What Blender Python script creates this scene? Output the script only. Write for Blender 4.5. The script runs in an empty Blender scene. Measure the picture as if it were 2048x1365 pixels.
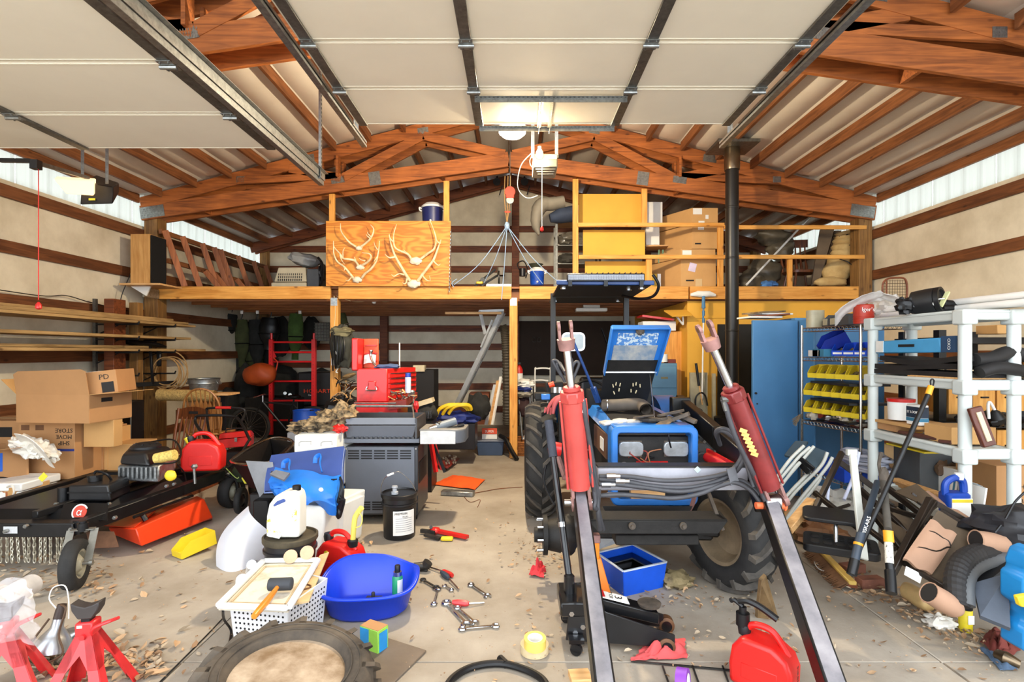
import bpy,math,random
from mathutils import Vector as V,Matrix,noise,Euler
# ---------------------------------------------------------------- camera, sky, sun, exposure
SC=bpy.context.scene
COL=SC.collection
FPX,CX,CY,H=1070.0,1031.0,705.0,1.6
cd=bpy.data.cameras.new('camera');cam=bpy.data.objects.new('camera',cd);COL.objects.link(cam)
cam.location=(0,0,H);cam.rotation_euler=(math.pi/2,0,0)
cd.sensor_width=36;cd.lens=36*FPX/2048;cd.shift_x=-7/2048;cd.shift_y=22.5/2048
cd.clip_start=.05;SC.camera=cam
SC.view_settings.view_transform='Standard';SC.view_settings.look='None'
SC.view_settings.exposure=0.46;SC.view_settings.gamma=1;SC.view_settings.use_curve_mapping=False
w=bpy.data.worlds.new('sky');SC.world=w;w.use_nodes=True
bgn=w.node_tree.nodes['Background'];bgn.inputs[0].default_value=(0.86,0.93,1.0,1);bgn.inputs[1].default_value=3.9
def lamp(name,loc,power,color,size):
    l=bpy.data.lights.new(name,'POINT');l.energy=power;l.color=color;l.shadow_soft_size=size
    o=bpy.data.objects.new(name,l);o.location=loc;COL.objects.link(o);return o
lamp('ceiling_lamp_light',(-.03,5.05,3.57),420,(1,.83,.58),.07)
lamp('opener_bulb_light',(.215,4.72,3.33),7,(1,.74,.42),.03)
# ---------------------------------------------------------------- helpers
R=random.Random(7)
def at(x,y,Y):return V(((x-CX)*Y/FPX,Y,H-(y-CY)*Y/FPX))
def fl(x,y,z=0.0):
    Y=(H-z)*FPX/(y-CY);return V(((x-CX)*Y/FPX,Y,z))
X3,Y3,Z3=V((1,0,0)),V((0,1,0)),V((0,0,1))
def rotm(rot):
    if rot is None:return Matrix.Identity(3)
    if isinstance(rot,(int,float)):return Matrix.Rotation(rot,3,'Z')
    if isinstance(rot,Matrix):return rot
    return Euler(rot).to_matrix()
def basis(d,up=Z3):
    """columns: x = along d, y = sideways, z = up-ish"""
    x=V(d).normalized();u=V(up)
    if abs(x.dot(u)) >.98:u=Y3 if abs(x.dot(Y3)) <.9 else X3
    y=u.cross(x).normalized();z=x.cross(y)
    return Matrix((x,y,z)).transposed()
def spline(pts,k=6,closed=False):
    pts=[V(p) for p in pts];n=len(pts);out=[]
    if n <3:return pts
    for i in range(n if closed else n-1):
        g=lambda j:pts[j % n] if closed else pts[max(0,min(n-1,j))]
        a,b,c,d=g(i-1),g(i),g(i+1),g(i+2)
        for s in range(k):
            t=s/k
            out.append(.5*((2*b)+(c-a)*t+(2*a-5*b+4*c-d)*t*t+(3*b-a-3*c+d)*t**3))
    if not closed:out.append(pts[-1])
    return out
OFF={}
class G:
    def __init__(s):s.v=[];s.f=[];s.mi=[];s.m=0
    def add(s,vs,fs):
        n=len(s.v);s.v +=[V(p) for p in vs]
        for f in fs:s.f.append(tuple(i+n for i in f));s.mi.append(s.m)
        return s
    def box(s,c,size,rot=None):
        M=rotm(rot);c=V(c);a,b,d=[q/2 for q in size]
        vs=[c+M@V((x*a,y*b,z*d)) for x in (-1,1) for y in (-1,1) for z in (-1,1)]
        return s.add(vs,[(0,1,3,2),(4,6,7,5),(0,4,5,1),(2,3,7,6),(0,2,6,4),(1,5,7,3)])
    def mm(s,x0,x1,y0,y1,z0,z1):return s.box(((x0+x1)/2,(y0+y1)/2,(z0+z1)/2),(abs(x1-x0),abs(y1-y0),abs(z1-z0)))
    def hexa(s,b4,t4):
        return s.add(list(b4)+list(t4),[(3,2,1,0),(4,5,6,7),(0,1,5,4),(1,2,6,5),(2,3,7,6),(3,0,4,7)])
    def bar(s,p0,p1,w,h,up=Z3):
        p0,p1=V(p0),V(p1);return s.box((p0+p1)/2,((p1-p0).length,w,h),basis(p1-p0,up))
    def cyl(s,p0,p1,r0,r1=None,n=16,caps=True):
        return s.rings([p0,p1],[r0,r0 if r1 is None else r1],n,caps)
    def rings(s,pts,rs,n=10,caps=True,closed=False,sq=1.0):
        pts=[V(p) for p in pts];k=len(pts);base=len(s.v);vs=[]
        d=(pts[1]-pts[0]).normalized();B=basis(d);y,z=B.col[1].copy(),B.col[2].copy()
        for i in range(k):
            if closed:t=pts[(i+1) % k]-pts[i-1]
            else:t=pts[min(i+1,k-1)]-pts[max(i-1,0)]
            if t.length <1e-9:t=d
            t.normalize();y=(y-t*y.dot(t));y.normalize();z=t.cross(y)
            r=rs[i] if hasattr(rs,'__len__') else rs
            for j in range(n):
                a=2*math.pi*j/n;vs.append(pts[i]+y*math.cos(a)*r+z*math.sin(a)*r*sq)
        fs=[]
        for i in range(k if closed else k-1):
            for j in range(n):
                a,b=i*n+j,i*n+(j+1) % n;c,e=((i+1) % k)*n+(j+1) % n,((i+1) % k)*n+j
                fs.append((a,b,c,e))
        if caps and not closed:fs.append(tuple(range(n))[::-1]);fs.append(tuple((k-1)*n+j for j in range(n)))
        return s.add(vs,fs)
    def tube(s,pts,r,n=8,closed=False,k=6):
        p=spline(pts,k,closed) if k else [V(q) for q in pts]
        return s.rings(p,r,n,True,closed)
    def lathe(s,prof,c=(0,0,0),axis=Z3,n=24,sx=1,sy=1,rot=None,a0=0,a1=2*math.pi):
        B=basis(axis);ax,u,v=B.col[0],B.col[1],B.col[2]
        if V(axis).normalized() == Z3:ax,u,v=Z3,X3,Y3
        M=rotm(rot);c=V(c);full=abs(a1-a0-2*math.pi) <1e-6;m=n if full else n+1
        vs=[]
        for r,z in prof:
            for j in range(m):
                a=a0+(a1-a0)*j/n;vs.append(c+M@(ax*z+u*math.cos(a)*r*sx+v*math.sin(a)*r*sy))
        fs=[]
        for i in range(len(prof)-1):
            for j in range(n if full else n):
                j2=(j+1) % m if full else j+1
                fs.append((i*m+j,i*m+j2,(i+1)*m+j2,(i+1)*m+j))
        if full:
            if prof[0] == prof[-1]:return s.add(vs,fs)
            if prof[0][0] >1e-4:fs.append(tuple(range(n))[::-1])
            if prof[-1][0] >1e-4:fs.append(tuple((len(prof)-1)*m+j for j in range(n)))
        return s.add(vs,fs)
    def shell(s,prof,t,**k):
        inner=[(max(r-t,.0005),z+(t if i == 0 else 0)) for i,(r,z) in enumerate(prof)][::-1]
        return s.lathe([(.0001,prof[0][1])]+list(prof)+inner+[(.0001,prof[0][1]+t)],**k)
    def prism(s,poly,t,o=(0,0,0),M=None):
        M=M or Matrix.Identity(3);o=V(o);n=len(poly)
        vs=[o+M@V((x,y,-t/2)) for x,y in poly]+[o+M@V((x,y,t/2)) for x,y in poly]
        return s.add(vs,[tuple(range(n))[::-1],tuple(range(n,2*n))]+[(i,(i+1) % n,n+(i+1) % n,n+i) for i in range(n)])
    def poly3(s,pts,t):
        pts=[V(p) for p in pts];n=len(pts)
        nm=V((0,0,0))
        for i in range(n):nm +=(pts[i]-pts[0]).cross(pts[(i+1) % n]-pts[0])
        nm.normalize();vs=[p-nm*t/2 for p in pts]+[p+nm*t/2 for p in pts]
        return s.add(vs,[tuple(range(n))[::-1],tuple(range(n,2*n))]+[(i,(i+1) % n,n+(i+1) % n,n+i) for i in range(n)])
    def sheet(s,fn,nu,nv,t=.003,closed=False):
        P=[[V(fn(i/nu,j/nv)) for j in range(nv+1)] for i in range(nu+1)]
        N=[]
        for i in range(nu+1):
            r=[]
            for j in range(nv+1):
                a=P[min(i+1,nu)][j]-P[max(i-1,0)][j];b=P[i][min(j+1,nv)]-P[i][max(j-1,0)]
                q=a.cross(b);r.append(q.normalized() if q.length >1e-12 else Z3)
            N.append(r)
        m=nv+1;K=(nu+1)*m
        vs=[P[i][j]+N[i][j]*t/2 for i in range(nu+1) for j in range(m)]+[P[i][j]-N[i][j]*t/2 for i in range(nu+1) for j in range(m)]
        fs=[]
        for i in range(nu):
            for j in range(nv):
                a,b,c,d=i*m+j,(i+1)*m+j,(i+1)*m+j+1,i*m+j+1
                fs +=[(a,b,c,d),(K+d,K+c,K+b,K+a)]
        for i in range(nu):
            fs +=[(K+i*m,K+(i+1)*m,(i+1)*m,i*m),(i*m+nv,(i+1)*m+nv,K+(i+1)*m+nv,K+i*m+nv)]
        for j in range(nv):
            fs +=[(j,j+1,K+j+1,K+j),(K+nu*m+j,K+nu*m+j+1,nu*m+j+1,nu*m+j)]
        return s.add(vs,fs)
    def blob(s,c,size,amp=.2,fr=3.0,seed=0,nu=20,nv=12,rot=None,flat=None):
        M=rotm(rot);c=V(c);vs=[];fs=[]
        for i in range(nv+1):
            th=math.pi*i/nv
            for j in range(nu):
                ph=2*math.pi*j/nu;d=V((math.sin(th)*math.cos(ph),math.sin(th)*math.sin(ph),math.cos(th)))
                k=1+amp*noise.noise(d*fr+V((seed*7.3,seed,0)))*2+amp*.22*noise.noise(d*fr*3+V((0,seed*3.1,5)))*2
                p=V((d.x*size[0]/2,d.y*size[1]/2,d.z*size[2]/2))*k
                if flat is not None:p.z=max(p.z,flat)
                vs.append(c+M@p)
        for i in range(nv):
            for j in range(nu):fs.append((i*nu+j,(i+1)*nu+j,(i+1)*nu+(j+1) % nu,i*nu+(j+1) % nu))
        return s.add(vs,fs)
    def rbox(s,c,size,r,rot=None,n=4):
        a,b=size[0]/2-r,size[1]/2-r;poly=[]
        for q,(sx,sy) in enumerate(((1,1),(-1,1),(-1,-1),(1,-1))):
            for i in range(n+1):
                t=math.pi/2*(q+i/n);poly.append((sx*a+r*math.cos(t),sy*b+r*math.sin(t)))
        return s.prism(poly,size[2],c,rotm(rot))
    def build(s,name,mat,parent=None,smooth=None,bevel=0,label=None,kind=None,seg=1):
        me=bpy.data.meshes.new(name)
        off=V((0,0,0));p=parent
        while p is not None:
            if p.name in OFF:off=OFF[p.name];break
            p=p.parent
        me.from_pydata([tuple(q-off) for q in s.v],[],s.f)
        mats=mat if isinstance(mat,(list,tuple)) else [mat]
        for m in mats:me.materials.append(m)
        if len(mats) >1:me.polygons.foreach_set('material_index',s.mi)
        if smooth is not False:
            me.polygons.foreach_set('use_smooth',[True]*len(me.polygons))
            try:me.set_sharp_from_angle(angle=math.radians(smooth or 35))
            except Exception:pass
        me.update()
        o=bpy.data.objects.new(name,me);COL.objects.link(o)
        if parent is not None:o.parent=parent
        if bevel:
            b=o.modifiers.new('bevel','BEVEL');b.width=bevel;b.segments=seg;b.limit_method='ANGLE';b.angle_limit=math.radians(40)
        if label:o['label']=label
        if kind:o['kind']=kind
        return o
def tag(o,label,cat,group=None):
    o['label']=label;o['category']=cat
    if group:o['group']=group
    return o
def thing(name,label,cat,loc=(0,0,0),rz=0,group=None):
    o=bpy.data.objects.new(name,None);COL.objects.link(o);o.empty_display_size=.05
    o.location=V(loc);o.rotation_euler=rz if isinstance(rz,(tuple,list,Euler)) else (0,0,rz)
    return tag(o,label,cat,group)
def wthing(name,label,cat,loc=(0,0,0),group=None):
    o=thing(name,label,cat,loc,0,group);OFF[o.name]=V(loc);return o
def dup(root,loc,rz=0,label=None,group=None):
    r=root.copy();COL.objects.link(r);r.location=V(loc)
    r.rotation_euler=rz if isinstance(rz,(tuple,list)) else (0,0,rz)
    if label:r['label']=label
    if group:r['group']=group
    for ch in list(root.children):
        c=ch.copy();COL.objects.link(c);c.parent=r
        for g in list(ch.children):
            d=g.copy();COL.objects.link(d);d.parent=c
    return r
def struct(o):o['kind']='structure';return o
def text(s,parent,loc,size,M,mat,name='lettering',ext=.0006,align='CENTER',sx=1.0):
    cu=bpy.data.curves.new(name,'FONT');cu.body=s;cu.size=size;cu.extrude=ext
    cu.align_x=align;cu.align_y='CENTER';cu.materials.append(mat);cu.resolution_u=2
    tmp=bpy.data.objects.new('tmp',cu)
    me=bpy.data.meshes.new_from_object(tmp);bpy.data.objects.remove(tmp);bpy.data.curves.remove(cu)
    o=bpy.data.objects.new(name,me);COL.objects.link(o)
    off=V((0,0,0));p=parent
    while p is not None:
        if p.name in OFF:off=OFF[p.name];break
        p=p.parent
    o.parent=parent
    T=M.to_4x4();T.translation=V(loc)-off
    o.matrix_local=T @ Matrix.Diagonal((sx,1,1,1))
    return o
FRONT=Matrix(((1,0,0),(0,0,-1),(0,1,0)))
def face(nx,ny,nz=0,up=Z3):
    n=V((nx,ny,nz)).normalized();x=V(up).cross(n).normalized();y=n.cross(x)
    return Matrix((x,y,n)).transposed()
# ---------------------------------------------------------------- materials
MC={}
def mat(name,col,rough=.6,metal=0,var=.12,sc=6,bump=.0,col2=None,bsc=None,coat=0,alpha=1,trans=0,emit=0,thr=None,spec=None):
    if name in MC:return MC[name]
    m=bpy.data.materials.new(name);m.use_nodes=True;nt=m.node_tree;N,L=nt.nodes,nt.links
    b=N['Principled BSDF'];MC[name]=m
    c=tuple((q/255)**2.2 for q in col)+(1,)
    tc=N.new('ShaderNodeTexCoord')
    if var or col2:
        nz=N.new('ShaderNodeTexNoise');nz.inputs['Scale'].default_value=sc;nz.inputs['Detail'].default_value=6;nz.inputs['Roughness'].default_value=.62
        L.new(tc.outputs['Object'],nz.inputs['Vector'])
        cr=N.new('ShaderNodeValToRGB')
        a,z=(.32,.68) if thr is None else thr
        cr.color_ramp.elements[0].position=a;cr.color_ramp.elements[1].position=z
        if col2:c2=tuple((q/255)**2.2 for q in col2)+(1,)
        else:c2=tuple(min(1,q*(1+var*1.3)) for q in c[:3])+(1,);c=tuple(q*(1-var*1.5) for q in c[:3])+(1,)
        cr.color_ramp.elements[0].color=c;cr.color_ramp.elements[1].color=c2
        L.new(nz.outputs['Fac'],cr.inputs['Fac']);L.new(cr.outputs['Color'],b.inputs['Base Color'])
    else:b.inputs['Base Color'].default_value=c
    b.inputs['Roughness'].default_value=rough;b.inputs['Metallic'].default_value=metal
    if coat:b.inputs['Coat Weight'].default_value=coat
    if spec is not None:b.inputs['Specular IOR Level'].default_value=spec
    if trans:b.inputs['Transmission Weight'].default_value=trans
    if alpha <1:b.inputs['Alpha'].default_value=alpha
    if emit:b.inputs['Emission Color'].default_value=c;b.inputs['Emission Strength'].default_value=emit
    if bump:
        n2=N.new('ShaderNodeTexNoise');n2.inputs['Scale'].default_value=bsc or sc*6;n2.inputs['Detail'].default_value=5
        L.new(tc.outputs['Object'],n2.inputs['Vector'])
        bp=N.new('ShaderNodeBump');bp.inputs['Strength'].default_value=bump;bp.inputs['Distance'].default_value=.01
        L.new(n2.outputs['Fac'],bp.inputs['Height']);L.new(bp.outputs['Normal'],b.inputs['Normal'])
    return m
def wood(name,dark,light,ax='X',rough=.62,sc=5,dist=1.2,knots=True,fine=26,w1=.62):
    if name in MC:return MC[name]
    m=bpy.data.materials.new(name);m.use_nodes=True;nt=m.node_tree;N,L=nt.nodes,nt.links;MC[name]=m
    b=N['Principled BSDF'];b.inputs['Roughness'].default_value=rough
    tc=N.new('ShaderNodeTexCoord');mp=N.new('ShaderNodeMapping')
    s={'X':(.07,1,1),'Y':(1,.07,1),'Z':(1,1,.07)}[ax];mp.inputs['Scale'].default_value=s
    L.new(tc.outputs['Object'],mp.inputs['Vector'])
    n1=N.new('ShaderNodeTexNoise');n1.inputs['Scale'].default_value=fine;n1.inputs['Detail'].default_value=7;n1.inputs['Distortion'].default_value=dist
    L.new(mp.outputs['Vector'],n1.inputs['Vector'])
    n2=N.new('ShaderNodeTexNoise');n2.inputs['Scale'].default_value=1.7;n2.inputs['Detail'].default_value=4
    L.new(tc.outputs['Object'],n2.inputs['Vector'])
    mx=N.new('ShaderNodeMath');mx.operation='MULTIPLY_ADD';mx.inputs[1].default_value=.62
    L.new(n1.outputs['Fac'],mx.inputs[0])
    m3=N.new('ShaderNodeMath');m3.operation='MULTIPLY';m3.inputs[1].default_value=.38;L.new(n2.outputs['Fac'],m3.inputs[0]);L.new(m3.outputs[0],mx.inputs[2])
    cr=N.new('ShaderNodeValToRGB');f=lambda c:tuple((q/255)**2.2 for q in c)+(1,)
    cr.color_ramp.elements[0].position=.38;cr.color_ramp.elements[1].position=.62
    cr.color_ramp.elements[0].color=f(dark);cr.color_ramp.elements[1].color=f(light)
    L.new(mx.outputs[0],cr.inputs['Fac']);out=cr.outputs['Color']
    if knots:
        mp2=N.new('ShaderNodeMapping');mp2.inputs['Scale'].default_value={'X':(.45,1,1),'Y':(1,.45,1),'Z':(1,1,.45)}[ax]
        L.new(tc.outputs['Object'],mp2.inputs['Vector'])
        vo=N.new('ShaderNodeTexVoronoi');vo.inputs['Scale'].default_value=7;L.new(mp2.outputs['Vector'],vo.inputs['Vector'])
        k=N.new('ShaderNodeValToRGB');k.color_ramp.elements[0].position=.05;k.color_ramp.elements[1].position=.13
        k.color_ramp.elements[0].color=(.25,.18,.12,1);k.color_ramp.elements[1].color=(1,1,1,1)
        L.new(vo.outputs['Distance'],k.inputs['Fac'])
        mm=N.new('ShaderNodeMix');mm.data_type='RGBA';mm.blend_type='MULTIPLY';mm.inputs[0].default_value=.8
        L.new(out,mm.inputs[6]);L.new(k.outputs['Color'],mm.inputs[7]);out=mm.outputs[2]
    L.new(out,b.inputs['Base Color'])
    bp=N.new('ShaderNodeBump');bp.inputs['Strength'].default_value=.15;bp.inputs['Distance'].default_value=.004
    L.new(n1.outputs['Fac'],bp.inputs['Height']);L.new(bp.outputs['Normal'],b.inputs['Normal'])
    return m
def ply(name,dark,light):
    m=bpy.data.materials.new(name);m.use_nodes=True;nt=m.node_tree;N,L=nt.nodes,nt.links;MC[name]=m
    b=N['Principled BSDF'];b.inputs['Roughness'].default_value=.5
    tc=N.new('ShaderNodeTexCoord');mp=N.new('ShaderNodeMapping');mp.inputs['Scale'].default_value=(.55,1,2.6)
    L.new(tc.outputs['Object'],mp.inputs['Vector'])
    n=N.new('ShaderNodeTexNoise');n.inputs['Scale'].default_value=1.5;n.inputs['Detail'].default_value=2;L.new(mp.outputs['Vector'],n.inputs['Vector'])
    mu=N.new('ShaderNodeMath');mu.operation='MULTIPLY';mu.inputs[1].default_value=85;L.new(n.outputs['Fac'],mu.inputs[0])
    si=N.new('ShaderNodeMath');si.operation='SINE';L.new(mu.outputs[0],si.inputs[0])
    cr=N.new('ShaderNodeValToRGB');f=lambda c:tuple((q/255)**2.2 for q in c)+(1,)
    cr.color_ramp.elements[0].position=0;cr.color_ramp.elements[1].position=.8
    ma=N.new('ShaderNodeMath');ma.operation='MULTIPLY_ADD';ma.inputs[1].default_value=.5;ma.inputs[2].default_value=.5;L.new(si.outputs[0],ma.inputs[0])
    cr.color_ramp.elements[0].color=f(dark);cr.color_ramp.elements[1].color=f(light);L.new(ma.outputs[0],cr.inputs['Fac'])
    L.new(cr.outputs['Color'],b.inputs['Base Color']);return m
W_truss=wood('truss_lumber',(120,66,30),(180,104,50),'X')
W_dark=wood('old_brown_lumber',(84,42,20),(130,70,36),'X')
W_purl=wood('purlin_lumber',(100,60,34),(146,92,54),'Y')
W_girtY=wood('girt_lumber',(86,50,28),(124,76,44),'Y')
W_post=wood('post_lumber',(108,76,42),(160,118,66),'Z')
W_loft=wood('loft_pine',(196,128,50),(232,168,84),'X')
W_loftz=wood('loft_pine_upright',(196,128,50),(232,168,84),'Z')
W_joist=wood('joist_lumber',(118,70,36),(160,100,54),'X')
W_gray=wood('weathered_board',(132,104,66),(184,150,100),'Y')
W_tan=wood('tan_board',(190,140,86),(222,176,120),'X')
PLY=ply('fir_plywood',(190,112,36),(218,144,56))
OCHRE=mat('ochre_painted_panel',(226,168,62),.7,var=.06,sc=1.2)
GALV=mat('galvanised_steel',(150,152,150),.35,.85,var=.18,sc=30)
GALVD=mat('dull_galvanised_steel',(112,112,108),.45,.8,var=.2,sc=24)
STEEL=mat('bright_steel',(190,192,195),.22,1,var=.05)
DSTEEL=mat('dark_steel',(64,62,60),.5,.6,var=.3,sc=12,bump=.1)
INSUL=mat('white_insulation_facing',(222,212,198),.5,var=.05,sc=1.3,bump=.25,bsc=2.2)
WALLI=mat('stained_wall_insulation',(196,184,158),.55,col2=(228,218,194),sc=1.4,thr=(.3,.6),bump=.35,bsc=2.5)
DOORM=mat('door_panel_paint',(242,236,218),.55,var=.02,sc=2)
BLACK=mat('black_plastic',(28,28,30),.45,var=.2,sc=8)
MATB=mat('matte_black_steel',(24,24,26),.42,.2,var=.3,sc=9)
RUB=mat('tyre_rubber',(38,37,36),.8,var=.35,sc=7,bump=.15)
CARD=mat('cardboard',(176,130,86),.85,var=.05,sc=3)
CARDL=mat('light_cardboard',(198,152,96),.85,var=.05,sc=3)
WHITE=mat('white_plastic',(232,232,228),.45,var=.03)
RED=mat('red_paint',(196,36,34),.38,var=.12,sc=9,coat=.2)
LABEL=mat('white_label',(232,230,224),.6,var=.02)
INK=mat('black_ink',(28,26,26),.7,var=0)
CONC=mat('concrete',(140,128,112),.8,col2=(172,161,146),sc=1.6,thr=(.3,.66),bump=.12,bsc=60)
# ---------------------------------------------------------------- shell of the barn
XL,XR,XC=-5.62,5.40,-0.1
SL=.265
def zc(x):return 3.92+SL*(5.5-abs(x-XC))
YB=11.75

floor=struct(G().mm(-9,9,-9,12.4,-.30,-.06).build('floor',mat('gravel_base',(96,88,78),.9)))
xs=[-9,-5.7,-1.72,2.2,5.7,9];ys=[-9,-1.0,2.76,6.5,10.2,12.4]
for i in range(5):
    for j in range(5):
        G().mm(xs[i]+.004,xs[i+1]-.004,ys[j]+.004,ys[j+1]-.004,-.08,0).build('slab',CONC,floor,bevel=.004)

def side_wall(nm,x,sg):
    w_=struct(G().mm(x,x+sg*.10,.5,YB+.1,0,3.50).build(nm,WALLI))
    for z in (.35,.95,1.55,2.17,2.76,3.37):
        G().mm(x-sg*.001,x-sg*.045,.5,YB,z-.07,z+.07).build('girt',W_girtY,w_,bevel=.003)
    for y0,y1 in ((8.28,YB-.1),(4.7,7.9)):
        pass

    tr=bpy.data.materials.get('translucent_panel')
    if tr is None:
        tr=bpy.data.materials.new('translucent_panel');tr.use_nodes=True;N,L=tr.node_tree.nodes,tr.node_tree.links
        d=N.new('ShaderNodeBsdfTranslucent');d.inputs[0].default_value=(.56,.57,.54,1)
        e=N.new('ShaderNodeBsdfDiffuse');e.inputs[0].default_value=(.72,.72,.68,1)
        mx=N.new('ShaderNodeMixShader');mx.inputs[0].default_value=.22
        L.new(d.outputs[0],mx.inputs[1]);L.new(e.outputs[0],mx.inputs[2]);L.new(mx.outputs[0],N['Material Output'].inputs['Surface'])
    y=.5
    while y <YB-.2:
        y1=min(y+.92,YB)
        def fn(u,v,y=y,y1=y1):
            yy=y+.004+(y1-y-.008)*u;ph=((yy-.5) % .23)/.23
            rib=.019 if ph <.14 or ph >.86 else (.004 if .40 <ph <.6 else 0)
            return (x+sg*.03-sg*rib,yy,3.44+.62*v)
        G().sheet(fn,48,1,.002).build('panel',tr,w_,smooth=False)
        y=y1
    return w_
wl=side_wall('wall_left',XL,-1);wr=side_wall('wall_right',XR,1)

bw=G();bw.prism([(XL,0),(XR,0),(XR,zc(XR)),(XC,zc(XC)),(XL,zc(XL))],.1,(0,YB+.05,0),FRONT)
bwall=struct(bw.build('wall_back',WALLI))
for z in (.35,.85,1.33,1.72,2.12,2.50,3.02,3.42,3.86,4.30):
    if z <3.5:a,b=XL,XR
    else:
        hw=max(.3,(zc(XC)-z)/SL-.2);a,b=max(XL,XC-hw),min(XR,XC+hw)
    G().mm(a,b,YB-.045,YB,z-.07,z+.07).build('girt',W_dark,bwall,bevel=.003)
for x in (-5.45,-2.85,0.0,2.85,5.2):
    G().mm(x-.08,x+.08,YB-.2,YB-.05,0,zc(x)-.1).build('post',W_post if abs(x) >5 else W_dark,bwall,bevel=.004)
for sg in (-1,1):
    xe=XL if sg <0 else XR
    for yy in (YB-.23,YB-.4):
        G().bar((xe,yy,zc(xe)-.11),(XC,yy,zc(XC)-.11),.04,.2).build('rafter',W_dark,bwall,bevel=.003)

roof=struct(G().mm(XC-.2,XC+.2,.4,YB+.2,zc(XC)+.22,zc(XC)+.24).build('ceiling',GALVD))
for sg in (-1,1):
    xe=XL-.15 if sg <0 else XR+.15
    p=[(xe,zc(xe)+.16),(XC,zc(XC)+.16),(XC,zc(XC)+.22),(xe,zc(xe)+.22)]
    o_=G().prism(p,YB,(0,YB/2+.3,0),FRONT);o_.build('roof_deck',GALVD,roof)
    n=11;span=abs(xe-XC);st=span/n
    for i in range(n+1):
        xa=XC+sg*st*i
        for (y0,y1) in ((.4,4.28),(4.62,7.93),(8.29,YB-.3)):
            if i >0 or sg >0:
                x_=xa if i <n else xe-sg*.18
                G().bar((x_,y0,zc(x_)-.045),(x_,y1,zc(x_)-.045),.042,.13).build('purlin',W_purl,roof,bevel=.003)
    for i in range(n):
        x0,x1=XC+sg*st*i,XC+sg*st*(i+1)
        for (y0,y1) in ((.4,4.4),(4.4,8.1),(8.1,YB)):
            def fn(u,v,x0=x0,x1=x1,y0=y0,y1=y1):
                x=x0+(x1-x0)*u;e=min(v,1-v)*(y1-y0)
                sag=.075*math.sin(math.pi*u)*min(1,e/.25)+.012*noise.noise(V((x*4,v*9,3)))
                return (x,y0+(y1-y0)*v,zc(x)+.075-sag)
            G().sheet(fn,8,18,.01).build('insulation_strip',INSUL,roof,smooth=60)

def truss(nm,y,lab,nearest):
    t=wthing(nm,lab,'roof truss',(XC,y,3.6))
    zb=lambda x:3.68+.147*(5.5-abs(x-XC))
    for k,yy in enumerate((y,y+.26)):
        for sg in (-1,1):
            xe=(XL+.02) if sg <0 else (XR-.02)
            G().bar((xe,yy,zc(xe)-.10),(XC,yy,zc(XC)-.10),.04,.185).build('top_chord',W_truss,t,bevel=.003)
            G().bar((xe,yy+.003,zb(xe)),(XC,yy+.003,zb(XC)),.04,.22).build('bottom_chord',W_truss,t,bevel=.003)
            X=lambda q:XC+sg*q
            for (a,b) in (((1.28,zc(X(1.28))-.2),(2.48,zb(X(2.48))+.08)),((1.28,zc(X(1.28))-.2),(.06,zb(X(.06))+.08)),
                           ((2.5,zb(X(2.5))+.08),(3.28,zc(X(3.28))-.16)),((2.55,zb(X(2.55))+.1),(2.55,zc(X(2.55))-.18)),
                           ((2.55,4.24),(4.05,4.16))):
                G().bar((X(a[0]),yy+.006*sg,a[1]),(X(b[0]),yy+.006*sg,b[1]),.036,.1 if b[0] == 4.05 else .13).build('web',W_truss,t,bevel=.003)
    def plate(x,z,w_,h_,ang=0):
        g=G();g.box((x,y-.023,z),(w_,.002,h_),(0,-ang,0))
        for i in range(int(w_/.022)):
            for j in range(int(h_/.03)):
                g.box(V((x,y-.0255,z))+Euler((0,-ang,0)).to_matrix()@V((-w_/2+.012+i*.022,0,-h_/2+.016+j*.03)),(.007,.004,.018),(0,-ang,0))
        g.build('nail_plate',GALV,t,smooth=False)
    for sg in (-1,1):
        a=-sg*math.atan(.147)
        xe=XL+.2 if sg <0 else XR-.22
        plate(xe,zc(xe)-.27,.36,.17,a)
        if y >5:plate(XC+sg*2.0,zb(XC+sg*2.0),.17,.2,a)
        plate(XC+sg*2.55,zb(XC+sg*2.55)+.06,.2,.1,a)
        plate(XC+sg*1.28,zc(XC+sg*1.28)-.13,.16,.09,a);plate(XC+sg*4.0,4.18,.12,.09,0)
        plate(XC+sg*3.0,zc(XC+sg*3.0)-.09,.2,.11,a)
        for q in (1.0,2.55,3.4,4.6):
            G().box((XC+sg*q,y+.13,zb(XC+sg*q)-.03),(.04,.22,.14)).build('blocking',W_truss,t)
    return t
truss('roof_truss',8.0,'orange stained scissor truss standing above the front edge of the loft',0)
truss('roof_truss',4.33,'nearest scissor truss, crossing above the raised overhead doors',1)

def barn_post(x,y,lab,z=3.8,m=None,w_=.16):
    o=G().mm(x-w_/2,x+w_/2,y+.02,y+.24,0,z).build('wall_post',m or W_post,bevel=.005);tag(o,lab,'post');return o
barn_post(-5.47,8.0,'weathered square post under the left end of the loft truss',3.62,w_=.2)
barn_post(5.25,8.0,'square post under the right end of the loft truss, behind the steel shelving',3.62,w_=.2)
barn_post(-5.47,4.35,'square post at the left wall under the nearest truss',3.62)
barn_post(5.25,4.35,'square post at the right wall under the nearest truss',3.62)
barn_post(-5.30,6.95,'dark brown post carrying the brackets of the lumber rack',2.30,W_dark,.13)
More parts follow.
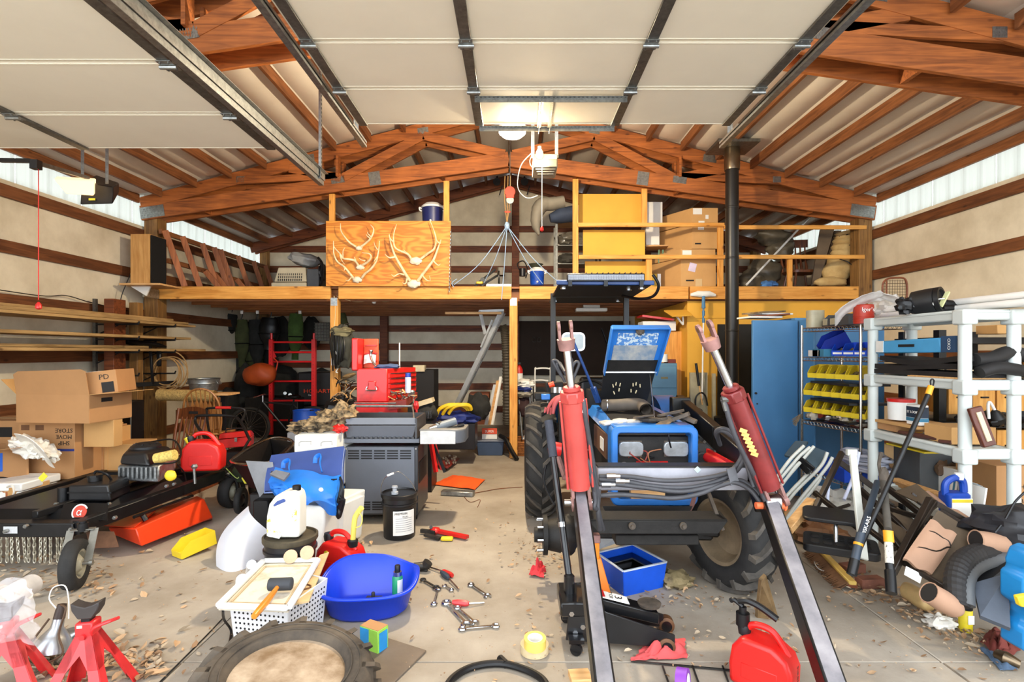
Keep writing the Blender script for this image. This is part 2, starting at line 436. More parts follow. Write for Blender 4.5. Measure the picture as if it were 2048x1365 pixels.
# ---------------------------------------------------------------- loft
loft=wthing('loft','storage loft deck of pine framing across the back of the barn','loft',(0,8.1,2.4))
YF=8.08
for a,b in ((-5.36,-2.78),(-2.66,-.06),(.06,2.6),(2.62,5.2)):
    G().mm(a,b,YF-.05,YF,2.40,2.59).build('rim_beam',W_loft,loft,bevel=.004)
for i in range(7):
    y=YF+.12+i*.55
    G().mm(-5.3,5.2,y,y+.04,2.38,2.56).build('joist',W_joist,loft,bevel=.002)
for i in range(3):
    for j in range(5):
        x0=XL+.1+j*2.18
        G().mm(x0+.002,min(x0+2.17,XR),YF+.001+i*1.22,min(YF+1.218+i*1.22,YB-.05),2.56,2.59).build('deck_panel',W_joist,loft)
for x,nm in ((-2.73,'left'),(-.03,'centre')):
    G().mm(x-.06,x+.06,YF-.03,YF+.09,0,2.42).build('post',W_loftz,loft,bevel=.004)
    g=G();g.box((x,YF-.034,2.36),(.10,.004,.12));g.cyl((x,YF-.04,2.36),(x,YF-.03,2.36),.018,n=8);g.build('post_bracket',GALV,loft)
def stud(x,z0,z1,y=YF-.02,w_=.085,d=.04):
    G().mm(x-w_/2,x+w_/2,y-d/2,y+d/2,z0,z1).build('railing_post',W_loftz,loft,bevel=.003)
def px(x,Y=8.05):return (x-CX)*Y/FPX
def pz(y,Y=8.05):return H-(y-CY)*Y/FPX
stud(px(664),pz(445),pz(388));stud(px(893),pz(578),pz(362));stud(px(1151),pz(578),pz(358))
stud(px(1290),pz(453),pz(376),YF+.02);stud(px(1298),pz(578),pz(516));stud(px(1441),pz(578),pz(452));stud(px(1580),pz(578),pz(518),YF-.02,.07);stud(px(1724),pz(578),pz(452))
for (x0,x1,y) in ((1155,1447,451),(1447,1730,456),(1157,1726,515)):
    a,b=px(x0),px(x1);z=pz(y)
    G().mm(a,b,YF-.075,YF-.042,z-.03,z+.03).build('railing_board',W_loft,loft,bevel=.003)

pb=G().mm(px(653,7.98),px(902,7.98),7.955,7.975,pz(573,7.98),pz(443,7.98)).build('plywood_board',PLY,bevel=.002)
tag(pb,'fir plywood board on the loft rail with antlers hung on it','board')
for (x0,x1,y0,y1,Y,lab) in ((1158,1288,388,452,8.38,'ochre sheet standing on top at the back of the loft rail'),(1166,1290,460,513,8.34,'ochre sheet framed between the two loft rails'),(1170,1292,523,574,8.3,'ochre sheet on the loft floor behind the tractor light bar')):
    g=G().mm(px(x0,Y),px(x1,Y),Y,Y+.02,pz(y1,Y) if y1 <570 else 2.592,pz(y0,Y));tag(g.build('painted_sheet',OCHRE,bevel=.002),lab,'panel')

part_=struct(G().mm(2.66,5.36,8.16,8.20,0,2.38).build('wall_partition',OCHRE))
G().mm(2.62,2.66,8.16,YB,0,2.38).build('side_panel',OCHRE,part_)
G().mm(2.66,5.36,8.145,8.16,2.12,2.15).build('trim_board',OCHRE,part_)
g=G().mm(.02,2.5,YB-.10,YB-.07,1.1,2.28);struct(g.build('trim_1',mat('dark_pegboard',(52,38,28),.8,var=.1)))
# ---------------------------------------------------------------- overhead doors, raised
def overhead(lab,x0,x1,z,yb,secs,struts,nm='overhead_door'):
    t=wthing(nm,lab,'garage door',((x0+x1)/2,yb,z))
    y=yb
    for k,s in enumerate(secs):
        ds=G().mm(x0,x1,y-s+.006,y-.006,z,z+.045).build('door_section',DOORM,t,bevel=.006)
        g=G();g.mm(x0+.01,x1-.01,y-s+.018,y-s+.026,z-.003,z)
        g.mm(x0+.01,x1-.01,y-.03,y-.022,z-.003,z);g.build('section_rib',DOORM,ds)
        for xs_ in struts:
            G().mm(xs_-.035,xs_+.035,y-s+.02,y-.02,z-.018,z).build('stile',GALVD,ds,bevel=.002)
            if k <len(secs)-1:
                g=G();g.box((xs_,y-s,z-.022),(.085,.11,.006));g.cyl((xs_-.05,y-s,z-.032),(xs_+.05,y-s,z-.032),.013,n=10)
                for dx in (-.025,.025):
                    for dy in (-.04,.04):g.cyl((xs_+dx,y-s+dy,z-.034),(xs_+dx,y-s+dy,z-.02),.006,n=6)
                g.build('hinge',GALV,ds)
        y -= s
    return t
def track(lab,x,z,y0,y1,sg,hangers=()):
    t=wthing('door_track',lab,'door track',(x,y1,z))
    g=G()
    for (a,b,w_,h_) in ((0,.0,.003,.055),(.022,.027,.045,.003),(.022,-.027,.045,.003),(.045,.018,.003,.02),(.045,-.018,.003,.02)):
        g.box((x+sg*a,(y0+y1)/2,z+b),(w_,y1-y0,h_))
    g.build('rail',GALV,t)
    g=G();g.box((x-sg*.012,(y0+y1)/2,z+.05),(.003,y1-y0,.07));g.box((x-sg*.03,(y0+y1)/2,z+.085),(.036,y1-y0,.003));g.build('angle',GALV,t)
    for (yy,top) in hangers:
        g=G();g.box((x-sg*.03,yy,(z+top)/2),(.004,.036,top-z));g.box((x-sg*.015,yy+.018,(z+top)/2),(.034,.004,top-z))
        for i in range(int((top-z)/.04)):g.m=1;g.box((x-sg*.033,yy,z+.03+i*.04),(.003,.008,.02));g.m=0
        g.build('hanger',[GALV,BLACK],t)
    return t
DZ,DB=3.556,4.60
overhead('wide raised overhead door above the tractor, pale sections with dark steel stiles',-1.36,1.86,DZ,DB,(.64,.60,.60,.60,.60),(-1.30,-.31,.85,1.80))
LZ,LB=3.30,4.47
overhead('raised overhead door at the upper left, pale with one diagonal dark seam',-5.15,-1.99,LZ,LB,(.66,.68,.68,.68,.68),(-5.1,-3.58,-2.03))
track('left galvanised track of the wide overhead door',-1.43,DZ-.02,.8,4.98,1,((4.85,4.4),))
track('right galvanised track of the wide overhead door',1.95,DZ-.02,.8,5.0,-1,((4.9,4.3),))
track('galvanised track along the right edge of the upper left door',-1.90,LZ-.02,.6,5.30,-1,((5.15,4.6),))


op=wthing('door_opener','garage door opener with a bare bulb hanging behind the wide door','door opener',(.22,5.0,3.4))
def perf(g,p0,p1,w_=.034):
    p0,p1=V(p0),V(p1);g.m=0;g.bar(p0,p1,w_,.003);d=(p1-p0);n=int(d.length/.032)
    g.bar(p0+V((0,.016,-.016)),p1+V((0,.016,-.016)),.003,w_)
    g.m=1
    for i in range(n):g.box(p0+d*((i+.5)/n)+V((0,0,-.0022)),(.014,.008,.001),basis(d))
    g.m=0
g=G()
for yy in (4.05,4.585):perf(g,(-.31,yy,DZ-.022),(.85,yy,DZ-.022))
g.build('angle_frame',[GALV,BLACK],op)
g=G();perf(g,(.20,4.02,DZ-.03),(.20,4.62,DZ-.03));perf(g,(.29,4.02,DZ-.03),(.29,4.62,DZ-.03));g.build('centre_angle',[GALV,BLACK],op)
g=G()
for x in (.16,.38):
    for i in (0,):g.bar((x,4.95,3.40),(x,4.95,4.2),.03,.003)
g.build('hanger',GALV,op)
g=G();g.box((.27,4.98,3.33),(.22,.30,.13));g.build('motor_housing',mat('taupe_housing',(150,136,116),.5),op,bevel=.012,seg=2)
g=G()
for i in range(4):g.box((.27,4.82,3.27-i*.022),(.2-.02*i,.02,.010))
g.build('vent_slat',GALVD,op)
BULB=mat('lit_bulb',(255,226,170),.4,var=0,emit=5)
G().lathe([(.001,-.05),(.02,-.045),(.032,-.02),(.03,.01),(.014,.04),(.013,.06)],(.215,4.78,3.38),n=16).build('bulb',BULB,op)
G().box((.33,4.815,3.36),(.08,.002,.04)).build('label',LABEL,op)
g=G();g.tube([(.16,4.85,3.42),(.05,4.86,3.30),(.02,4.85,3.10),(.10,4.85,3.0),(.2,4.85,3.02)],.004,6);g.tube([(.17,4.85,3.42),(.13,4.85,3.34),(.15,4.85,3.28),(.2,4.86,3.3)],.003,6);g.build('cable',WHITE,op)
g=G();x_=(1084-CX)*4.8/FPX;g.cyl((x_,4.8,3.3),(x_,4.8,pz(455,4.8)),.003,n=6);g.build('pull_cord',WHITE,op)
G().lathe([(.004,.02),(.014,.005),(.016,-.02),(.006,-.028)],(x_,4.8,pz(457,4.8)),n=12).build('cord_handle',RED,op)

cl=wthing('ceiling_lamp','glowing round lamp just behind the edge of the wide raised door','lamp',(-.03,5.0,3.7))
G().lathe([(.10,.06),(.13,.03),(.135,.0)],(-.03,5.05,3.70),n=28).build('canopy',WHITE,cl)
G().lathe([(.13,0),(.125,-.03),(.09,-.06),(.04,-.08),(.001,-.085)],(-.03,5.05,3.70),n=28).build('glass_bowl',mat('lit_glass',(255,240,210),.3,var=0,emit=9),cl)
G().mm(-.07,.01,5.03,5.07,3.74,4.9).build('mounting_board',W_dark,cl)

lo=wthing('door_opener','black garage door opener with a lit amber lens at the upper left','door opener',(-3.9,4.9,3.0))
a=at(170,352,5.0)
def q(x,y,Y):return at(x,y,Y)
g=G();g.hexa([q(160,410,5.0),q(226,408,5.0),q(238,386,5.35),q(188,386,5.35)],[q(164,364,5.0),q(227,374,5.0),q(238,366,5.35),q(192,350,5.35)]);g.build('motor_housing',BLACK,lo,bevel=.008)
g=G();g.hexa([q(132,388,4.9),q(188,392,4.9),q(192,386,5.1),q(140,384,5.1)],[q(107,357,4.9),q(188,361,4.9),q(192,357,5.1),q(112,353,5.1)]);g.build('lamp_lens',mat('lit_amber_lens',(255,214,160),.4,var=0,emit=1.1),lo,bevel=.012,seg=2)
G().bar(q(60,322,4.2),q(176,356,5.0),.03,.03).build('rail',GALVD,lo)
g=G();g.bar(q(0,321,4.25),q(62,322,4.2),.03,.03);g.box(q(72,330,4.2),(.06,.05,.07));g.build('trolley',BLACK,lo)
for (x0,y0,y1) in ((165,300,352),(214,300,368)):
    g=G();g.bar(q(x0,y1,5.1),q(x0,y0-60,5.1),.03,.004,Y3);g.build('hanger',GALV,lo)
G().cyl(q(77,335,4.2),q(77,600,4.2),.0035,n=6).build('pull_cord',RED,lo)
G().lathe([(.006,.03),(.02,.01),(.022,-.02),(.008,-.03)],q(77,612,4.2),n=12).build('cord_handle',RED,lo)
G().box(q(184,399,4.99),(.06,.004,.02)).build('label',mat('yellow_label',(226,214,60),.6,var=0),lo)
# ---------------------------------------------------------------- left side
def pb_(g,x0,x1,y0,y1,Y,d,dz=0):
    a=at(x0,y1,Y);b=at(x1,y0,Y);return g.mm(a.x,b.x,Y,Y+d,a.z,b.z)
def W(nm,lab,cat,x,y,Y,group=None):return wthing(nm,lab,cat,at(x,y,Y),group)

def plank(lab,y0,y1,x0,x1,z0,z1,m=None,grp=None,yaw=0):
    o=G().box(((x0+x1)/2,(y0+y1)/2,(z0+z1)/2),(x1-x0,y1-y0,z1-z0),yaw).build('plank',m or W_gray,bevel=.003)
    return tag(o,lab,'plank',grp)
for i,(a,b,c,d) in enumerate(((-5.46,-5.22,8.25,0),(-5.2,-4.96,8.3,0),(-5.44,-5.2,8.0,1),(-5.18,-4.98,8.15,1),(-5.4,-5.05,7.9,2))):
    plank(('lower wall-side plank','lower aisle-side plank','second-layer wall-side plank','second-layer aisle-side plank','uppermost wide plank')[i]+' of the bundle on the top lumber rack arms',2.4,c,a,b,1.985+d*.036,2.018+d*.036,None,'planks on the top rack arms')
for i,(a,b,c) in enumerate(((-5.44,-5.2,8.3),(-5.18,-4.97,8.2))):
    plank(('wall-side','aisle-side')[i]+' weathered plank on the middle arms of the left lumber rack',2.6,c,a,b,1.79,1.825,None,'planks on the middle rack arms')
for i,(a,b,c) in enumerate(((-5.42,-5.2,8.85),(-5.17,-4.98,8.6),(-5.38,-5.2,7.6))):
    plank(('longest wall-side','aisle-side','short upper')[i]+' weathered plank on the lowest arms of the left lumber rack',2.6,c,a,b,1.615+(i == 2)*.04,1.65+(i == 2)*.04,None,'planks on the lowest rack arms')
rk=wthing('lumber_rack','steel rack arms on the left wall posts holding long weathered planks','rack',(-5.4,6.9,1.2))
for yy in (7.0,7.75,3.9):
    G().mm(-5.52,-5.48,yy-.02,yy+.02,.9,2.3).build('upright',GALVD,rk)
    for z in (1.975,1.78,1.605,1.3):
        g=G();g.bar((-5.5,yy,z-.01),(-4.93,yy,z-.006),.022,.022);g.bar((-5.5,yy,z-.16),(-5.2,yy,z-.02),.01,.014);g.cyl((-4.94,yy,z-.01),(-4.92,yy,z+.03),.01,n=8);g.build('arm',MATB,rk)
g=G();g.mm(-5.42,-5.30,7.5,7.62,.0,2.3);tag(g.build('wall_post',W_post,bevel=.004),'short weathered post standing in front of the left lumber rack','post')
bg=W('rifle_bag','soft black bag lying across the lowest rack arms','bag',290,690,7.6)
g=G();g.rings(spline([at(240,683,7.3),at(270,686,7.4),at(300,688,7.6),at(330,694,7.8)]),[.03,.05,.06,.07,.08,.085,.085,.08,.08,.08,.08,.08,.08,.08,.075,.07,.06,.05,.04][:19],10,sq=.45);g.build('body',MATB,bg,smooth=60)
g=G();g.tube([at(256,684,7.3),at(262,674,7.3),at(272,676,7.35),at(276,686,7.4)],.012,6);g.build('handle',MATB,bg)
cw=W('rope_coil','tan rope coil hanging on the left post above the wooden chairs','rope',335,742,7.7)
g=G();c=at(335,743,7.7)
for k in range(6):
    r=.19+.012*k;cc=c+V((R.uniform(-.04,.06),R.uniform(-.04,.04),R.uniform(-.05,.03)))
    g.tube([cc+V((r*math.cos(t*math.pi/6),.015*k,r*1.05*math.sin(t*math.pi/6))) for t in range(12)],.009,6,True,3)
g.build('coil',mat('tan_rope',(160,124,78),.8),cw)
G().box(c+V((-.12,0,.2)),(.06,.04,.26)).build('wrap',MATB,cw,bevel=.01)
g=G();b0,b1=at(232,772,7.2),at(352,766,7.9);g.bar(b0,b1,.05,.06);g.bar(at(300,690,7.6),at(306,770,7.6),.03,.03);g.bar(b1,b1+V((-.2,.05,-.12)),.02,.02)
tag(g.build('bracket_bar',MATB,bevel=.003),'black steel bar bracket under the hanging rope coil','bracket')

g=G().mm(-5.50,-4.93,7.42,7.92,2.535,2.56);sh=wthing('corner_shelf','small plywood shelf on the left loft post under the speaker','shelf',(-5.2,7.7,2.54));g.build('board',W_tan,sh,bevel=.002)
G().prism([(-5.46,2.535),(-5.18,2.535),(-5.24,2.40)],.02,(0,7.60,0),FRONT).build('bracket',WHITE,sh)
G().mm(-5.37,-5.34,7.7,8.02,2.4,2.535).build('support',GALV,sh)
sp=wthing('loudspeaker','oak veneered loudspeaker with black cloth front on the corner shelf','speaker',(-5.27,7.6,2.56))
G().mm(-5.40,-5.13,7.50,7.84,2.562,3.26).build('cabinet',wood('oak_veneer',(172,120,62),(206,156,94),'Z',knots=False),sp,bevel=.004)
G().mm(-5.128,-5.108,7.51,7.83,2.575,3.25).build('grille',mat('speaker_cloth',(20,19,18),.95,var=.3,sc=90,bump=.2),sp,bevel=.006)
g=G();g.tube([(-5.34,7.62,3.0),(-5.44,7.5,2.6),(-5.5,7.45,2.3),(-5.45,7.5,2.1),(-5.46,7.5,1.95)],.006,6);tag(g.build('speaker_wire',MATB),'black wire drooping from the speaker down the left wall','wire')
g=G();g.tube([(-5.55,5.0,2.30),(-5.55,6.2,2.26),(-5.55,6.6,2.3),(-5.55,7.0,2.25),(-5.55,7.9,2.17)],.006,6);tag(g.build('wall_cable',MATB),'thin black cable tacked along the left wall girt','cable')

fr=wthing('leaning_studs','ladder-like brown stud frame leaning along the left edge of the loft','frame',(-5.2,9.5,2.6))
WS=wood('brown_stud',(120,66,34),(170,100,54),'Z')
G().bar((-5.28,7.95,3.40),(-5.28,11.3,3.40),.04,.07).build('rail',W_purl,fr)
G().bar((-5.2,8.0,2.97),(-5.2,11.4,2.94),.04,.07).build('rail',W_purl,fr)
for i,y in enumerate((8.0,8.42,8.95,9.3,9.5,10.1,10.7,11.2)):
    G().bar((-5.24,y,3.42),(-5.02,y+.12,2.6),.04,.085).build('stud',WS,fr,bevel=.002)
for i,y in enumerate((8.9,9.15,9.9,10.3)):
    G().bar((-5.16,y,2.95),(-4.9,y+.08,2.6),.04,.085).build('stud',WS,fr,bevel=.002)
# ---------------- cardboard
TAPE=mat('packing_tape',(206,176,128),.35,var=.03)
def flap(g,a,b,out,t=.004):g.poly3([a,b,V(b)+V(out),V(a)+V(out)],t)
def cbox(lab,x0,x1,y0,y1,z0,z1,yaw=0,tape=True,m=None,opn=False,tilt=0,nm='cardboard_box'):
    c=V(((x0+x1)/2,(y0+y1)/2,z0));a,b,h=(x1-x0)/2,(y1-y0)/2,z1-z0
    t=thing(nm,lab,'box',c,(0,tilt,yaw));m=m or CARD
    if not opn:G().mm(-a,a,-b,b,0,h).build('body',m,t,bevel=.003)
    else:
        g=G();g.mm(-a,a,-b,b,0,.005)
        for s in (-1,1):g.mm(-a,a,s*b-.003,s*b+.003,.005,h);g.mm(s*a-.003,s*a+.003,-b+.003,b-.003,.005,h)
        g.build('body',m,t)
    if tape:G().mm(-a-.001,a+.001,-.03,.03,h-.001,h+.002).build('tape',TAPE,t)
    return t,a,b,h
t,a,b,h=cbox('big open moving box on top of the carton pile, flaps spread',-4.72,-3.98,5.05,5.55,.93,1.20,-.08,False,CARD,True)

g=G();g.poly3([(-a,-b,h),(a,-b,h),(a-.01,-b-.03,h+.22),(a-.05,-b-.035,h+.24),(-a+.05,-b-.035,h+.22),(-a+.0,-b-.03,h+.19)],.005);g.build('flap',CARD,t)
g=G();flap(g,(-a,b,h),(-a,-b,h),(-.16,0,.14));g.build('flap',CARDL,t)
g=G();flap(g,(a,-b,h),(a,b,h),(.24,0,.02));g.build('flap',CARDL,t)
G().mm(a-.001,a+.004,-b+.13,-b+.26,.19,.23).build('hand_hole',INK,t)
t,a,b,h=cbox('small carton marked PD tilted on the right of the big open box',-4.15,-3.86,5.1,5.5,1.20,1.42,.25,False,CARD,tilt=-.12)
text('PD',t,(a*.3,-b-.002,h*.72),.07,FRONT,INK)
G().mm(a*.1,a*.8,-b-.003,-b,h*.05,h*.5).build('printed_strip',INK,t);G().mm(-a*.8,a*.1,-b*.9,-b*.5,h,h+.002).build('label',LABEL,t)
t,a,b,h=cbox('carton printed SHIP MOVE STORE upside down, under the big open box',-4.85,-4.30,5.22,5.60,.36,.93,.0,False)
for i,s_ in enumerate(('SHIP','MOVE','STORE')):text(s_,t,(a*.62,-b-.002,h*.62+i*.062),.058,face(0,-1,0,V((0,0,-1))),INK)
G().mm(-a*.1,a*.98,-b-.002,-b,h*.48,h*.52).build('blue_stripe',mat('blue_ink',(44,56,130),.6),t)
for k in range(2):G().mm(-a*.9+k*.14,-a*.9+k*.14+.08,-b-.002,-b,h*.84,h*.93).build('printed_mark',mat('brown_ink',(110,76,50),.8),t)
t,a,b,h=cbox('carton with dark printed bands at the far left edge of the pile',-5.45,-4.87,5.3,5.75,.30,.92,0,True)
G().mm(-a*.95,a*.6,-b-.002,-b,h*.74,h*.9).build('printed_band',INK,t)
cbox('tan carton at the right of the carton pile, beneath the open box',-4.28,-3.98,5.3,5.42,.66,.93,0,True,CARDL)
g=G();t=wthing('flattened_carton','bundle of flattened cartons standing upright beside the printed cartons','cardboard',(-4.2,5.2,.3))
for k in range(5):G().mm(-4.44+k*.04,-4.405+k*.04,5.52+k*.012,5.9,.0,.86-.015*k).build('carton',CARD if k % 2 else CARDL,t)
t,a,b,h=cbox('carton marked 3A1 at the right end of the carton pile',-4.30,-3.98,5.58,5.95,.0,.64,.05,False,CARDL)
text('3A1',t,(a*.2,-b-.003,h*.5),.075,FRONT,INK)
cbox('low wide carton under the carton pile',-5.0,-4.40,5.25,5.7,.0,.29,0,True,CARDL)

t,a,b,h=cbox('open carton with blue tape and a curved arrow, crumpled white paper inside',-5.18,-4.72,4.82,5.25,.22,.70,-.55,False,CARD,True)
G().mm(-a-.004,a+.004,-b-.005,-b-.002,h-.045,h).build('blue_tape',mat('blue_tape',(40,96,200),.5),t)
G().mm(a+.002,a+.006,-.03,.03,h-.2,h-.03).build('blue_tape',MC['blue_tape'],t)
g=G();g.tube([(a+.006,-.13+.26*u,h*.35+.06*math.sin(math.pi*u)) for u in [i/8 for i in range(9)]],.006,6,k=2);g.build('arrow_print',INK,t)
g=G();flap(g,(a,-b,h),(a,b,h),(.22,0,.03));g.build('flap',CARD,t)
text('20',t,(-a*.7,-b-.004,h*.62),.05,FRONT,INK)
for k in range(5):G().mm(a*.55,a*.8,-b-.004,-b-.002,h*.25+k*.02,h*.25+k*.02+.01).build('printed_mark',INK,t)
PAPER=mat('crumpled_paper',(226,220,208),.8,var=.05,bump=.3,bsc=12)
wp=wthing('wrapping_paper','crumpled white packing paper spilling from the blue taped carton','paper',(-4.9,5.0,.7))
for k,(x,y,s) in enumerate(((62,895,.2),(82,900,.17),(100,908,.14),(42,888,.15))):
    G().blob(at(x,y,5.0),(s*1.2,s,s*.8),.35,2.2,k+3,rot=(0,.5,0)).build('crumple',PAPER,wp,smooth=20)
g=G();g.sheet(lambda u,v:at(28+60*u+22*v,868+36*u*u+30*v-10*math.sin(6*u)*v,4.78+.25*v),10,6,.004);g.build('loose_sheet',mat('foam_sheet',(236,232,222),.7),wp,smooth=50)
t,a,b,h=cbox('small carton with faint red printing beside a yellow tag',-4.62,-4.40,4.75,5.05,.24,.40,-.25,True,CARDL)
for k in range(3):G().mm(-a*.5+k*.04,-a*.5+k*.04+.02,-b-.002,-b,h*.2,h*.75).build('printed_mark',mat('red_ink',(168,96,60),.8),t)
g=G();g.box(at(86,955,4.68),(.07,.003,.05),(0,-.8,0));tg=g.build('yellow_tag',mat('yellow_label',(226,214,60),.6,var=0));tag(tg,'small yellow tag stuck on the carton with the curved arrow','tag')

t=wthing('picnic_cooler','white picnic cooler with rope handle at the far left edge','cooler',at(10,990,4.75))
g=G();pb_(g,-40,40,985,1062,4.75,.4);g.build('body',WHITE,t,bevel=.012,seg=2)
g=G();pb_(g,-42,42,968,984,4.74,.42);g.build('lid',WHITE,t,bevel=.012,seg=2)
g=G();g.tube([at(14,975,4.70),at(24,972,4.66),at(28,985,4.66),at(22,997,4.68)],.008,6);g.build('rope_handle',mat('rope_white',(214,208,196),.8),t)
# ---------------- wooden chairs
W_ch=wood('chair_maple',(132,84,42),(178,124,70),'Z',.35,knots=False);W_chd=wood('chair_walnut',(84,44,22),(132,74,38),'Z',.35,knots=False)
PR=[(.014,0),(.02,.03),(.013,.05),(.022,.09),(.024,.2),(.015,.24),(.024,.27),(.012,.3),(.018,.36),(.014,.43)]
def chair(lab,loc,rz,m,hoop):
    t=thing('wooden_chair',lab,'chair',loc,rz)
    g=G();g.rbox((0,0,.44),(.43,.42,.035),.12);g.build('seat',m,t,bevel=.01,seg=2)
    for sx in (-1,1):
        for sy in (-1,1):
            p0,p1=V((sx*.2,sy*.2,0)),V((sx*.14,sy*.14,.43));d=p1-p0
            g=G();g.rings([p0+d*(z/.43) for r,z in PR],[r for r,z in PR],10);g.build('leg',m,t)
        g=G();g.cyl((sx*.175,-.18,.17),(sx*.175,.18,.17),.011,n=8);g.build('stretcher',m,t)
    G().cyl((-.175,0,.17),(.175,0,.17),.011,n=8).build('stretcher',m,t)
    if hoop:
        P=[(-.19,.17,.45),(-.22,.2,.62),(-.2,.235,.85),(-.12,.26,.98),(0,.27,1.02),(.12,.26,.98),(.2,.235,.85),(.22,.2,.62),(.19,.17,.45)]
        G().tube(P,.014,8).build('hoop',m,t)
        for i in range(7):
            x=-.14+i*.0467;zt=1.01-abs(x)**2*4.5;p0,p1=V((x*.85,.17,.45)),V((x*1.15,.262,zt))
            g=G();ax=basis(p1-p0)
            pts=[];L=(p1-p0).length
            poly=[(0,-.006),(L*.35,-.007),(L*.6,-.022),(L*.68,-.022),(L*.78,-.006),(L,-.005),(L,.005),(L*.78,.006),(L*.68,.022),(L*.6,.022),(L*.35,.007),(0,.006)]
            Mx=Matrix((ax.col[0],X3-ax.col[0]*ax.col[0].x,Y3)).transposed();g.prism(poly,.008,p0,Mx);g.build('arrow_slat',m,t)
    else:
        for sx in (-1,1):
            G().rings([V((sx*.18,.17,.45)),V((sx*.19,.2,.6)),V((sx*.2,.25,.82)),V((sx*.2,.27,.92))],[.015,.02,.014,.016],10).build('back_post',m,t)
        for i in range(5):
            x=-.13+i*.065;G().rings([V((x,.17,.45)),V((x,.185,.52)),V((x,.2,.6)),V((x,.22,.7)),V((x,.25,.82))],[.009,.016,.009,.014,.008],8).build('spindle',m,t)
        g=G();g.sheet(lambda u,v:(-.23+.46*u,.262+.03*math.sin(math.pi*u),.79+.15*v*(.72+.28*math.sin(math.pi*u))),12,3,.02);g.build('crest_rail',m,t)
        G().box((0,.278,.87),(.12,.012,.03)).build('grip_slot',INK,t)
    return t
chair('maple hoop-back chair with arrow slats beside the carton pile',(-3.98,6.95,.12),.15+3.14,W_ch,True)
chair('dark spindle-back chair with a grip slot in its crest rail',(-3.95,6.2,.0),-.2,W_chd,False)
chair('second hoop-back chair, half hidden by the rolled mat',(-4.1,7.3,.08),2.9,W_ch,True)
tag(G().mm(-4.5,-3.6,5.95,7.6,.0,.10).build('pallet_board',W_dark),'low wooden platform under the hoop-back chairs','platform')

t=W('galvanised_tub','ribbed galvanised tub behind the hoop-back chairs','tub',408,785,7.6)
c=at(408,790,7.6);g=G();g.shell([(.155,-.04),(.17,.06),(.176,.065),(.175,.075),(.19,.16),(.198,.165),(.196,.175),(.205,.225),(.212,.23),(.205,.235)],.006,c=c,n=32);g.build('body',GALV,t)
for s in (-1,1):g=G();g.tube([c+V((s*.20,-.04,.2)),c+V((s*.225,-.04,.16)),c+V((s*.225,.04,.16)),c+V((s*.20,.04,.2))],.006,6);g.build('handle',GALV,t)
rm=G();a,b=at(318,790,6.9),at(430,793,6.9);rm.m=0;rm.rings([a,b],.075,20,False);rm.rings([b,a],.045,20,False)
t=W('rolled_mat','tan woven mat rolled up behind the hoop-back chair','mat',375,795,6.9)
rm.build('roll',mat('woven_tan',(170,140,84),.9,var=.3,sc=60,bump=.4,bsc=180),t)
g=G();sp_=[];
for k in range(30):r=.072-.0017*k;sp_.append(b+V((.001,r*math.cos(k*.7),r*math.sin(k*.7))))
g.tube(sp_,.004,4,k=1);g.build('spiral_end',mat('woven_dark',(120,90,50),.9),t)
tag(G().mm(at(372,0,6.95).x,at(415,0,6.95).x,6.95,7.3,.4,at(0,800,6.95).z).build('carton',CARD),'tall carton standing under the rolled mat','box')
tag(G().mm(at(372,0,6.95).x,at(415,0,6.95).x,6.95,7.3,0,.4).build('stool_box',W_dark),'dark wooden box under the tall carton','box')
t=wthing('work_stand','black folding work stand with a small wooden top','stand',(-3.75,7.0,0))
c=at(448,788,7.0)
G().box(c,(.26,.3,.025)).build('top_board',W_tan,t);G().box(c-V((0,0,.06)),(.06,.06,.1)).build('head',MATB,t)
G().mm(c.x-.02,c.x+.02,6.98,7.02,.1,c.z-.05).build('column',MATB,t)
for d in ((-.22,-.2),(.22,-.2),(0,.25)):G().bar((c.x,7.0,.5),(c.x+d[0],7.0+d[1],0.01),.03,.02).build('leg',MATB,t)

tag(G().mm(-4.46,-4.30,5.98,6.2,0,1.05).build('black_cabinet',MATB,bevel=.01),'narrow black cabinet behind the carton pile','cabinet')
# ---------------- brush mower
mo=wthing('brush_mower','black framed tow-behind brush mower with chain guard and orange side chute','mower',(-3.6,4.6,0))
ORG=mat('orange_paint',(228,66,30),.38,var=.08,sc=5,coat=.2)
G().mm(-4.30,-3.18,3.84,3.94,.27,.37).build('front_beam',MATB,mo,bevel=.006)
G().bar((-3.17,3.86,.33),(-2.97,5.42,.36),.07,.10).build('side_rail',MATB,mo,bevel=.006)
G().bar((-4.28,3.86,.33),(-4.16,5.42,.36),.07,.10).build('side_rail',MATB,mo,bevel=.006)
G().mm(-4.16,-2.97,5.36,5.44,.30,.40).build('rear_beam',MATB,mo,bevel=.006)
G().bar((-3.55,3.95,.40),(-3.35,5.4,.42),.05,.05).build('inner_rail',MATB,mo,bevel=.004)
G().hexa([V((-4.1,3.98,.30)),V((-3.3,3.98,.30)),V((-3.1,5.2,.30)),V((-4.05,5.2,.30))],[V((-4.05,4.1,.40)),V((-3.35,4.1,.40)),V((-3.2,5.15,.42)),V((-4.0,5.15,.42))]).build('deck',MATB,mo,bevel=.01)
p=[at(118,1042,4.0),at(215,1042,4.0),at(216,1008,4.15),at(128,1008,4.15)]
G().poly3(p,.008).build('front_shield',MATB,mo)
lg=G();c=at(163,1024,4.05);Mx=basis(X3);lg.lathe([(.001,.0),(.05,0),(.05,.004),(.001,.004)],c+V((0,-.012,0)),axis=V((0,-1,.3)),n=24);lg.build('badge',mat('badge_red',(190,60,40),.5,var=0),mo)
g=G();g.lathe([(.05,.004),(.06,.004),(.06,0),(.05,0)],c+V((0,-.014,0)),axis=V((0,-1,.3)),n=24,a0=.5,a1=4.2);g.build('badge_ring',LABEL,mo)
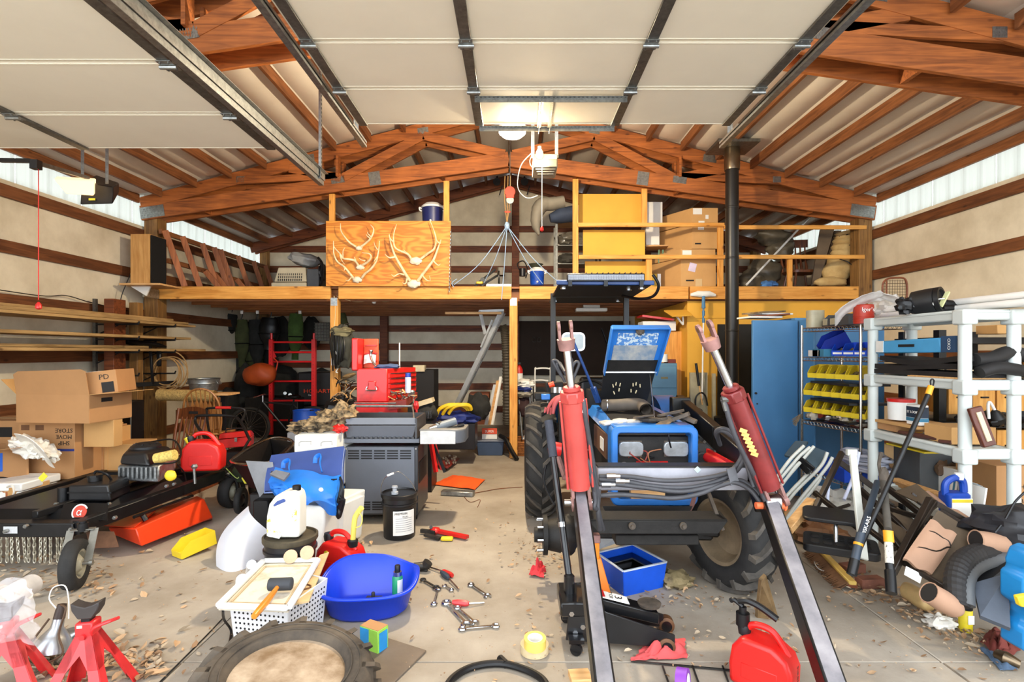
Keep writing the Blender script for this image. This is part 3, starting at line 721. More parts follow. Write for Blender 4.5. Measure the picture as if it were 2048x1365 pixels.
text('α',mo,c+V((0,-.022,0)),.07,face(0,-1,.3),LABEL)
G().box((-3.62,3.835,.325),(.10,.003,.05)).build('label',mat('silver_label',(186,188,190),.4,var=.1,sc=120),mo)

LK=G()
def link(g,c,flat):
    a,b=(.008,.020);n=10;pts=[]
    for i in range(n):
        th=2*math.pi*i/n;u,z=a*math.cos(th),b*math.sin(th)
        pts.append(c+(V((u,0,z)) if flat else V((0,u,z))))
    g.rings(pts,.0042,5,closed=True)
CH=mat('zinc_chain',(176,170,152),.4,.6,var=.2,sc=40)
gg=G()
for k in range(7):link(gg,OFF[mo.name]+V((0,0,-.018-.027*k)),k % 2 == 0)
proto=gg.build('chain',CH,mo);proto.location=V((-4.27,3.86,.28))-OFF[mo.name]
for i in range(1,27):
    o=proto.copy();COL.objects.link(o);o.location=V((-4.27+i*.04,3.86+R.uniform(-.006,.006),.28))-OFF[mo.name];o.rotation_euler=(R.uniform(-.06,.06),R.uniform(-.05,.05),R.uniform(-.4,.4))

def caster(par,c,r,w_,tilt,hubm,fork=True,yaw=0):
    ax=V((math.cos(tilt)*math.cos(yaw),math.cos(tilt)*math.sin(yaw),math.sin(tilt)))
    g=G();prof=[(r*.58,-w_*.36),(r*.8,-w_*.5),(r*.95,-w_*.4),(r,-w_*.15),(r,w_*.15),(r*.95,w_*.4),(r*.8,w_*.5),(r*.58,w_*.36),(r*.58,-w_*.36)]
    g.lathe(prof,c,axis=ax,n=36);o=g.build('tyre',RUB,par,smooth=50)
    g=G();g.lathe([(.001,-w_*.12),(r*.2,-w_*.12),(r*.45,-w_*.05),(r*.5,-w_*.3),(r*.6,-w_*.36),(r*.6,w_*.36),(r*.5,w_*.3),(r*.45,w_*.05),(r*.2,w_*.42),(.001,w_*.42)],c,axis=ax,n=28);g.build('rim',hubm,o)
    return ax
HUB=mat('cream_hub',(150,146,128),.5,var=.2,sc=14)
c=V((-2.98,3.62,.165));ax=caster(mo,c,.165,.10,0,HUB,yaw=.35)
g=G();g.cyl(c-ax*.075,c+ax*.08,.012,n=10)
g.cyl(c+ax*.08,c+ax*.10,.02,n=8)
FK=mat('fork_grey',(128,126,118),.45,.5,var=.2)
for s in (-1,1):g.bar(c+ax*s*.07,c+ax*s*.07+V((-.06,.14,.19)),.006,.045,up=ax)
g.bar(c-ax*.07+V((-.06,.14,.19)),c+ax*.07+V((-.06,.14,.19)),.05,.006);g.build('fork',FK,mo)
g=G();cc=c+V((-.06,.14,.18));g.cyl(cc,cc+V((0,0,.07)),.022,n=14);g.cyl(cc+V((0,0,.0)),cc+V((0,0,.055)),.034,n=14);g.build('pivot',MATB,mo)
g=G();g.bar(cc+V((0,0,.03)),(-3.17,3.9,.33),.05,.05);g.build('bracket',MATB,mo)
c=V((-2.93,5.52,.165));ax=caster(mo,c,.165,.12,0,HUB,yaw=-.15)
g=G()
for s in (-1,1):g.tube([c+ax*s*.075,c+ax*s*.08+V((-.02,-.02,.13)),c+V((-.03,-.08,.21))],.02,8)
g.cyl(c+ax*.07,c+ax*.1,.018,n=8);g.build('fork',MATB,mo)

g=G();A=lambda x,y,Y:at(x,y,Y)
g.hexa([A(283,1094,4.22),A(426,1036,4.98),A(426,1045,5.25),A(225,1070,4.45)],[A(271,1058,4.2),A(408,998,4.98),A(395,992,5.3),A(215,1056,4.48)])
g.build('side_chute',ORG,mo,bevel=.008)
g=G();g.poly3([A(205,1052,4.5),A(268,1056,4.22),A(290,1040,4.45),A(325,1010,4.9),A(240,1040,4.9)],.006);g.build('chute_hinge_plate',ORG,mo)
g=G();g.cyl(A(268,1035,4.3),A(385,992,5.0),.014,n=8);g.cyl(A(285,1030,4.4),A(292,1042,4.4),.02,n=8);g.build('hinge_rod',MATB,mo)
g=G();g.poly3([A(172,1062,4.2),A(228,1064,4.2),A(238,1095,4.15),A(180,1098,4.15)],.006);g.build('rubber_flap',mat('brown_rubber',(112,78,56),.7,var=.15,sc=20),mo)

g=G();g.hexa([A(135,1003,4.25),A(222,1003,4.25),A(262,985,4.6),A(180,985,4.6)],[A(137,972,4.25),A(216,970,4.25),A(258,952,4.6),A(176,952,4.6)]);g.build('fuel_tank',BLACK,mo,bevel=.015,seg=2)
g=G();g.hexa([A(134,988,4.245),A(223,988,4.245),A(263,971,4.61),A(179,971,4.61)],[A(134,985,4.245),A(223,985,4.245),A(263,968,4.61),A(179,968,4.61)]);g.build('tank_seam',MATB,mo)
g=G();g.cyl(A(190,962,4.4),A(190,952,4.4),.05,n=16);g.cyl(A(190,954,4.4),A(190,950,4.4),.055,n=8);g.build('filler_cap',MATB,mo)
g=G();g.cyl(A(127,1010,4.3),A(127,975,4.3),.04,n=14);g.build('solenoid',MATB,mo)
ALU=mat('cast_aluminium',(150,152,152),.4,.8,var=.25,sc=18,bump=.2)
g=G();g.hexa([A(240,962,4.6),A(318,966,4.6),A(350,945,5.0),A(262,942,5.0)],[A(235,932,4.6),A(318,932,4.6),A(348,915,5.0),A(262,912,5.0)]);g.build('crankcase',ALU,mo,bevel=.012)
for k in range(9):
    G().hexa([A(236+k*9,958,4.57),A(240+k*9,958,4.57),A(240+k*9,958,4.6),A(236+k*9,958,4.6)],[A(236+k*9,936,4.57),A(240+k*9,936,4.57),A(240+k*9,936,4.6),A(236+k*9,936,4.6)]).build('cooling_fin',ALU,mo)
g=G();g.hexa([A(238,930,4.55),A(300,935,4.5),A(350,915,5.0),A(256,905,5.0)],[A(245,908,4.6),A(290,905,4.55),A(340,893,5.0),A(262,890,5.0)]);g.build('engine_cowl',BLACK,mo,bevel=.025,seg=3)
g=G();g.lathe([(.001,.03),(.06,.03),(.1,.015),(.12,0),(.12,-.02)],A(292,892,4.85),n=28,sy=1);g.build('recoil_cover',BLACK,mo)
for k in range(10):
    a_=k*math.pi/5;g=G();p=A(292,890,4.85)+V((.07*math.cos(a_),.07*math.sin(a_),.012));g.box(p,(.05,.006,.008),a_);g.build('cover_rib',MATB,mo)
g=G();g.cyl(A(312,918,4.55),A(350,910,4.55),.045,n=20);g.build('air_filter',mat('paper_filter',(206,178,96),.8,var=.25,sc=60),mo)
g=G();g.blob(A(341,952,4.5),(.10,.05,.09),.05);g.build('oil_cap',mat('yellow_plastic',(222,196,50),.5),mo)
g=G();g.tube([A(310,928,4.5),A(350,925,4.5),A(362,905,4.7),A(345,880,4.9),A(300,885,5.0)],.008,6);g.tube([A(225,965,4.45),A(215,950,4.4),A(195,943,4.4),A(188,948,4.4)],.01,6);g.tube([A(355,930,4.6),A(368,945,4.7),A(372,962,4.8)],.006,6);g.build('hose',MATB,mo)
g=G();g.rings([A(390,968,4.85),A(388,935,4.85)],.012,8);g.lathe([(.02,0),(.03,.02),(.02,.04)],A(389,938,4.85),n=8);g.build('hitch_bolt',GALV,mo)
for (x,y,Y) in ((15,1062,3.83),(55,1052,3.83),(145,1058,3.82),(175,1060,3.9),(232,1035,4.05),(190,1040,4.0),(335,972,4.6),(350,968,4.7),(220,1008,4.2),(115,1008,4.2)):
    g=G();p=A(x,y,Y);g.cyl(p,p+V((0,-.022,0)),.014,n=6);g.cyl(p+V((0,-.02,0)),p+V((0,-.03,0)),.008,n=8);g.build('bolt',GALV,mo)

g=G();g.box(A(75,1052,4.5),(.55,.3,.02),(0,0,.2));g.box(A(60,1048,4.7),(.3,.3,.06));tag(g.build('orange_sheet',mat('faded_orange',(176,92,56),.6,var=.2)),'faded orange panel lying behind the chain guard of the mower','panel')

def gascan(lab,c,rz,s,m,spout=None):
    t=thing('fuel_can',lab,'fuel can',c,rz)
    g=G();poly=[(-.15,0),(.15,0),(.155,.14),(.13,.2),(.06,.245),(-.09,.25),(-.14,.19),(-.155,.1)]
    poly=[(x*s,z*s) for x,z in poly];g.prism(poly,.17*s,(0,0,.002),FRONT);g.build('body',m,t,bevel=.02*s,seg=3)
    g=G();g.tube([V((-.10,0,.235))*s,V((-.06,0,.30))*s,V((.04,0,.30))*s,V((.12,0,.2))*s],.017*s,10);g.build('handle',m,t)
    g=G();g.lathe([(.03*s,.0),(.034*s,.03*s),(.03*s,.05*s)],(-.1*s,0,.24*s),n=16);g.build('collar',BLACK,t)
    g=G();g.prism([(-.09*s,.05*s),(.09*s,.05*s),(.09*s,.13*s),(-.09*s,.13*s)],.175*s,(0,0,0),FRONT);g.build('embossed_panel',m,t,bevel=.004)
    return t
RP=mat('red_polyethylene',(206,34,30),.4,var=.06,sc=4)
t=gascan('red fuel can with yellow cap on the rear of the brush mower',A(408,940,5.2)+V((0,0,0)),.2,1.15,RP)
G().cyl((-.12,0,.27),(-.15,0,.32),.032,n=14).build('cap',mat('yellow_plastic',(222,196,50),.5),t)
tag(G().mm(-3.55,-3.05,6.45,6.8,0,.40).build('low_crate',MATB,bevel=.01),'low dark crate under the red steel toolbox','crate')
t=W('tool_box','red steel toolbox behind the black mower handle','toolbox',472,900,6.6)
g=G();g.hexa([A(437,898,6.5),A(500,893,6.5),A(508,888,6.75),A(447,890,6.75)],[A(436,880,6.5),A(502,874,6.5),A(508,870,6.75),A(447,876,6.75)]);g.build('body',RED,t,bevel=.006)
g=G();g.hexa([A(436,879,6.49),A(502,873,6.49),A(509,869,6.76),A(446,875,6.76)],[A(440,868,6.55),A(500,862,6.55),A(503,861,6.7),A(447,865,6.7)]);g.build('lid',RED,t,bevel=.006)
g=G();p=A(472,880,6.47);g.box(p,(.03,.012,.05));g.build('latch',STEEL,t)
g=G();g.tube([A(452,866,6.6),A(455,860,6.6),A(488,857,6.6),A(491,863,6.6)],.008,6);g.build('handle',MATB,t)

wm=wthing('walk_mower','walk-behind mower with looped black handle and green string','mower',fl(470,985))
g=G();g.tube([A(440,935,5.6),A(412,880,5.9),A(393,850,6.1),A(391,838,6.15),A(400,832,6.15),A(455,832,6.15),A(478,840,6.1),A(497,875,5.9),A(500,880,5.9)],.016,8);g.build('handle_loop',MATB,wm)
g=G();g.tube([A(445,930,5.7),A(420,870,6.2),A(414,825,6.4),A(420,817,6.4),A(478,817,6.4),A(490,825,6.4),A(482,845,6.3)],.014,8);g.build('bail_bar',MATB,wm)
g=G();g.cyl(A(432,816,6.39),A(462,816,6.39),.017,n=8);g.build('red_grip',RED,wm)
g=G();g.tube([A(500,878,5.85),A(470,925,5.6),A(445,940,5.5)],.014,8);g.tube([A(393,850,6.1),A(440,910,5.8),A(470,950,5.5)],.012,8);g.build('tube_brace',MATB,wm)
g=G();g.hexa([A(462,965,5.5),A(510,968,5.4),A(510,955,5.8),A(470,950,5.8)],[A(465,940,5.5),A(505,925,5.4),A(505,920,5.8),A(470,925,5.8)]);g.build('deck',mat('dark_green',(50,60,44),.6,var=.2),wm,bevel=.01)
g=G();g.lathe([(.001,0),(.06,0),(.06,.01),(.001,.01)],A(496,957,5.35),axis=-Y3,n=6);g.build('warning_label',mat('yellow_label',(226,214,60),.6,var=0),wm)
g=G();g.tube([A(430,895,5.8),A(438,905,5.7),A(428,912,5.7),A(440,925,5.6),A(470,955,5.4),A(478,955,5.4)],.005,5);g.build('string',mat('green_string',(190,214,120),.6),wm)
caster(wm,V((-2.72,5.3,.13)),.13,.06,0,BLACK,yaw=.1);caster(wm,V((-2.3,5.35,.13)),.13,.06,0,BLACK,yaw=.1)
caster(wm,V((-2.9,5.95,.13)),.13,.06,0,BLACK,yaw=.1)
# ---------------------------------------------------------------- behind and on the loft
A=at
BONE=mat('bone_antler',(196,168,122),.55,col2=(236,216,176),sc=14,thr=(.3,.6))
SKULL=mat('skull_bone',(232,220,196),.6,var=.08,sc=20)
def antlers(lab,beams,tines,skull,r0=.022,Y=7.93):
    t=wthing('antlers',lab,'antlers',A(skull[0],skull[1],Y))
    for b in beams:
        pts=spline([A(x,y,Y-d) for x,y,d in b],6);n=len(pts)
        G().rings(pts,[r0*(1-.78*(i/(n-1))**1.3) for i in range(n)],9).build('antler_beam',BONE,t,smooth=60)
    for b in tines:
        pts=spline([A(x,y,Y-d) for x,y,d in b],5);n=len(pts)
        G().rings(pts,[r0*.62*(1-.85*i/(n-1)) for i in range(n)],8).build('tine',BONE,t,smooth=60)
    x,y=skull[:2];s=skull[2]
    G().blob(A(x,y,Y),(s,.07,s*.62),.18,2.5,x).build('skull_plate',SKULL,t,smooth=60)
    return t
antlers('upper left pair of antlers on the plywood board, tips curling up',[[(712,494,.02),(700,486,.05),(690,475,.1),(682,462,.12),(681,447,.12)],[(722,494,.02),(737,482,.08),(745,470,.12),(747,458,.12),(741,450,.1)]],[[(740,477,.1),(734,472,.12),(732,468,.14)],[(742,474,.12),(736,468,.15),(735,464,.16)]],(718,497,.10),.018)
antlers('middle left pair of antlers on the plywood board, broad with forked tips',[[(716,530,.02),(710,522,.06),(698,519,.1),(686,517,.12),(680,508,.13),(668,494,.12),(667,482,.1)],[(726,530,.03),(736,524,.08),(742,514,.12),(738,508,.14),(724,506,.14)]],[[(686,517,.12),(686,503,.15),(690,495,.17)],[(712,522,.05),(708,514,.1)],[(680,510,.13),(683,520,.16),(690,530,.18)],[(730,522,.1),(722,520,.14),(718,516,.15)]],(720,535,.12),.02)
antlers('lower left pair of antlers on the plywood board, wide with long tines',[[(706,556,.02),(700,548,.06),(688,534,.1),(675,524,.12),(668,510,.14),(667,497,.13),(667,482,.1)],[(724,556,.02),(730,548,.06),(742,538,.1),(752,524,.12),(756,508,.12),(758,495,.12),(759,482,.1)]],[[(702,556,.05),(696,562,.12),(691,560,.16)],[(690,537,.1),(688,542,.14)],[(734,546,.06),(742,540,.1),(744,537,.12)],[(754,515,.12),(750,520,.15),(748,524,.16)],[(755,500,.12),(750,492,.15),(748,484,.15)]],(715,560,.14),.02)
antlers('upper right pair of antlers on the plywood board, spread above the large pair',[[(822,518,.02),(815,508,.06),(800,502,.1),(790,495,.12),(787,480,.12),(788,466,.1),(793,449,.08)],[(842,518,.02),(855,508,.06),(868,498,.1),(872,480,.12),(868,462,.1),(860,441,.08)]],[[(813,507,.06),(810,503,.1),(807,500,.12)],[(786,484,.12),(780,476,.14),(779,468,.14)],[(872,480,.12),(880,488,.14),(881,480,.14)],[(850,512,.06),(852,507,.1)]],(832,522,.18),.02)
antlers('largest pair of antlers, lowest on the right of the plywood board',[[(820,562,.02),(812,550,.06),(800,530,.1),(790,512,.14),(785,498,.16),(781,485,.16),(778,470,.14)],[(836,562,.02),(846,548,.06),(860,530,.1),(868,518,.12),(874,502,.13),(880,485,.12),(882,480,.1)]],[[(814,557,.04),(812,566,.1),(807,568,.14),(805,564,.16)],[(808,550,.06),(798,548,.12),(788,553,.16),(783,549,.18)],[(790,514,.14),(780,516,.18),(773,512,.2),(770,508,.2)],[(845,552,.06),(852,560,.12),(860,562,.15),(859,552,.16)],[(866,522,.12),(876,531,.15),(881,528,.16)]],(828,568,.2),.026)
def chainrun(lab,p0,p1,n,m,par=None,sz=.02):
    t=wthing('hanging_chain',lab,'chain',p0);g=G();d=(V(p1)-V(p0))
    for i in range(n):
        c=V(p0)+d*((i+.5)/n);pts=[]
        for j in range(8):
            th=2*math.pi*j/8;u,z=sz*.42*math.cos(th),sz*math.sin(th);pts.append(c+(V((u,0,z)) if i % 2 else V((0,u,z))))
        g.rings(pts,sz*.2,5,closed=True)
    g.build('links',m,t);return t
chainrun('silver chain hanging down beside the right edge of the plywood board',A(902,460,7.94),A(899,584,7.94),34,GALV)

def jug(lab,x,y0,y1,Y,r,m,lid=True):
    t=wthing('water_jug',lab,'water jug',A(x,y1,Y));c=A(x,y1,Y);h=(y1-y0)*Y/FPX
    G().lathe([(r*.9,0),(r*.93,.02),(r,h*.7),(r*1.02,h*.72),(r*1.02,h*.78)],c,n=28).build('body',m,t,bevel=.004)
    G().lathe([(r*1.05,h*.78),(r*1.07,h*.86),(r*.9,h*.93),(r*.7,h),(.001,h*.99)],c,n=28).build('lid',WHITE,t)
    for s in (-1,1):g=G();g.tube([c+V((s*r*1.0,-.02,h*.76)),c+V((s*r*1.22,-.02,h*.82)),c+V((s*r*1.2,-.02,h*.7)),c+V((s*r*1.0,-.02,h*.66))],.012,6);g.build('side_handle',WHITE,t)
    g=G();g.cyl(c+V((0,-r,.04)),c+V((0,-r-.04,.04)),.015,n=8);g.build('spigot',WHITE,t)
NAVY=mat('navy_plastic',(34,40,96),.4,var=.1);ROYAL=mat('royal_blue_plastic',(22,72,170),.4,var=.08)
tag(G().mm(px(840,8.4),px(890,8.4),8.25,8.7,2.592,A(0,452,8.5).z).build('crate',W_dark),'tall dark crate hidden behind the plywood board, under the navy jug','crate')
jug('large navy water jug with white lid above the plywood board',865,408,452,8.5,.165,NAVY)
t_y=8.55
jug('small blue drink jug on the loft floor with a dark hat on top',1074,536,571,8.5,.115,ROYAL)
g=G();c=A(1071,533,8.5);g.lathe([(.001,-.045),(.06,-.04),(.09,.0),(.125,.03),(.122,.034),(.085,.006),(.001,-.03)],c,n=20);tag(g.build('hat',mat('dark_olive',(48,52,36),.8)),'dark brimmed hat upside down on the small blue jug','hat')
tag(G().mm(px(1056,8.5),px(1094,8.5),8.35,8.65,2.592,2.61).build('tray',WHITE,bevel=.004),'thin white tray under the small blue jug','tray')

t=wthing('pet_kennel','beige plastic pet kennel with slotted side on the left of the loft','pet carrier',(px(585,8.5),8.6,2.6))
KN=mat('beige_plastic',(176,166,142),.5,var=.05);KD=mat('dark_grey_plastic',(74,76,78),.5)
x0,x1=px(550,8.5),px(615,8.5);zb=2.595;zt=A(0,535,8.5).z
G().hexa([V((x0-.04,8.45,zb)),V((x1,8.45,zb)),V((x1,8.95,zb)),V((x0-.04,8.95,zb))],[V((x0-.04,8.45,zb+.11)),V((x1,8.45,zb+.11)),V((x1,8.95,zb+.11)),V((x0-.04,8.95,zb+.11))]).build('base',KN,t,bevel=.01)
G().hexa([V((x0,8.46,zb+.12)),V((x1,8.46,zb+.12)),V((x1,8.94,zb+.12)),V((x0,8.94,zb+.12))],[V((x0+.05,8.5,zt)),V((x1-.03,8.5,zt)),V((x1-.03,8.9,zt)),V((x0+.05,8.9,zt))]).build('shell',KN,t,bevel=.015,seg=2)
g=G()
for j in range(3):
    for i in range(12):g.box((x0+.07+i*.033,8.462+.012*j,zb+.15+j*.045),(.012,.02,.032))
g.build('vent_slots',INK,t,smooth=False)
G().mm(x1+.002,px(640,8.5),8.46,8.94,zb,zt-.03).build('door_panel',KD,t,bevel=.01)
g=G();g.blob(A(610,521,8.7),(.52,.36,.22),.12,2,3,rot=(0,.18,0));o=tag(g.build('seat_cushion',mat('grey_vinyl',(140,140,138),.4,var=.1,sc=3)),'puffy grey bag lying on top of the pet kennel','bag')
g=G();g.tube([A(636,515,8.5),A(645,530,8.5),A(644,560,8.45),A(640,572,8.4)],.02,6);g.blob(A(644,545,8.55),(.1,.2,.3),.2,2,8);tag(g.build('strap_bag',MATB),'dark strap bag hanging at the right end of the pet kennel','bag')

t=wthing('mitre_saw','mitre saw standing on the loft floor left of the hoist ropes','saw',(px(990,8.6),8.6,2.6))
c=V((px(998,8.6),8.6,2.6));g=G();g.box(c+V((0,0,.05)),(.4,.3,.06));g.build('table',ALU,t);g=G();g.lathe([(.001,-.01),(.11,-.01),(.11,.01),(.001,.01)],c+V((.0,-.02,.2)),axis=X3,n=24);g.build('blade_guard',MATB,t);g=G();g.rbox(c+V((.03,.05,.3)),(.12,.2,.12),.03);g.build('motor',mat('brown_plastic',(90,80,64),.5),t)
g=G();g.bar(A(950,572,8.3),A(990,540,8.7),.03,.03);g.bar(A(962,572,8.35),A(1000,548,8.7),.03,.03);tag(g.build('folded_stand',GALV),'folded grey metal legs leaning on the mitre saw','stand')
g=G();g.lathe([(.001,-.02),(.035,-.02),(.035,.02),(.001,.02)],A(965,560,8.25),axis=Y3,n=16);tag(g.build('dolly',MATB),'small black wheel on the loft edge by the mitre saw','wheel')
tag(G().rbox(A(959,566,8.2),(.1,.06,.03),.02).build('yellow_hook',mat('yellow_plastic',(222,196,50),.5)),'yellow hook block on the loft edge','hook')

t=wthing('rope_hoist','rope hoist with an orange-red pulley block hanging above the loft centre','hoist',A(1018,380,7.8))
RO=mat('orange_red_plastic',(216,62,40),.45);ROPEW=mat('white_rope',(222,218,208),.8);ROPEB=mat('pale_blue_rope',(150,176,206),.8)
c=A(1020,384,7.8)
G().lathe([(.001,-.02),(.075,-.02),(.08,0),(.075,.02),(.001,.02)],c,axis=Y3,n=24).build('pulley_cover',RO,t)
G().box(c+V((0,0,-.06)),(.12,.036,.06)).build('pulley_plate',RO,t,bevel=.006);g=G();g.lathe([(.001,-.02),(.055,-.02),(.06,0),(.055,.02),(.001,.02)],c+V((0,.01,-.12)),axis=Y3,n=20);g.build('sheave',GALV,t)
g=G();g.cyl(c+V((0,0,.07)),c+V((0,0,.8)),.006,n=6);g.build('hanger_wire',GALVD,t)
k=A(1014,452,7.8);g=G()
for x in (1010,1016,1021):g.tube([A(x,352,7.8),A(x-1,400,7.8),A(1014,448,7.8)],.006,6,k=2)
g.build('hoist_rope',mat('tan_rope',(160,124,78),.8),t);G().blob(A(1015,424,7.8),(.09,.02,.03),.1).build('red_clip',RO,t)
g=G();g.blob(k,(.07,.07,.1),.2);g.build('knot',ROPEB,t)
g=G()
for (x,y,Y,m_) in ((908,570,7.97,.05),(968,566,8.2,.0),(1003,600,7.8,0),(1085,568,8.2,0),(1118,566,8.0,.0)):
    e=A(x,y,Y);mid=(k+e)/2-V((0,0,m_+.06));g.tube([k,mid,e],.006,6)
g.build('sling_rope',ROPEB,t)
g=G();g.tube([A(914,558,8.0),A(904,566,7.96),A(908,575,7.94)],.006,6);g.build('tail_rope',ROPEB,t)
g=G();g.cyl(A(1018,600,8.02),A(1018,700,8.02),.004,n=6);g.tube([A(1018,590,8.02),A(1022,585,8.0),A(1019,580,8.0)],.004,6)
for (x,lab) in ((994,'left'),(1049,'right')):
    t=wthing('spotlight','small black clamp spotlight on the far roof beam, %s of the ridge post' % lab,'lamp',A(x,362,11.2))
    p=A(x,362,11.2);g=G();g.cyl(p,p+V((0,-.1,-.05)),.05,.08,n=14);g.build('shade',MATB,t);g=G();g.cyl(p,p+V((0,.05,.12)),.015,n=6);g.box(p+V((.08,0,-.2)),(.02,.02,.2),(0,.3,0));g.build('clamp',MATB,t)

t=wthing('covered_rifle_rest','draped grey cloth cover with a navy roll on top of the loft shelving','cloth',A(1095,420,9.0))
CLO=mat('grey_cloth',(150,142,126),.8,var=.06,sc=3)
g=G();g.rings(spline([A(1128,404,9.0),A(1105,408,9.0),A(1085,410,9.0),A(1075,425,9.0),A(1072,450,9.0),A(1078,470,9.0)]),[.16,.17,.17,.17,.17,.18,.18,.18,.18,.18,.2,.2,.2,.2,.2,.2,.2,.2,.18,.18,.17,.16,.16,.14,.13,.12,.1,.08,.06,.04,.03][:31],14,sq=.6);g.build('cover',CLO,t,smooth=60)
g=G();g.rings([A(1146,428,9.1),A(1120,432,9.1),A(1100,437,9.1)],[.19,.18,.1],14,sq=.7);g.build('navy_roll',mat('slate_blue_cloth',(62,72,92),.8),t,smooth=60)
t=wthing('slotted_shelf','slotted grey steel shelving behind the loft stud, holding dark bags','shelf',A(1130,575,9.2))
for x in (1113,1200):
    G().mm(px(x,9.2)-.02,px(x,9.2)+.02,9.2,9.24,2.6,A(0,445,9.2).z).build('upright',GALVD,t);G().mm(px(x,9.2)-.02,px(x,9.2)+.02,9.6,9.64,2.6,A(0,445,9.2).z).build('upright',GALVD,t)
for y in (443,490,527):G().mm(px(1113,9.2),px(1200,9.2),9.2,9.64,A(0,y,9.2).z-.015,A(0,y,9.2).z).build('shelf_board',W_tan if y == 443 else GALVD,t)
g=G();g.blob(A(1138,485,9.3)+V((0,.1,.07)),(.4,.3,.2),.3,2,5);tag(g.build('clear_bag',mat('smoky_plastic',(110,104,92),.25,var=.3,sc=4)),'crumpled smoky plastic bag on the middle loft shelf','bag')
g=G();g.blob(A(1138,518,9.3)+V((0,.1,.02)),(.34,.25,.18),.25,2,6);tag(g.build('dark_bag',mat('dark_cloth',(70,66,58),.8)),'dark soft bag on the lowest loft shelf','bag')

g=G();c=A(1045,553,8.5);g.cyl(c,c+V((0,0,.12)),.05,n=12);g.tube([c+V((-.05,0,.1)),c+V((-.08,0,.2)),c+V((.02,0,.24)),c+V((.08,0,.1)),c+V((.05,0,-.03))],.01,6);tag(g.build('harness',MATB),'tangle of black straps beside the small blue jug','strap')

def pbox(nm,lab,cat,x0,x1,y0,y1,Y,d,m,bev=.004,**k):
    a=A(x0,y1,Y);b=A(x1,y0,Y);o=G().mm(a.x,b.x,Y,Y+d,a.z,b.z).build(nm,m,bevel=bev,**k);return tag(o,lab,cat)
STY=mat('white_foam',(228,226,218),.7,var=.03)
pbox('foam_box','upper white foam box stacked right of the ochre sheets','box',1294,1325,404,446,8.6,.35,STY)
pbox('foam_box','lower white foam box beneath the upper one, right of the ochre sheets','box',1292,1319,447,490,8.6,.35,STY)
t=wthing('folding_table','small table with pale green legs behind the loft rail','table',A(1320,575,8.6))
G().poly3([A(1292,492,8.5),A(1337,491,8.5),A(1330,500,8.9),A(1292,500,8.9)],.02).build('top',W_tan,t)
for x in (1318,1326):G().cyl(A(x,500,8.7),V((px(x,8.7),8.7,2.6)),.014,n=8).build('leg',mat('pale_green_metal',(96,132,100),.5),t)
pbox('panel_stack','yellow and white boards standing behind the loft rail','panel',1299,1314,548,576,8.4,.2,mat('dull_yellow',(196,160,44),.6))
pbox('panel_stack','white narrow board standing right of the yellow board','panel',1315,1322,548,576,8.4,.2,WHITE)
def lbox(lab,x0,x1,y0,y1,Y,d,sx,marks=()):
    t=wthing('cardboard_box',lab,'box',A(x0,y1,Y));a=A(x0,y1,Y);b=A(x1,y0,Y);z0=max(a.z,2.592)
    G().hexa([V((a.x,Y,z0)),V((b.x,Y,z0)),V((b.x+sx,Y+d,z0)),V((a.x+sx,Y+d,z0))],[V((a.x,Y,b.z)),V((b.x,Y,b.z)),V((b.x+sx,Y+d,b.z)),V((a.x+sx,Y+d,b.z))]).build('body',CARDL,t,bevel=.003)
    for (u0,u1,v0,v1,m) in marks:
        p,q=A(u0,v1,Y-.002),A(u1,v0,Y-.002);G().mm(p.x,q.x,Y-.004,Y-.001,p.z,q.z).build('label',m,t)
    return t
lbox('top carton of the loft stack, white barcode label at its upper left',1384,1436,416,447,8.35,.6,-.35,((1386,1404,417,429,LABEL),(1411,1417,430,438,LABEL),(1397,1409,442,447,LABEL)))
lbox('second carton from the top of the loft stack, just above the rail',1385,1436,448,498,8.33,.6,-.35,((1396,1408,453,460,LABEL),(1390,1402,486,489,INK)))
lbox('shallow carton with a barcode label in the middle of the loft stack',1362,1431,499,516,8.25,.6,-.3,((1365,1383,501,511,LABEL),))
t=lbox('wide bottom carton of the loft stack with a tilted white sheet',1362,1432,517,576,8.2,.6,-.3,((1372,1388,560,563,INK),(1391,1404,558,574,TAPE)))
G().box(A(1385,535,8.195),(.11,.003,.13),(0,.25,0)).build('shipping_sheet',mat('lilac_paper',(214,200,224),.7),t)
pbox('cardboard_box','narrow carton end with a white square at the left of the stack','box',1350,1361,520,574,8.5,.5,CARDL)
g=G();g.lathe([(.001,-.003),(.09,-.003),(.09,.003),(.001,.003)],A(1371,460,8.7)+V((-.03,-.3,0)),axis=V((-.8,-.6,0)),n=20);

g=G();g.cyl(A(1493,570,8.1),A(1618,436,8.9),.016,n=8);tag(g.build('leaning_pole',WHITE),'white pole leaning diagonally across the right of the loft','pole')
g=G();g.blob(A(1538,574,8.3)+V((0,0,.03)),(.24,.18,.12),.25,3,2);tag(g.build('blue_cloth',mat('sky_blue_cloth',(74,120,176),.8)),'crumpled blue cloth on the loft edge','cloth')
BR=mat('brown_cloth',(112,88,58),.85,var=.15,sc=5);GRB=mat('grey_brown_plastic',(92,84,70),.45,var=.3,sc=2.5,bump=.3,bsc=9)
for i,(x,y,sx,sz) in enumerate(((1530,545,.55,.5),(1560,500,.42,.34),(1548,475,.6,.28),(1510,560,.5,.35))):
    g=G();c=A(x,y,9.0);g.blob(c,(sx,.4,sz),.16,1.8,i+20,nu=28,nv=18);tag(g.build('wrapped_bundle',GRB,smooth=60),('grey plastic wrapped bundle on the loft floor left of the dark chair','small grey wrapped bundle beside the dark chair back','topmost grey plastic wrap spread over the loft furniture','low dark wrapped bundle nearest the white pole')[i],'bundle')
t=wthing('windsor_chair','dark spindle-back chair standing on the loft behind the short rail stud','chair',A(1608,577,8.6))
z0=2.595;cx=px(1608,8.6)
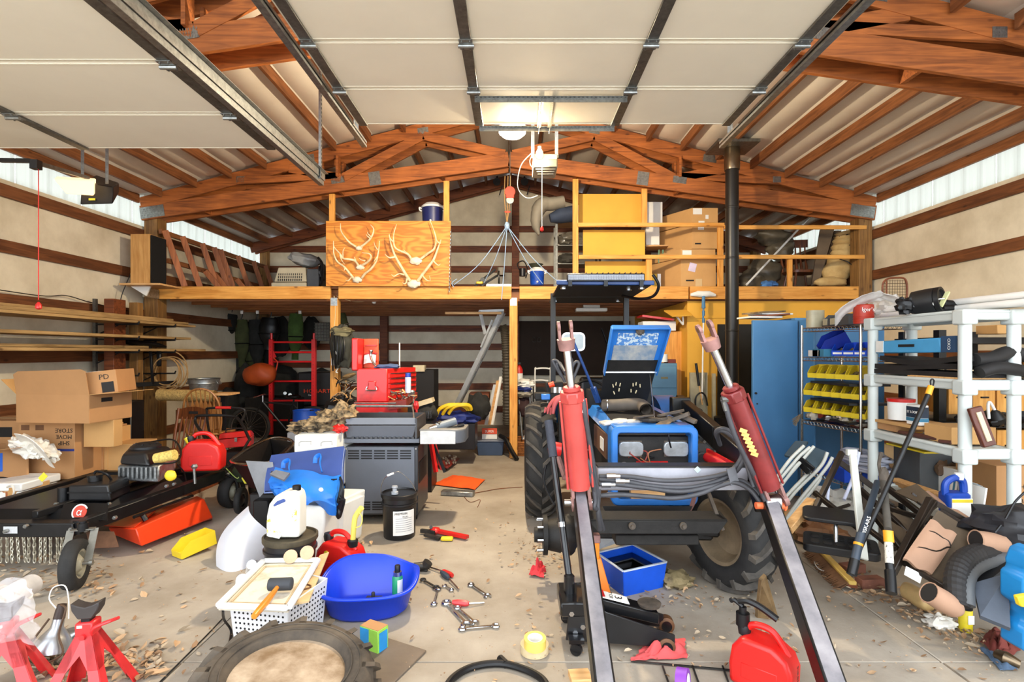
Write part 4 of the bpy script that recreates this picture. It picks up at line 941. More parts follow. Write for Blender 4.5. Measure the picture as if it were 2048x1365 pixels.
g=G();g.rbox((cx,8.7,z0+.30),(.46,.42,.04),.1);g.build('seat',W_chd,t)
for sx in (-1,1):
    for sy in (-1,1):G().cyl((cx+sx*.2,8.7+sy*.18,z0),(cx+sx*.15,8.7+sy*.15,z0+.3),.018,n=8).build('leg',W_chd,t)
for i in range(6):x=cx-.2+i*.08;G().rings([V((x,8.88,z0+.3)),V((x,8.9,z0+.42)),V((x,8.93,z0+.55)),V((x,8.95,z0+.8))],[.014,.024,.014,.012],8).build('spindle',W_chd,t)
g=G();g.sheet(lambda u,v:(cx-.25+.5*u,8.95+.04*math.sin(math.pi*u),z0+.76+.13*v),10,2,.025);g.build('crest_rail',W_chd,t)
GB=mat('dark_grey_board',(104,88,70),.7,var=.1)
g=G();g.poly3([A(1640,460,8.55),A(1668,458,8.55),A(1636,570,8.4),A(1622,572,8.4)],.03);tag(g.build('leaning_slab',GB),'long dark slab leaning right of the loft chair','board')
g=G();g.poly3([A(1668,462,8.6),A(1682,462,8.6),A(1650,572,8.45),A(1640,572,8.45)],.03);tag(g.build('leaning_slab',mat('brown_board',(84,66,48),.7)),'narrower brown slab leaning against the rolled bundle','board')
t=wthing('rolled_bedding','big tan roll of bedding tied with cord, leaning at the right end of the loft','bedding',A(1690,575,8.4))
LIN=mat('tan_linen',(176,142,88),.85,col2=(206,176,120),sc=4,bump=.3,bsc=10)
pts=spline([A(1668,572,8.4),A(1672,545,8.4),A(1690,520,8.45),A(1694,495,8.5),A(1696,475,8.5),A(1694,462,8.5)],5)
n=len(pts);g=G();g.rings(pts,[(.16+.07*math.sin(i/n*3.1)+.02*math.sin(i*1.9)) for i in range(n)],20,sq=.7);g.build('roll',LIN,t,smooth=60)
for q in (.28,.55,.82):p=pts[int(q*n)];d=(pts[int(q*n)+1]-p).normalized();B=basis(d);rr=(.17+.07*math.sin(q*3.1));g=G();g.rings([p+B.col[1]*math.cos(a_*.5236)*rr+B.col[2]*math.sin(a_*.5236)*rr*.72 for a_ in range(12)],.008,5,closed=True);g.build('cord',MATB,t)
g=G();g.blob(A(1660,572,8.3)+V((0,0,.06)),(.5,.2,.16),.1,2,4);g.build('folded_end',LIN,t,smooth=60)
g=G();g.poly3([A(1690,578,8.2),A(1716,571,8.2),A(1718,574,8.4),A(1700,578,8.4)],.02);tag(g.build('pale_offcut',W_tan),'pale offcut lying at the right end of the loft edge','board')

t=wthing('stove_pipe','tall black stove pipe rising through the roof at the right of the loft','stove pipe',(px(1464,7.4),7.4,0))
xx=px(1464,7.4);g=G();g.cyl((xx,7.4,.7),(xx,7.4,4.25),.088,n=28);g.build('pipe',mat('stove_black',(40,38,36),.38,.3,var=.1),t)
for z in (1.9,2.9,3.6):G().lathe([(.088,-.012),(.092,-.006),(.092,.006),(.088,.012)],(xx,7.4,z),n=28).build('seam_ring',mat('stove_black',(40,38,36)),t)
G().lathe([(.10,0),(.105,.02),(.105,.28),(.10,.3)],(xx,7.4,4.12),n=28).build('collar',mat('bronze_collar',(120,104,84),.3,.9),t)
G().mm(xx-.28,xx+.28,7.15,7.65,4.42,4.46).build('roof_plate',GALVD,t)
g=G();g.cyl((xx,7.4,0.0),(xx,7.4,.7),.24,n=28);g.build('stove_body',MATB,t)
g=G();g.mm(px(1436,7.9),px(1506,7.9),7.9,7.93,0.02,A(0,649,7.9).z);tag(g.build('heat_shield',mat('dark_olive_sheet',(36,32,26),.45,.3,var=.2)),'dark sheet metal heat shield behind the stove pipe','panel')
g=G();g.mm(px(1383,8.0),px(1418,8.0),8.06,8.1,.02,A(0,746,8.0).z);tag(g.build('greige_sheet',mat('greige_panel',(168,160,134),.6)),'greige panel leaning at the foot of the ochre partition','panel')
g=G();g.mm(px(1428,8.0),px(1434,8.0),8.05,8.1,.02,A(0,748,8.0).z);tag(g.build('pale_batten',mat('greige_panel',(168,160,134),.6)),'pale batten standing between the greige panel and the heat shield','board')
t=wthing('window_mop','window mop with white head and blue grip hanging on the ochre partition','mop',A(1407,590,8.0))
g=G();g.rings([A(1381,590,8.0),A(1395,588,8.0),A(1407,589,8.0),A(1418,588,8.0),A(1431,591,8.0)],[.02,.045,.05,.045,.02],10);g.build('mop_head',WHITE,t)
SKY=mat('steel_blue_plastic',(66,118,160),.5)
g=G();g.cyl(A(1407,592,7.98),A(1407,617,7.98),.022,.03,n=10);g.build('blue_socket',SKY,t);g=G();g.cyl(A(1407,617,7.98),A(1406,640,7.98),.014,n=8);g.cyl(A(1407,622,7.98),A(1407,632,7.98),.022,n=8);g.cyl(A(1407,637,7.98),A(1407,646,7.98),.022,n=8);g.build('blue_grip',SKY,t)
G().cyl(A(1407,640,7.98),A(1404,800,7.98),.012,n=8).build('pole',WHITE,t)
t=wthing('lopper','loop-handled tool with black grips leaning under the window mop','tool',A(1395,800,7.96))
g=G();g.cyl(A(1392,727,7.96),A(1398,772,7.96),.02,n=8);g.build('grip',MATB,t);G().cyl(A(1393,735,7.96),A(1405,810,7.96),.01,n=8).build('shaft',W_tan,t)
g=G();g.tube([A(1391,815,7.96),A(1392,795,7.96),A(1402,786,7.96),A(1411,793,7.96),A(1415,812,7.96)],.012,8);g.build('loop_frame',MATB,t)

t=wthing('wall_shelf','small ochre wall shelf high on the end of the partition','shelf',A(1360,625,8.2))
G().poly3([A(1328,622,8.2),A(1372,621,8.2),A(1385,631,8.0),A(1345,633,8.0)],.02).build('board',OCHRE,t);g=G();g.bar(A(1366,650,8.15),A(1366,630,8.15),.02,.02,Y3);g.bar(A(1366,650,8.15),A(1352,632,8.1),.02,.02);g.build('bracket',WHITE,t)
pbox('wooden_cabinet','orange wooden cabinet behind the raised tractor hood','cabinet',1318,1366,663,850,8.45,.4,W_loftz)
pbox('cabinet_top_box','white carton with red lid on the orange wooden cabinet','box',1286,1352,643,662,8.4,.35,LABEL)
g=G();g.box(A(1310,640,8.5)+V((0,0,.02)),(.5,.4,.03),(0,.12,0));tag(g.build('red_board',RED),'red board lying on the white carton on the cabinet','board')
t=wthing('filing_cabinet','slate blue filing cabinet at the right of the raised tractor hood','cabinet',A(1330,860,8.4))
SLB=mat('slate_blue_steel',(92,132,158),.45,.1,var=.06,sc=3)
a,b=A(1302,850,7.85),A(1355,727,7.85);G().mm(a.x,b.x,7.87,8.4,0,b.z).build('body',SLB,t,bevel=.004)
for k in range(3):
    z1=b.z-.04-k*.34;dw=G().mm(a.x+.015,b.x-.015,7.85,7.87,z1-.32,z1).build('drawer',SLB,t,bevel=.004);G().mm((a.x+b.x)/2-.05,(a.x+b.x)/2+.05,7.835,7.85,z1-.19,z1-.16).build('drawer_handle',mat('brass_dark',(120,110,80),.4,.7),dw)
g=G();c=A(1327,722,8.0);g.cyl(c+V((0,0,-.02)),c+V((0,0,.1)),.06,n=14);tag(g.build('jar',LABEL),'white tin standing on the filing cabinet','tin')
pbox('small_box','dark red small box on the filing cabinet','box',1335,1352,719,727,8.0,.2,mat('dark_red',(110,44,36),.6))

t=wthing('tube_light','white tube light fixture hanging under the loft above the tractor canopy','light fixture',A(1180,618,9.2))
a,b=A(1151,624,9.2),A(1213,617,9.2);G().mm(a.x,b.x,9.1,9.3,a.z,b.z).build('reflector',STY,t,bevel=.01);a,b=A(1166,616,9.2),A(1199,613,9.2);G().mm(a.x,b.x,9.15,9.25,a.z,b.z+.08).build('ballast_box',STY,t)
t=wthing('bare_bulb','unlit bulb in a black socket under the left loft beam','lamp',A(748,600,8.4))
c=A(748,596,8.4);G().cyl(c,c+V((0,0,.05)),.05,n=14).build('socket',MATB,t);G().lathe([(.001,-.1),(.03,-.085),(.034,-.06),(.015,-.02),(.014,0)],c,n=14).build('bulb',WHITE,t)
g=G();g.tube([A(672,592,8.2),A(700,602,8.2),A(725,604,8.3),A(742,598,8.35)],.005,5);g.tube([A(756,600,8.35),A(770,604,8.35),A(800,600,8.3)],.005,5);g.tube([A(668,592,8.05),A(671,620,8.05),A(668,660,8.05)],.006,5);tag(g.build('light_cable',mat('cream_cable',(206,188,140),.6)),'cream cable strung under the left loft beam to the bulb','cable')
t=wthing('switch_box','white outlet box fixed to the left loft post','outlet',A(668,725,8.0))
G().box(A(669,724,7.97),(.09,.04,.11)).build('box',STY,t,bevel=.004);G().box(A(668,722,7.945),(.012,.004,.02)).build('socket_slot',INK,t)

t=wthing('attic_ladder','aluminium folding attic ladder coming down from the loft hatch','ladder',A(920,805,9.2))
AL=mat('pale_aluminium',(200,204,206),.45,.15,var=.05)
for dx in (0,.34):
    G().bar(A(1004,622,8.9)+V((dx*.05,dx,0)),A(914,808,9.6)+V((dx*.05,dx,0)),.03,.09).build('side_rail',AL,t)
p0,p1=A(1004,622,8.9),A(914,808,9.6)
for k in range(7):p=p0+(p1-p0)*((k+.6)/7.2);G().bar(p,p+V((.02,.34,0)),.07,.02).build('step',AL,t)
g=G();g.bar(A(960,622,8.9),A(970,668,9.0),.03,.05);g.bar(A(985,640,8.95),A(962,695,9.1),.02,.03);g.bar(A(958,623,8.9),A(1008,621,8.9),.03,.04);g.build('hinge_arm',AL,t)
pbox('hatch_edging','pale frame of the attic hatch under the loft','frame',890,1003,624,629,8.85,.04,W_tan)

t=wthing('duct_hose','black ribbed duct hose standing beside the centre loft post','hose',A(1012,860,8.3))
g=G();P=spline([A(1004,652,8.3),A(1010,668,8.3),A(1013,720,8.3),A(1014,790,8.3),A(1014,850,8.3)],22);g.rings(P,[.072 if i % 2 else .062 for i in range(len(P))],16);g.build('hose',mat('black_duct',(58,52,42),.6,var=.15),t,smooth=20)

ladR=mat('red_scaffold',(214,30,34),.4,var=.05,coat=.2)
t=wthing('scaffold_frame','bright red scaffold ladder frame standing under the left of the loft','scaffold',(px(585,10),10,0))
xa,xb=px(543,10),px(628,10)
for x in (xa,xb):
    g=G();g.box((x,10,.95),(.075,.075,1.78));g.cyl((x,10,1.8),(x,10,1.96),.022,n=12);g.build('post',ladR,t,bevel=.004)
    g=G()
    for k in range(24):g.cyl((x,9.955,.2+k*.065),(x,9.961,.2+k*.065),.006,n=6)
    g.build('pin_holes',INK,t)
for y in (685,705,724,763,802,841):z=A(0,y,10).z;G().cyl((xa,10,z),(xb,10,z),.019,n=12).build('rung',ladR,t)
G().poly3([A(546,700,9.95),A(553,715,9.95),A(546,716,9.95)],.01).build('gusset',ladR,t)
g=G();g.tube([A(547,716,9.93),A(553,722,9.93),A(555,728,9.93),A(549,752,9.93)],.012,6);g.build('latch_rod',mat('orange_paint',(228,66,30)),t)
def drum(lab,x,y0,Y,r,m,nm='steel_drum'):
    t=wthing(nm,lab,'drum',(px(x,Y),Y,0));h=A(0,y0,Y).z;c=(px(x,Y),Y,0)
    G().lathe([(r,0),(r,h*.32),(r*1.03,h*.34),(r,h*.36),(r,h*.64),(r*1.03,h*.66),(r,h*.68),(r,h),(r*1.02,h),(r*1.02,h+.012),(r*.97,h+.012),(r*.96,h-.015),(.001,h-.015)],c,n=36).build('body',m,t)
    g=G();g.cyl((c[0]+r*.5,Y-.05,h-.015),(c[0]+r*.5,Y-.05,h+.02),.03,n=12);g.build('bung',MATB,t);return t
drum('royal blue steel drum in front of the red scaffold frame',613,822,8.3,.2,ROYAL)
tag(G().mm(px(588,8.1),px(618,8.1),7.85,8.0,0,.42).build('grey_can',mat('pale_can',(170,178,190),.5),bevel=.01),'pale can in front of the blue drum','can')
def bike(lab,x,y,Y,r,yaw,sd=1):
    t=wthing('bicycle',lab,'bicycle',(px(x,Y),Y,0));c=V((px(x,Y),Y,r+.0));d=V((math.cos(yaw),math.sin(yaw),0));ax=V((-math.sin(yaw),math.cos(yaw),0))
    for k in (0,1):
        cc=c+d*(.0 if k == 0 else 1.02*sd);n=40
        ring=lambda rr:[cc+(d*math.cos(2*math.pi*i/n)+Z3*math.sin(2*math.pi*i/n))*rr for i in range(n)]
        wh=G().rings(ring(r-.025),.027,8,closed=True).build('wheel',RUB,t,smooth=60);G().rings(ring(r-.06),.01,6,closed=True).build('rim',STEEL,wh)
        g=G()
        for i in range(18):a_=2*math.pi*i/18;g.cyl(cc,cc+(d*math.cos(a_)+Z3*math.sin(a_))*(r-.06),.0018,n=4)
        g.cyl(cc-ax*.04,cc+ax*.04,.02,n=8);g.build('spokes',STEEL,wh)
    f,b_=c,c+d*1.02*sd;hd=f+d*.22*sd+Z3*.42;bb=f+d*.6*sd-Z3*.06;se=f+d*.72*sd+Z3*.36
    g=G();g.cyl(f-ax*.05,hd-ax*.03,.012,n=8);g.cyl(f+ax*.05,hd+ax*.03,.012,n=8);g.cyl(hd,bb,.02,n=8);g.cyl(hd,se,.016,n=8);g.cyl(bb,se+Z3*.1,.015,n=8);g.cyl(bb,b_,.012,n=8);g.cyl(se,b_,.01,n=8);g.build('frame',MATB,t)
    g=G();g.cyl(hd,hd+Z3*.12,.014,n=8);g.tube([hd+Z3*.1-ax*.3-d*.05*sd,hd+Z3*.12-ax*.1,hd+Z3*.12+ax*.1,hd+Z3*.1+ax*.3-d*.05*sd],.012,8);g.build('handlebar',STEEL,t)
    g=G();g.blob(se+Z3*.14,(.26,.16,.07),.05,rot=yaw);g.build('saddle',MATB,t)
bike('bicycle with spoked front wheel parked left of the red scaffold frame',498,850,9.0,.34,.15,1)

t=wthing('welder','black welding machine with orange lettering behind the scaffold frame','welder',(px(632,9.6),10.3,.8))
a,b=A(595,812,10.3),A(665,745,10.3);
G().mm(a.x,b.x,10.3,10.9,.0,a.z).build('cart',MATB,t,bevel=.01);G().mm(a.x,b.x,10.3,10.9,a.z,b.z).build('body',BLACK,t,bevel=.03,seg=3)
text('HOBART',t,A(634,783,10.28),.105,FRONT,mat('orange_ink',(222,70,30),.5,var=0),sx=1.25);text('Handler',t,A(625,791,10.28),.05,FRONT,LABEL)
for x,y in ((570,787),(580,790)):G().cyl(A(x,y,10.2),A(x,y,10.15),.03,n=14).build('dial',GALV,t)
OT=mat('dull_orange',(170,70,24),.6,var=.12,sc=3)
g=G();g.blob(A(520,750,9.9),(.62,.4,.42),.1,1.5,4);tag(g.build('orange_fender',OT,smooth=60),'dull orange round tank in the shade behind the bicycle','tank')
tag(G().mm(px(495,10.1),px(600,10.1),10.0,10.6,0,.75).build('dark_cabinet',MATB,bevel=.01),'dark cabinet supporting the orange tank','cabinet')

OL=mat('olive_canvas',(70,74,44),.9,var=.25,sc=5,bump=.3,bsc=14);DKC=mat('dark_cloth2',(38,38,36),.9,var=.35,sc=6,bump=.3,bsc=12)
for i,(x0,y0,x1,y1,Y,r,m,lab) in enumerate((
    (462,628,446,690,10.6,.19,DKC,'grey-green long bag hanging at the far left corner under the loft'),
    (482,640,484,735,10.8,.15,OL,'olive sleeping bag hanging beside the far left long bag'),
    (512,640,515,740,10.9,.17,DKC,'dark coat hanging behind the bicycle'),
    (540,636,536,700,10.7,.2,MATB,'black pack hanging between the coats and the green duffel'),
    (592,628,590,720,10.6,.15,mat('army_green',(62,84,38),.9,var=.25,sc=6,bump=.3,bsc=14),'army green duffel bag hanging behind the red scaffold frame'),
    (678,628,690,700,10.4,.15,OL,'dark green bag hanging behind the left loft post'),
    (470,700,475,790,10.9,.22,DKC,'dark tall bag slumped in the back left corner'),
    (505,700,510,745,11.0,.2,OL,'olive pack resting above the orange tank'))):
    p0,p1=A(x0,y0,Y),A(x1,y1,Y);g=G();n=14;P=[p0+(p1-p0)*(k/n) for k in range(n+1)]
    g.rings(P,[r*(.45+.55*math.sin(math.pi*min(1,(k/n)*1.1+.12))**.5)*(1+.10*noise.noise(V((k*.8,i,0)))) for k in range(n+1)],16,sq=.7);tt=wthing('hanging_bag',lab,'bag',p0);g.build('bag',m,tt,smooth=60)
    g=G();g.tube([p0,p0+V((.03,0,.1)),p0+V((0,0,.2))],.01,6);g.build('strap',MATB,tt)
    q_=p0+(p1-p0)*.5;g=G();B=basis(p1-p0);g.rings([q_+B.col[1]*math.cos(a_*.5236)*r*1.03+B.col[2]*math.sin(a_*.5236)*r*.74 for a_ in range(12)],.012,5,closed=True);g.build('cinch_strap',MATB,tt)
t=wthing('wire_grid','pale wire grid panel hanging behind the left loft post','grid',A(645,665,10.9))
g=G()
for k in range(7):g.cyl(A(630+k*5.6,645,10.9),A(630+k*5.6,682,10.9),.004,n=4);g.cyl(A(628,646+k*6,10.9),A(666,646+k*6,10.9),.004,n=4)
g.build('wires',GALV,t);G().box(A(648,664,10.95),(.36,.01,.36)).build('backing',mat('grey_panel2',(110,108,100),.8),t)
for x in (484,600,530):
    g=G();g.box(A(x if x != 530 else 515,625,10.0),(.05,.02,.06));tag(g.build('joist_hook',LABEL),{484:'white hook plate on the joist above the olive bag',600:'white hook plate on the joist above the green duffel',530:'white hook plate on the joist above the dark coat'}[x],'hook')
for i,(x,Y,h,w_,lab) in enumerate(((492,10.6,1.35,.42,'tall dark filler mass added to darken the corner left of the bicycle'),(560,11.2,1.3,.9,'long dark filler mass added to darken the space behind the red scaffold frame'),(650,11.1,1.25,.7,'dark filler mass added to darken the space behind the left loft post'),(456,10.2,.9,.36,'low dark filler mass added to darken the back left corner'))):  # dark masses added to darken the back left under the loft
    g=G();g.blob((px(x,Y),Y,h/2),(w_,.5,h*1.02),.10,1.6,i+50,nu=24,nv=18);tag(g.build('dark_filler',DKC,smooth=50),lab,'stack')
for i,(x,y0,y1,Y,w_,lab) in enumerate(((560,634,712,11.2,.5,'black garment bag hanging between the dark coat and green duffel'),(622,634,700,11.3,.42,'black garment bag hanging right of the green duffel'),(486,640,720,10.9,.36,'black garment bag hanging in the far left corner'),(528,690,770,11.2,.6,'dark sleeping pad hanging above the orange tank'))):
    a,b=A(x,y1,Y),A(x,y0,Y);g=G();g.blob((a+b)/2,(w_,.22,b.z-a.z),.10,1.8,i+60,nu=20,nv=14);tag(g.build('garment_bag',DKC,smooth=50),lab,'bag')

t=wthing('backpack','grey and black backpack hanging from the left loft post','backpack',A(690,650,7.9))
g=G();g.blob(A(684,694,7.85),(.34,.26,.62),.18,2.2,11,nu=26,nv=18);g.build('pack',mat('charcoal_cloth',(66,66,58),.85,var=.25,sc=6,bump=.3),t,smooth=50)
g=G()
for k in range(5):x=664+k*5;g.tube([A(x,665,7.75),A(x-3+2*k,690,7.7),A(x+1,720,7.72),A(x+2,742-6*k,7.75)],.012,5)
g.build('strap',MATB,t);g=G();g.blob(A(684,665,7.78),(.3,.16,.13),.3,2,3);g.build('top_flap',mat('khaki_cloth',(118,112,84),.85),t,smooth=50)
g=G();g.cyl(A(672,655,7.9),A(698,647,7.9),.006,n=6);g.build('hook_rod',STEEL,t)
g=G();g.tube([A(671,725,7.85),A(676,735,7.85),A(672,744,7.85),A(676,746,7.85)],.01,6);g.blob(A(675,702,7.75),(.1,.03,.12),.1);g.build('white_clip',STY,t)

g=G();g.blob(A(698,752,7.4),(.2,.12,.06),.1,rot=(0,-.3,0));g.rings([A(692,756,7.4),A(674,766,7.4)],[.02,.012],8);g.cyl(A(692,756,7.4),A(690,800,7.3),.014,n=8);tag(g.build('bicycle_saddle',mat('tan_leather',(128,104,70),.6)),'tan bicycle saddle on a post right of the left loft post','saddle')
ST=mat('mixed_steel',(120,116,110),.4,.7,var=.3)
t=wthing('tool_tangle','heap of scissors, cords and hooks between the loft post and the red chest','tools',A(690,790,7.0));t['kind']='stuff'
g=G();
for k in range(40):
    p=A(R.uniform(672,712),R.uniform(762,815),R.uniform(6.8,7.2));d=V((R.uniform(-1,1),R.uniform(-1,1),R.uniform(-.8,.8)))*.09;g.m=k % 3;g.tube([p-d,p+V((0,0,.03)),p+d],.006,5,k=2)
g.m=1;g.blob(A(690,815,7.1),(.5,.4,.3),.3,3,4)
g.build('metal_bits',[ST,MATB,W_tan],t)
tag(G().mm(px(672,7.1),px(715,7.1),6.95,7.4,0,A(0,822,7.1).z).build('dark_crate',MATB,bevel=.01),'dark crate holding the heap of cords behind the grill','crate')
pbox('black_cabinet','black cabinet behind the spray can, under the cream box','cabinet',815,868,740,850,8.6,.5,mat('soft_black',(26,22,20),.7))
pbox('cream_box','small cream box resting on the black cabinet','box',826,849,731,744,8.55,.15,mat('cream_card',(206,190,156),.7))
pbox('bass_speaker','dark brown cabinet standing right of the folded life jackets','cabinet',938,978,787,850,8.9,.4,W_dark)

t=wthing('life_jacket','yellow and navy life jackets heaped behind the grill','life jacket',A(905,845,7.6))
NV=mat('navy_nylon',(26,44,110),.6,var=.15,sc=8,bump=.3,bsc=20);YN=mat('yellow_nylon',(226,190,40),.6)
g=G();g.blob(A(908,838,7.6),(.62,.4,.2),.22,2.6,5,nu=28,nv=16);g.build('navy_body',NV,t,smooth=50)
for k in range(3):g=G();P=spline([A(873+k*12,832-2*k,7.45),A(880+k*14,818-2*k,7.4),A(900+k*13,810,7.4),A(925+k*7,812,7.45),A(935+k*4,820,7.5)],5);g.rings(P,[.018]*len(P),8,sq=1.6);g.build('yellow_band',YN,t)
pbox('dark_bench','low dark bench under the life jackets','bench',868,950,848,900,7.5,.5,MATB)
g=G();g.blob(A(958,815,8.0),(.35,.3,.42),.2,2.4,9);tag(g.build('black_vest',DKC,smooth=50),'black padded vest slumped left of the centre loft post','vest')
for k in range(3):g=G();g.bar(A(972+k*6,850,8.3),A(990+k*6,770-k*8,8.5),.05,.02);tag(g.build('leaning_board',(AL,W_tan,STY)[k]),('aluminium slat leaning left of the ribbed duct hose','tan slat leaning beside the ribbed duct hose','white slat leaning behind the ribbed duct hose')[k],'board')
t=wthing('storage_tote','dark blue storage tote on the floor behind the orange cloth','tote',fl(980,912))
g=G();a=fl(956,912);b=fl(1005,912);g.hexa([V((a.x,a.y,0)),V((b.x,a.y,0)),V((b.x,a.y+.35,0)),V((a.x,a.y+.35,0))],[V((a.x-.02,a.y-.02,.22)),V((b.x+.02,a.y-.02,.22)),V((b.x+.02,a.y+.37,.22)),V((a.x-.02,a.y+.37,.22))]);g.build('body',mat('slate_tote',(62,78,104),.4,var=.1),t,bevel=.01)
G().mm(a.x-.04,b.x+.04,a.y-.04,a.y+.39,.22,.24).build('rim',mat('tote_rim',(120,128,144),.4),t,bevel=.006)
t=wthing('boxed_part','white box with orange-red top standing in the dark blue tote','box',A(979,872,8.4));a,b=A(964,882,8.35),A(994,866,8.35);G().mm(a.x,b.x,8.35,8.5,.245,b.z).build('box',LABEL,t);G().mm(a.x,b.x,8.34,8.35,b.z-.02,b.z+.07).build('top_band',mat('orange_card',(206,74,40),.6),t);text('SUPER',t,((a.x+b.x)/2,8.338,b.z+.02),.05,FRONT,LABEL)
t=wthing('wicker_basket','round wicker basket on the floor left of the tractor rear tyre','basket',fl(1050,915))
c=fl(1045,912)+V((0,.15,0));g=G()
for k in range(9):r=.2+.012*k;g.rings([c+V((r*math.cos(a_*math.pi/12),r*math.sin(a_*math.pi/12),.015+k*.026)) for a_ in range(24)],.014,6,closed=True)
g.build('weave',mat('wicker',(150,92,44),.8,var=.3,sc=40),t);g=G();g.box(c+V((.08,-.1,.28)),(.12,.02,.1),(0,.3,0));g.build('card',LABEL,t)
t=wthing('curved_stand','dark curved chair leg standing on the floor by the wicker basket','stool',fl(1033,921));g=G();g.tube([A(1000,872,8.2),A(1012,880,8.1),A(1022,900,8.0),fl(1034,920,.02)],.035,8);g.build('leg',MATB,t)

t=wthing('orange_cloth','orange cloth lying on the floor right of the grill','cloth',fl(920,965))
def oc(u,v):
    p0,p1,p2,p3=fl(868,972),fl(905,953),fl(970,962),fl(950,982)
    p=(p0*(1-u)+p3*u)*(1-v)+(p1*(1-u)+p2*u)*v;p.z=.012+.022*abs(noise.noise(V((u*3,v*3,2))))+.05*math.sin(math.pi*u)*math.sin(math.pi*v);return p
G().sheet(oc,16,10,.006).build('cloth',mat('bright_orange_cloth',(236,92,32),.7),t,smooth=60)
g=G();g.bar(fl(884,985,.03),fl(948,988,.03),.10,.05);tag(g.build('grey_bar',ALU,bevel=.006),'grey metal bar on the floor in front of the orange cloth','bar')

t=wthing('fire_extinguisher','red and white fire extinguisher right of the centre loft post','extinguisher',A(1037,770,8.6));c=A(1038,772,8.6)
G().lathe([(.06,0),(.062,.01),(.062,.26),(.03,.32),(.02,.34)],c,n=18).build('cylinder',RED,t);G().lathe([(.063,.06),(.063,.2)],c,n=18).build('label',LABEL,t);g=G();g.box(c+V((0,0,.36)),(.05,.12,.03));g.build('valve',MATB,t)
t=wthing('step_stool','cream tubular step stool behind the tractor rear tyre','step stool',A(1086,800,8.8))
for dx,y0 in ((0,738),(-.05,762)):g=G();g.tube([A(1070,870,8.8)+V((dx,-.1*(dx<0),0)),A(1070,y0+10,8.8)+V((dx,0,0)),A(1074,y0,8.8)+V((dx,0,0)),A(1098,y0,8.8)+V((dx,0,0)),A(1101,y0+10,8.8)+V((dx,0,0)),A(1101,870,8.8)+V((dx,0,0))],.013,8);g.build('tube_frame',STY,t)
for y in (765,800):G().box(A(1086,y,8.75),(.24,.18,.02)).build('step',MATB,t)
t=wthing('camp_chair','folding chair piled with navy and white clothes right of the centre post','chair',A(1050,800,8.4))
for i,(x,y,m) in enumerate(((1048,765,STY),(1048,778,NV),(1048,788,mat('grey_cloth',(176,168,150))),(1052,770,STY))):g=G();g.blob(A(x,y,8.4),(.26,.24,.1),.25,2.4,i);g.build('garment',m,t,smooth=50)
g=G();g.cyl(A(1038,800,8.4),A(1045,880,8.4),.012,n=6);g.cyl(A(1060,795,8.4),A(1062,870,8.4),.012,n=6);g.build('leg',GALV,t);g=G();g.blob(A(1048,815,8.5),(.3,.3,.3),.1);g.build('seat_bag',mat('dark_maroon',(52,30,30),.8),t)
t=wthing('flipped_office_chair','big black shiny bin behind the steering wheel','bin',A(1180,800,8.0));g=G();c=V((px(1180,8.4),8.6,0));g.lathe([(.28,0),(.32,.7),(.34,1.05),(.32,1.07),(.001,1.08)],c,n=28);g.build('body',mat('dark_grey_plastic',(74,76,78),.5),t)
tag(G().mm(.15,2.4,11.0,11.6,0,.85).build('workbench',MATB),'dark workbench along the back wall behind the tractor','workbench')
for (x,y,lab) in ((1078,680,'small ring hanging at the left of the dark pegboard'),(1068,680,'second small ring hanging beside it on the dark pegboard')):g=G();c=A(x,y,11.6);g.rings([c+V((.04*math.cos(k*.5236),0,.05*math.sin(k*.5236))) for k in range(12)],.006,5,closed=True);tag(g.build('hanging_ring',GALVD),lab,'ring')
g=G();g.bar(A(1203,658,11.6),A(1215,690,11.6),.12,.02);g.cyl(A(1214,688,11.6),A(1222,740,11.6),.02,n=8);tag(g.build('hanging_shovel',MATB),'dark shovel hanging on the pegboard left of the raised hood','shovel')
# ---------------------------------------------------------------- grill, chest and the heap in front of it
def P_(x,y,Y):return at(x,y,Y)
GR=mat('grey_grill_paint',(104,108,116),.45,.1,var=.05,sc=3);GRD=mat('grey_grill_side',(72,72,74),.4,.3,var=.1)
t=wthing('gas_grill','grey gas grill seen from behind with louvred back panel and a side shelf','grill',fl(765,1040))
a,b=P_(690,1037,5.05),P_(836,893,5.05);xl,xr=a.x,b.x;zt=b.z
G().mm(xl,xr,5.05,5.62,.06,zt).build('cabinet',GRD,t,bevel=.006)
G().mm(xl+.005,xr-.03,5.035,5.05,.08,zt-.005).build('back_panel',GR,t,bevel=.004)
def louv(x0,x1,y0,y1,n,m_):
    w_=(x1-x0)/n
    for i in range(n):
        g=G()
        for j in range(m_):p=P_(x0+w_*(i+.08),y0+(y1-y0)*(j+.5)/m_,5.03);q=P_(x0+w_*(i+.92),y0+(y1-y0)*(j+.5)/m_,5.03);g.mm(p.x,q.x,5.03,5.037,p.z-.006,p.z+.006)
        g.build('louvre_slots',INK,t,smooth=False)
louv(694,824,900,920,5,4);louv(692,818,1003,1022,5,4)
G().mm(xl-.01,xr+.02,5.02,5.6,P_(0,886,5.05).z,P_(0,877,5.05).z).build('top_rail',GR,t,bevel=.005)
g=G()
for i in range(14):x=P_(704+i*9.2,0,5.03).x;g.mm(x,x+.022,5.018,5.03,P_(0,877,5.05).z-.004,P_(0,873,5.05).z)
g.build('vent_teeth',GRD,t,smooth=False)
z0,z1,z2=P_(0,876,5.05).z,P_(0,852,5.05).z,P_(0,836,5.05).z
g=G();g.poly3([P_(694,876,5.04),P_(826,876,5.04),P_(832,852,5.0),P_(688,852,5.0)],.01);g.poly3([P_(688,850,5.0),P_(832,850,5.0),P_(830,836,5.02),P_(690,836,5.02)],.01);g.build('firebox_back',GR,t,bevel=.003)
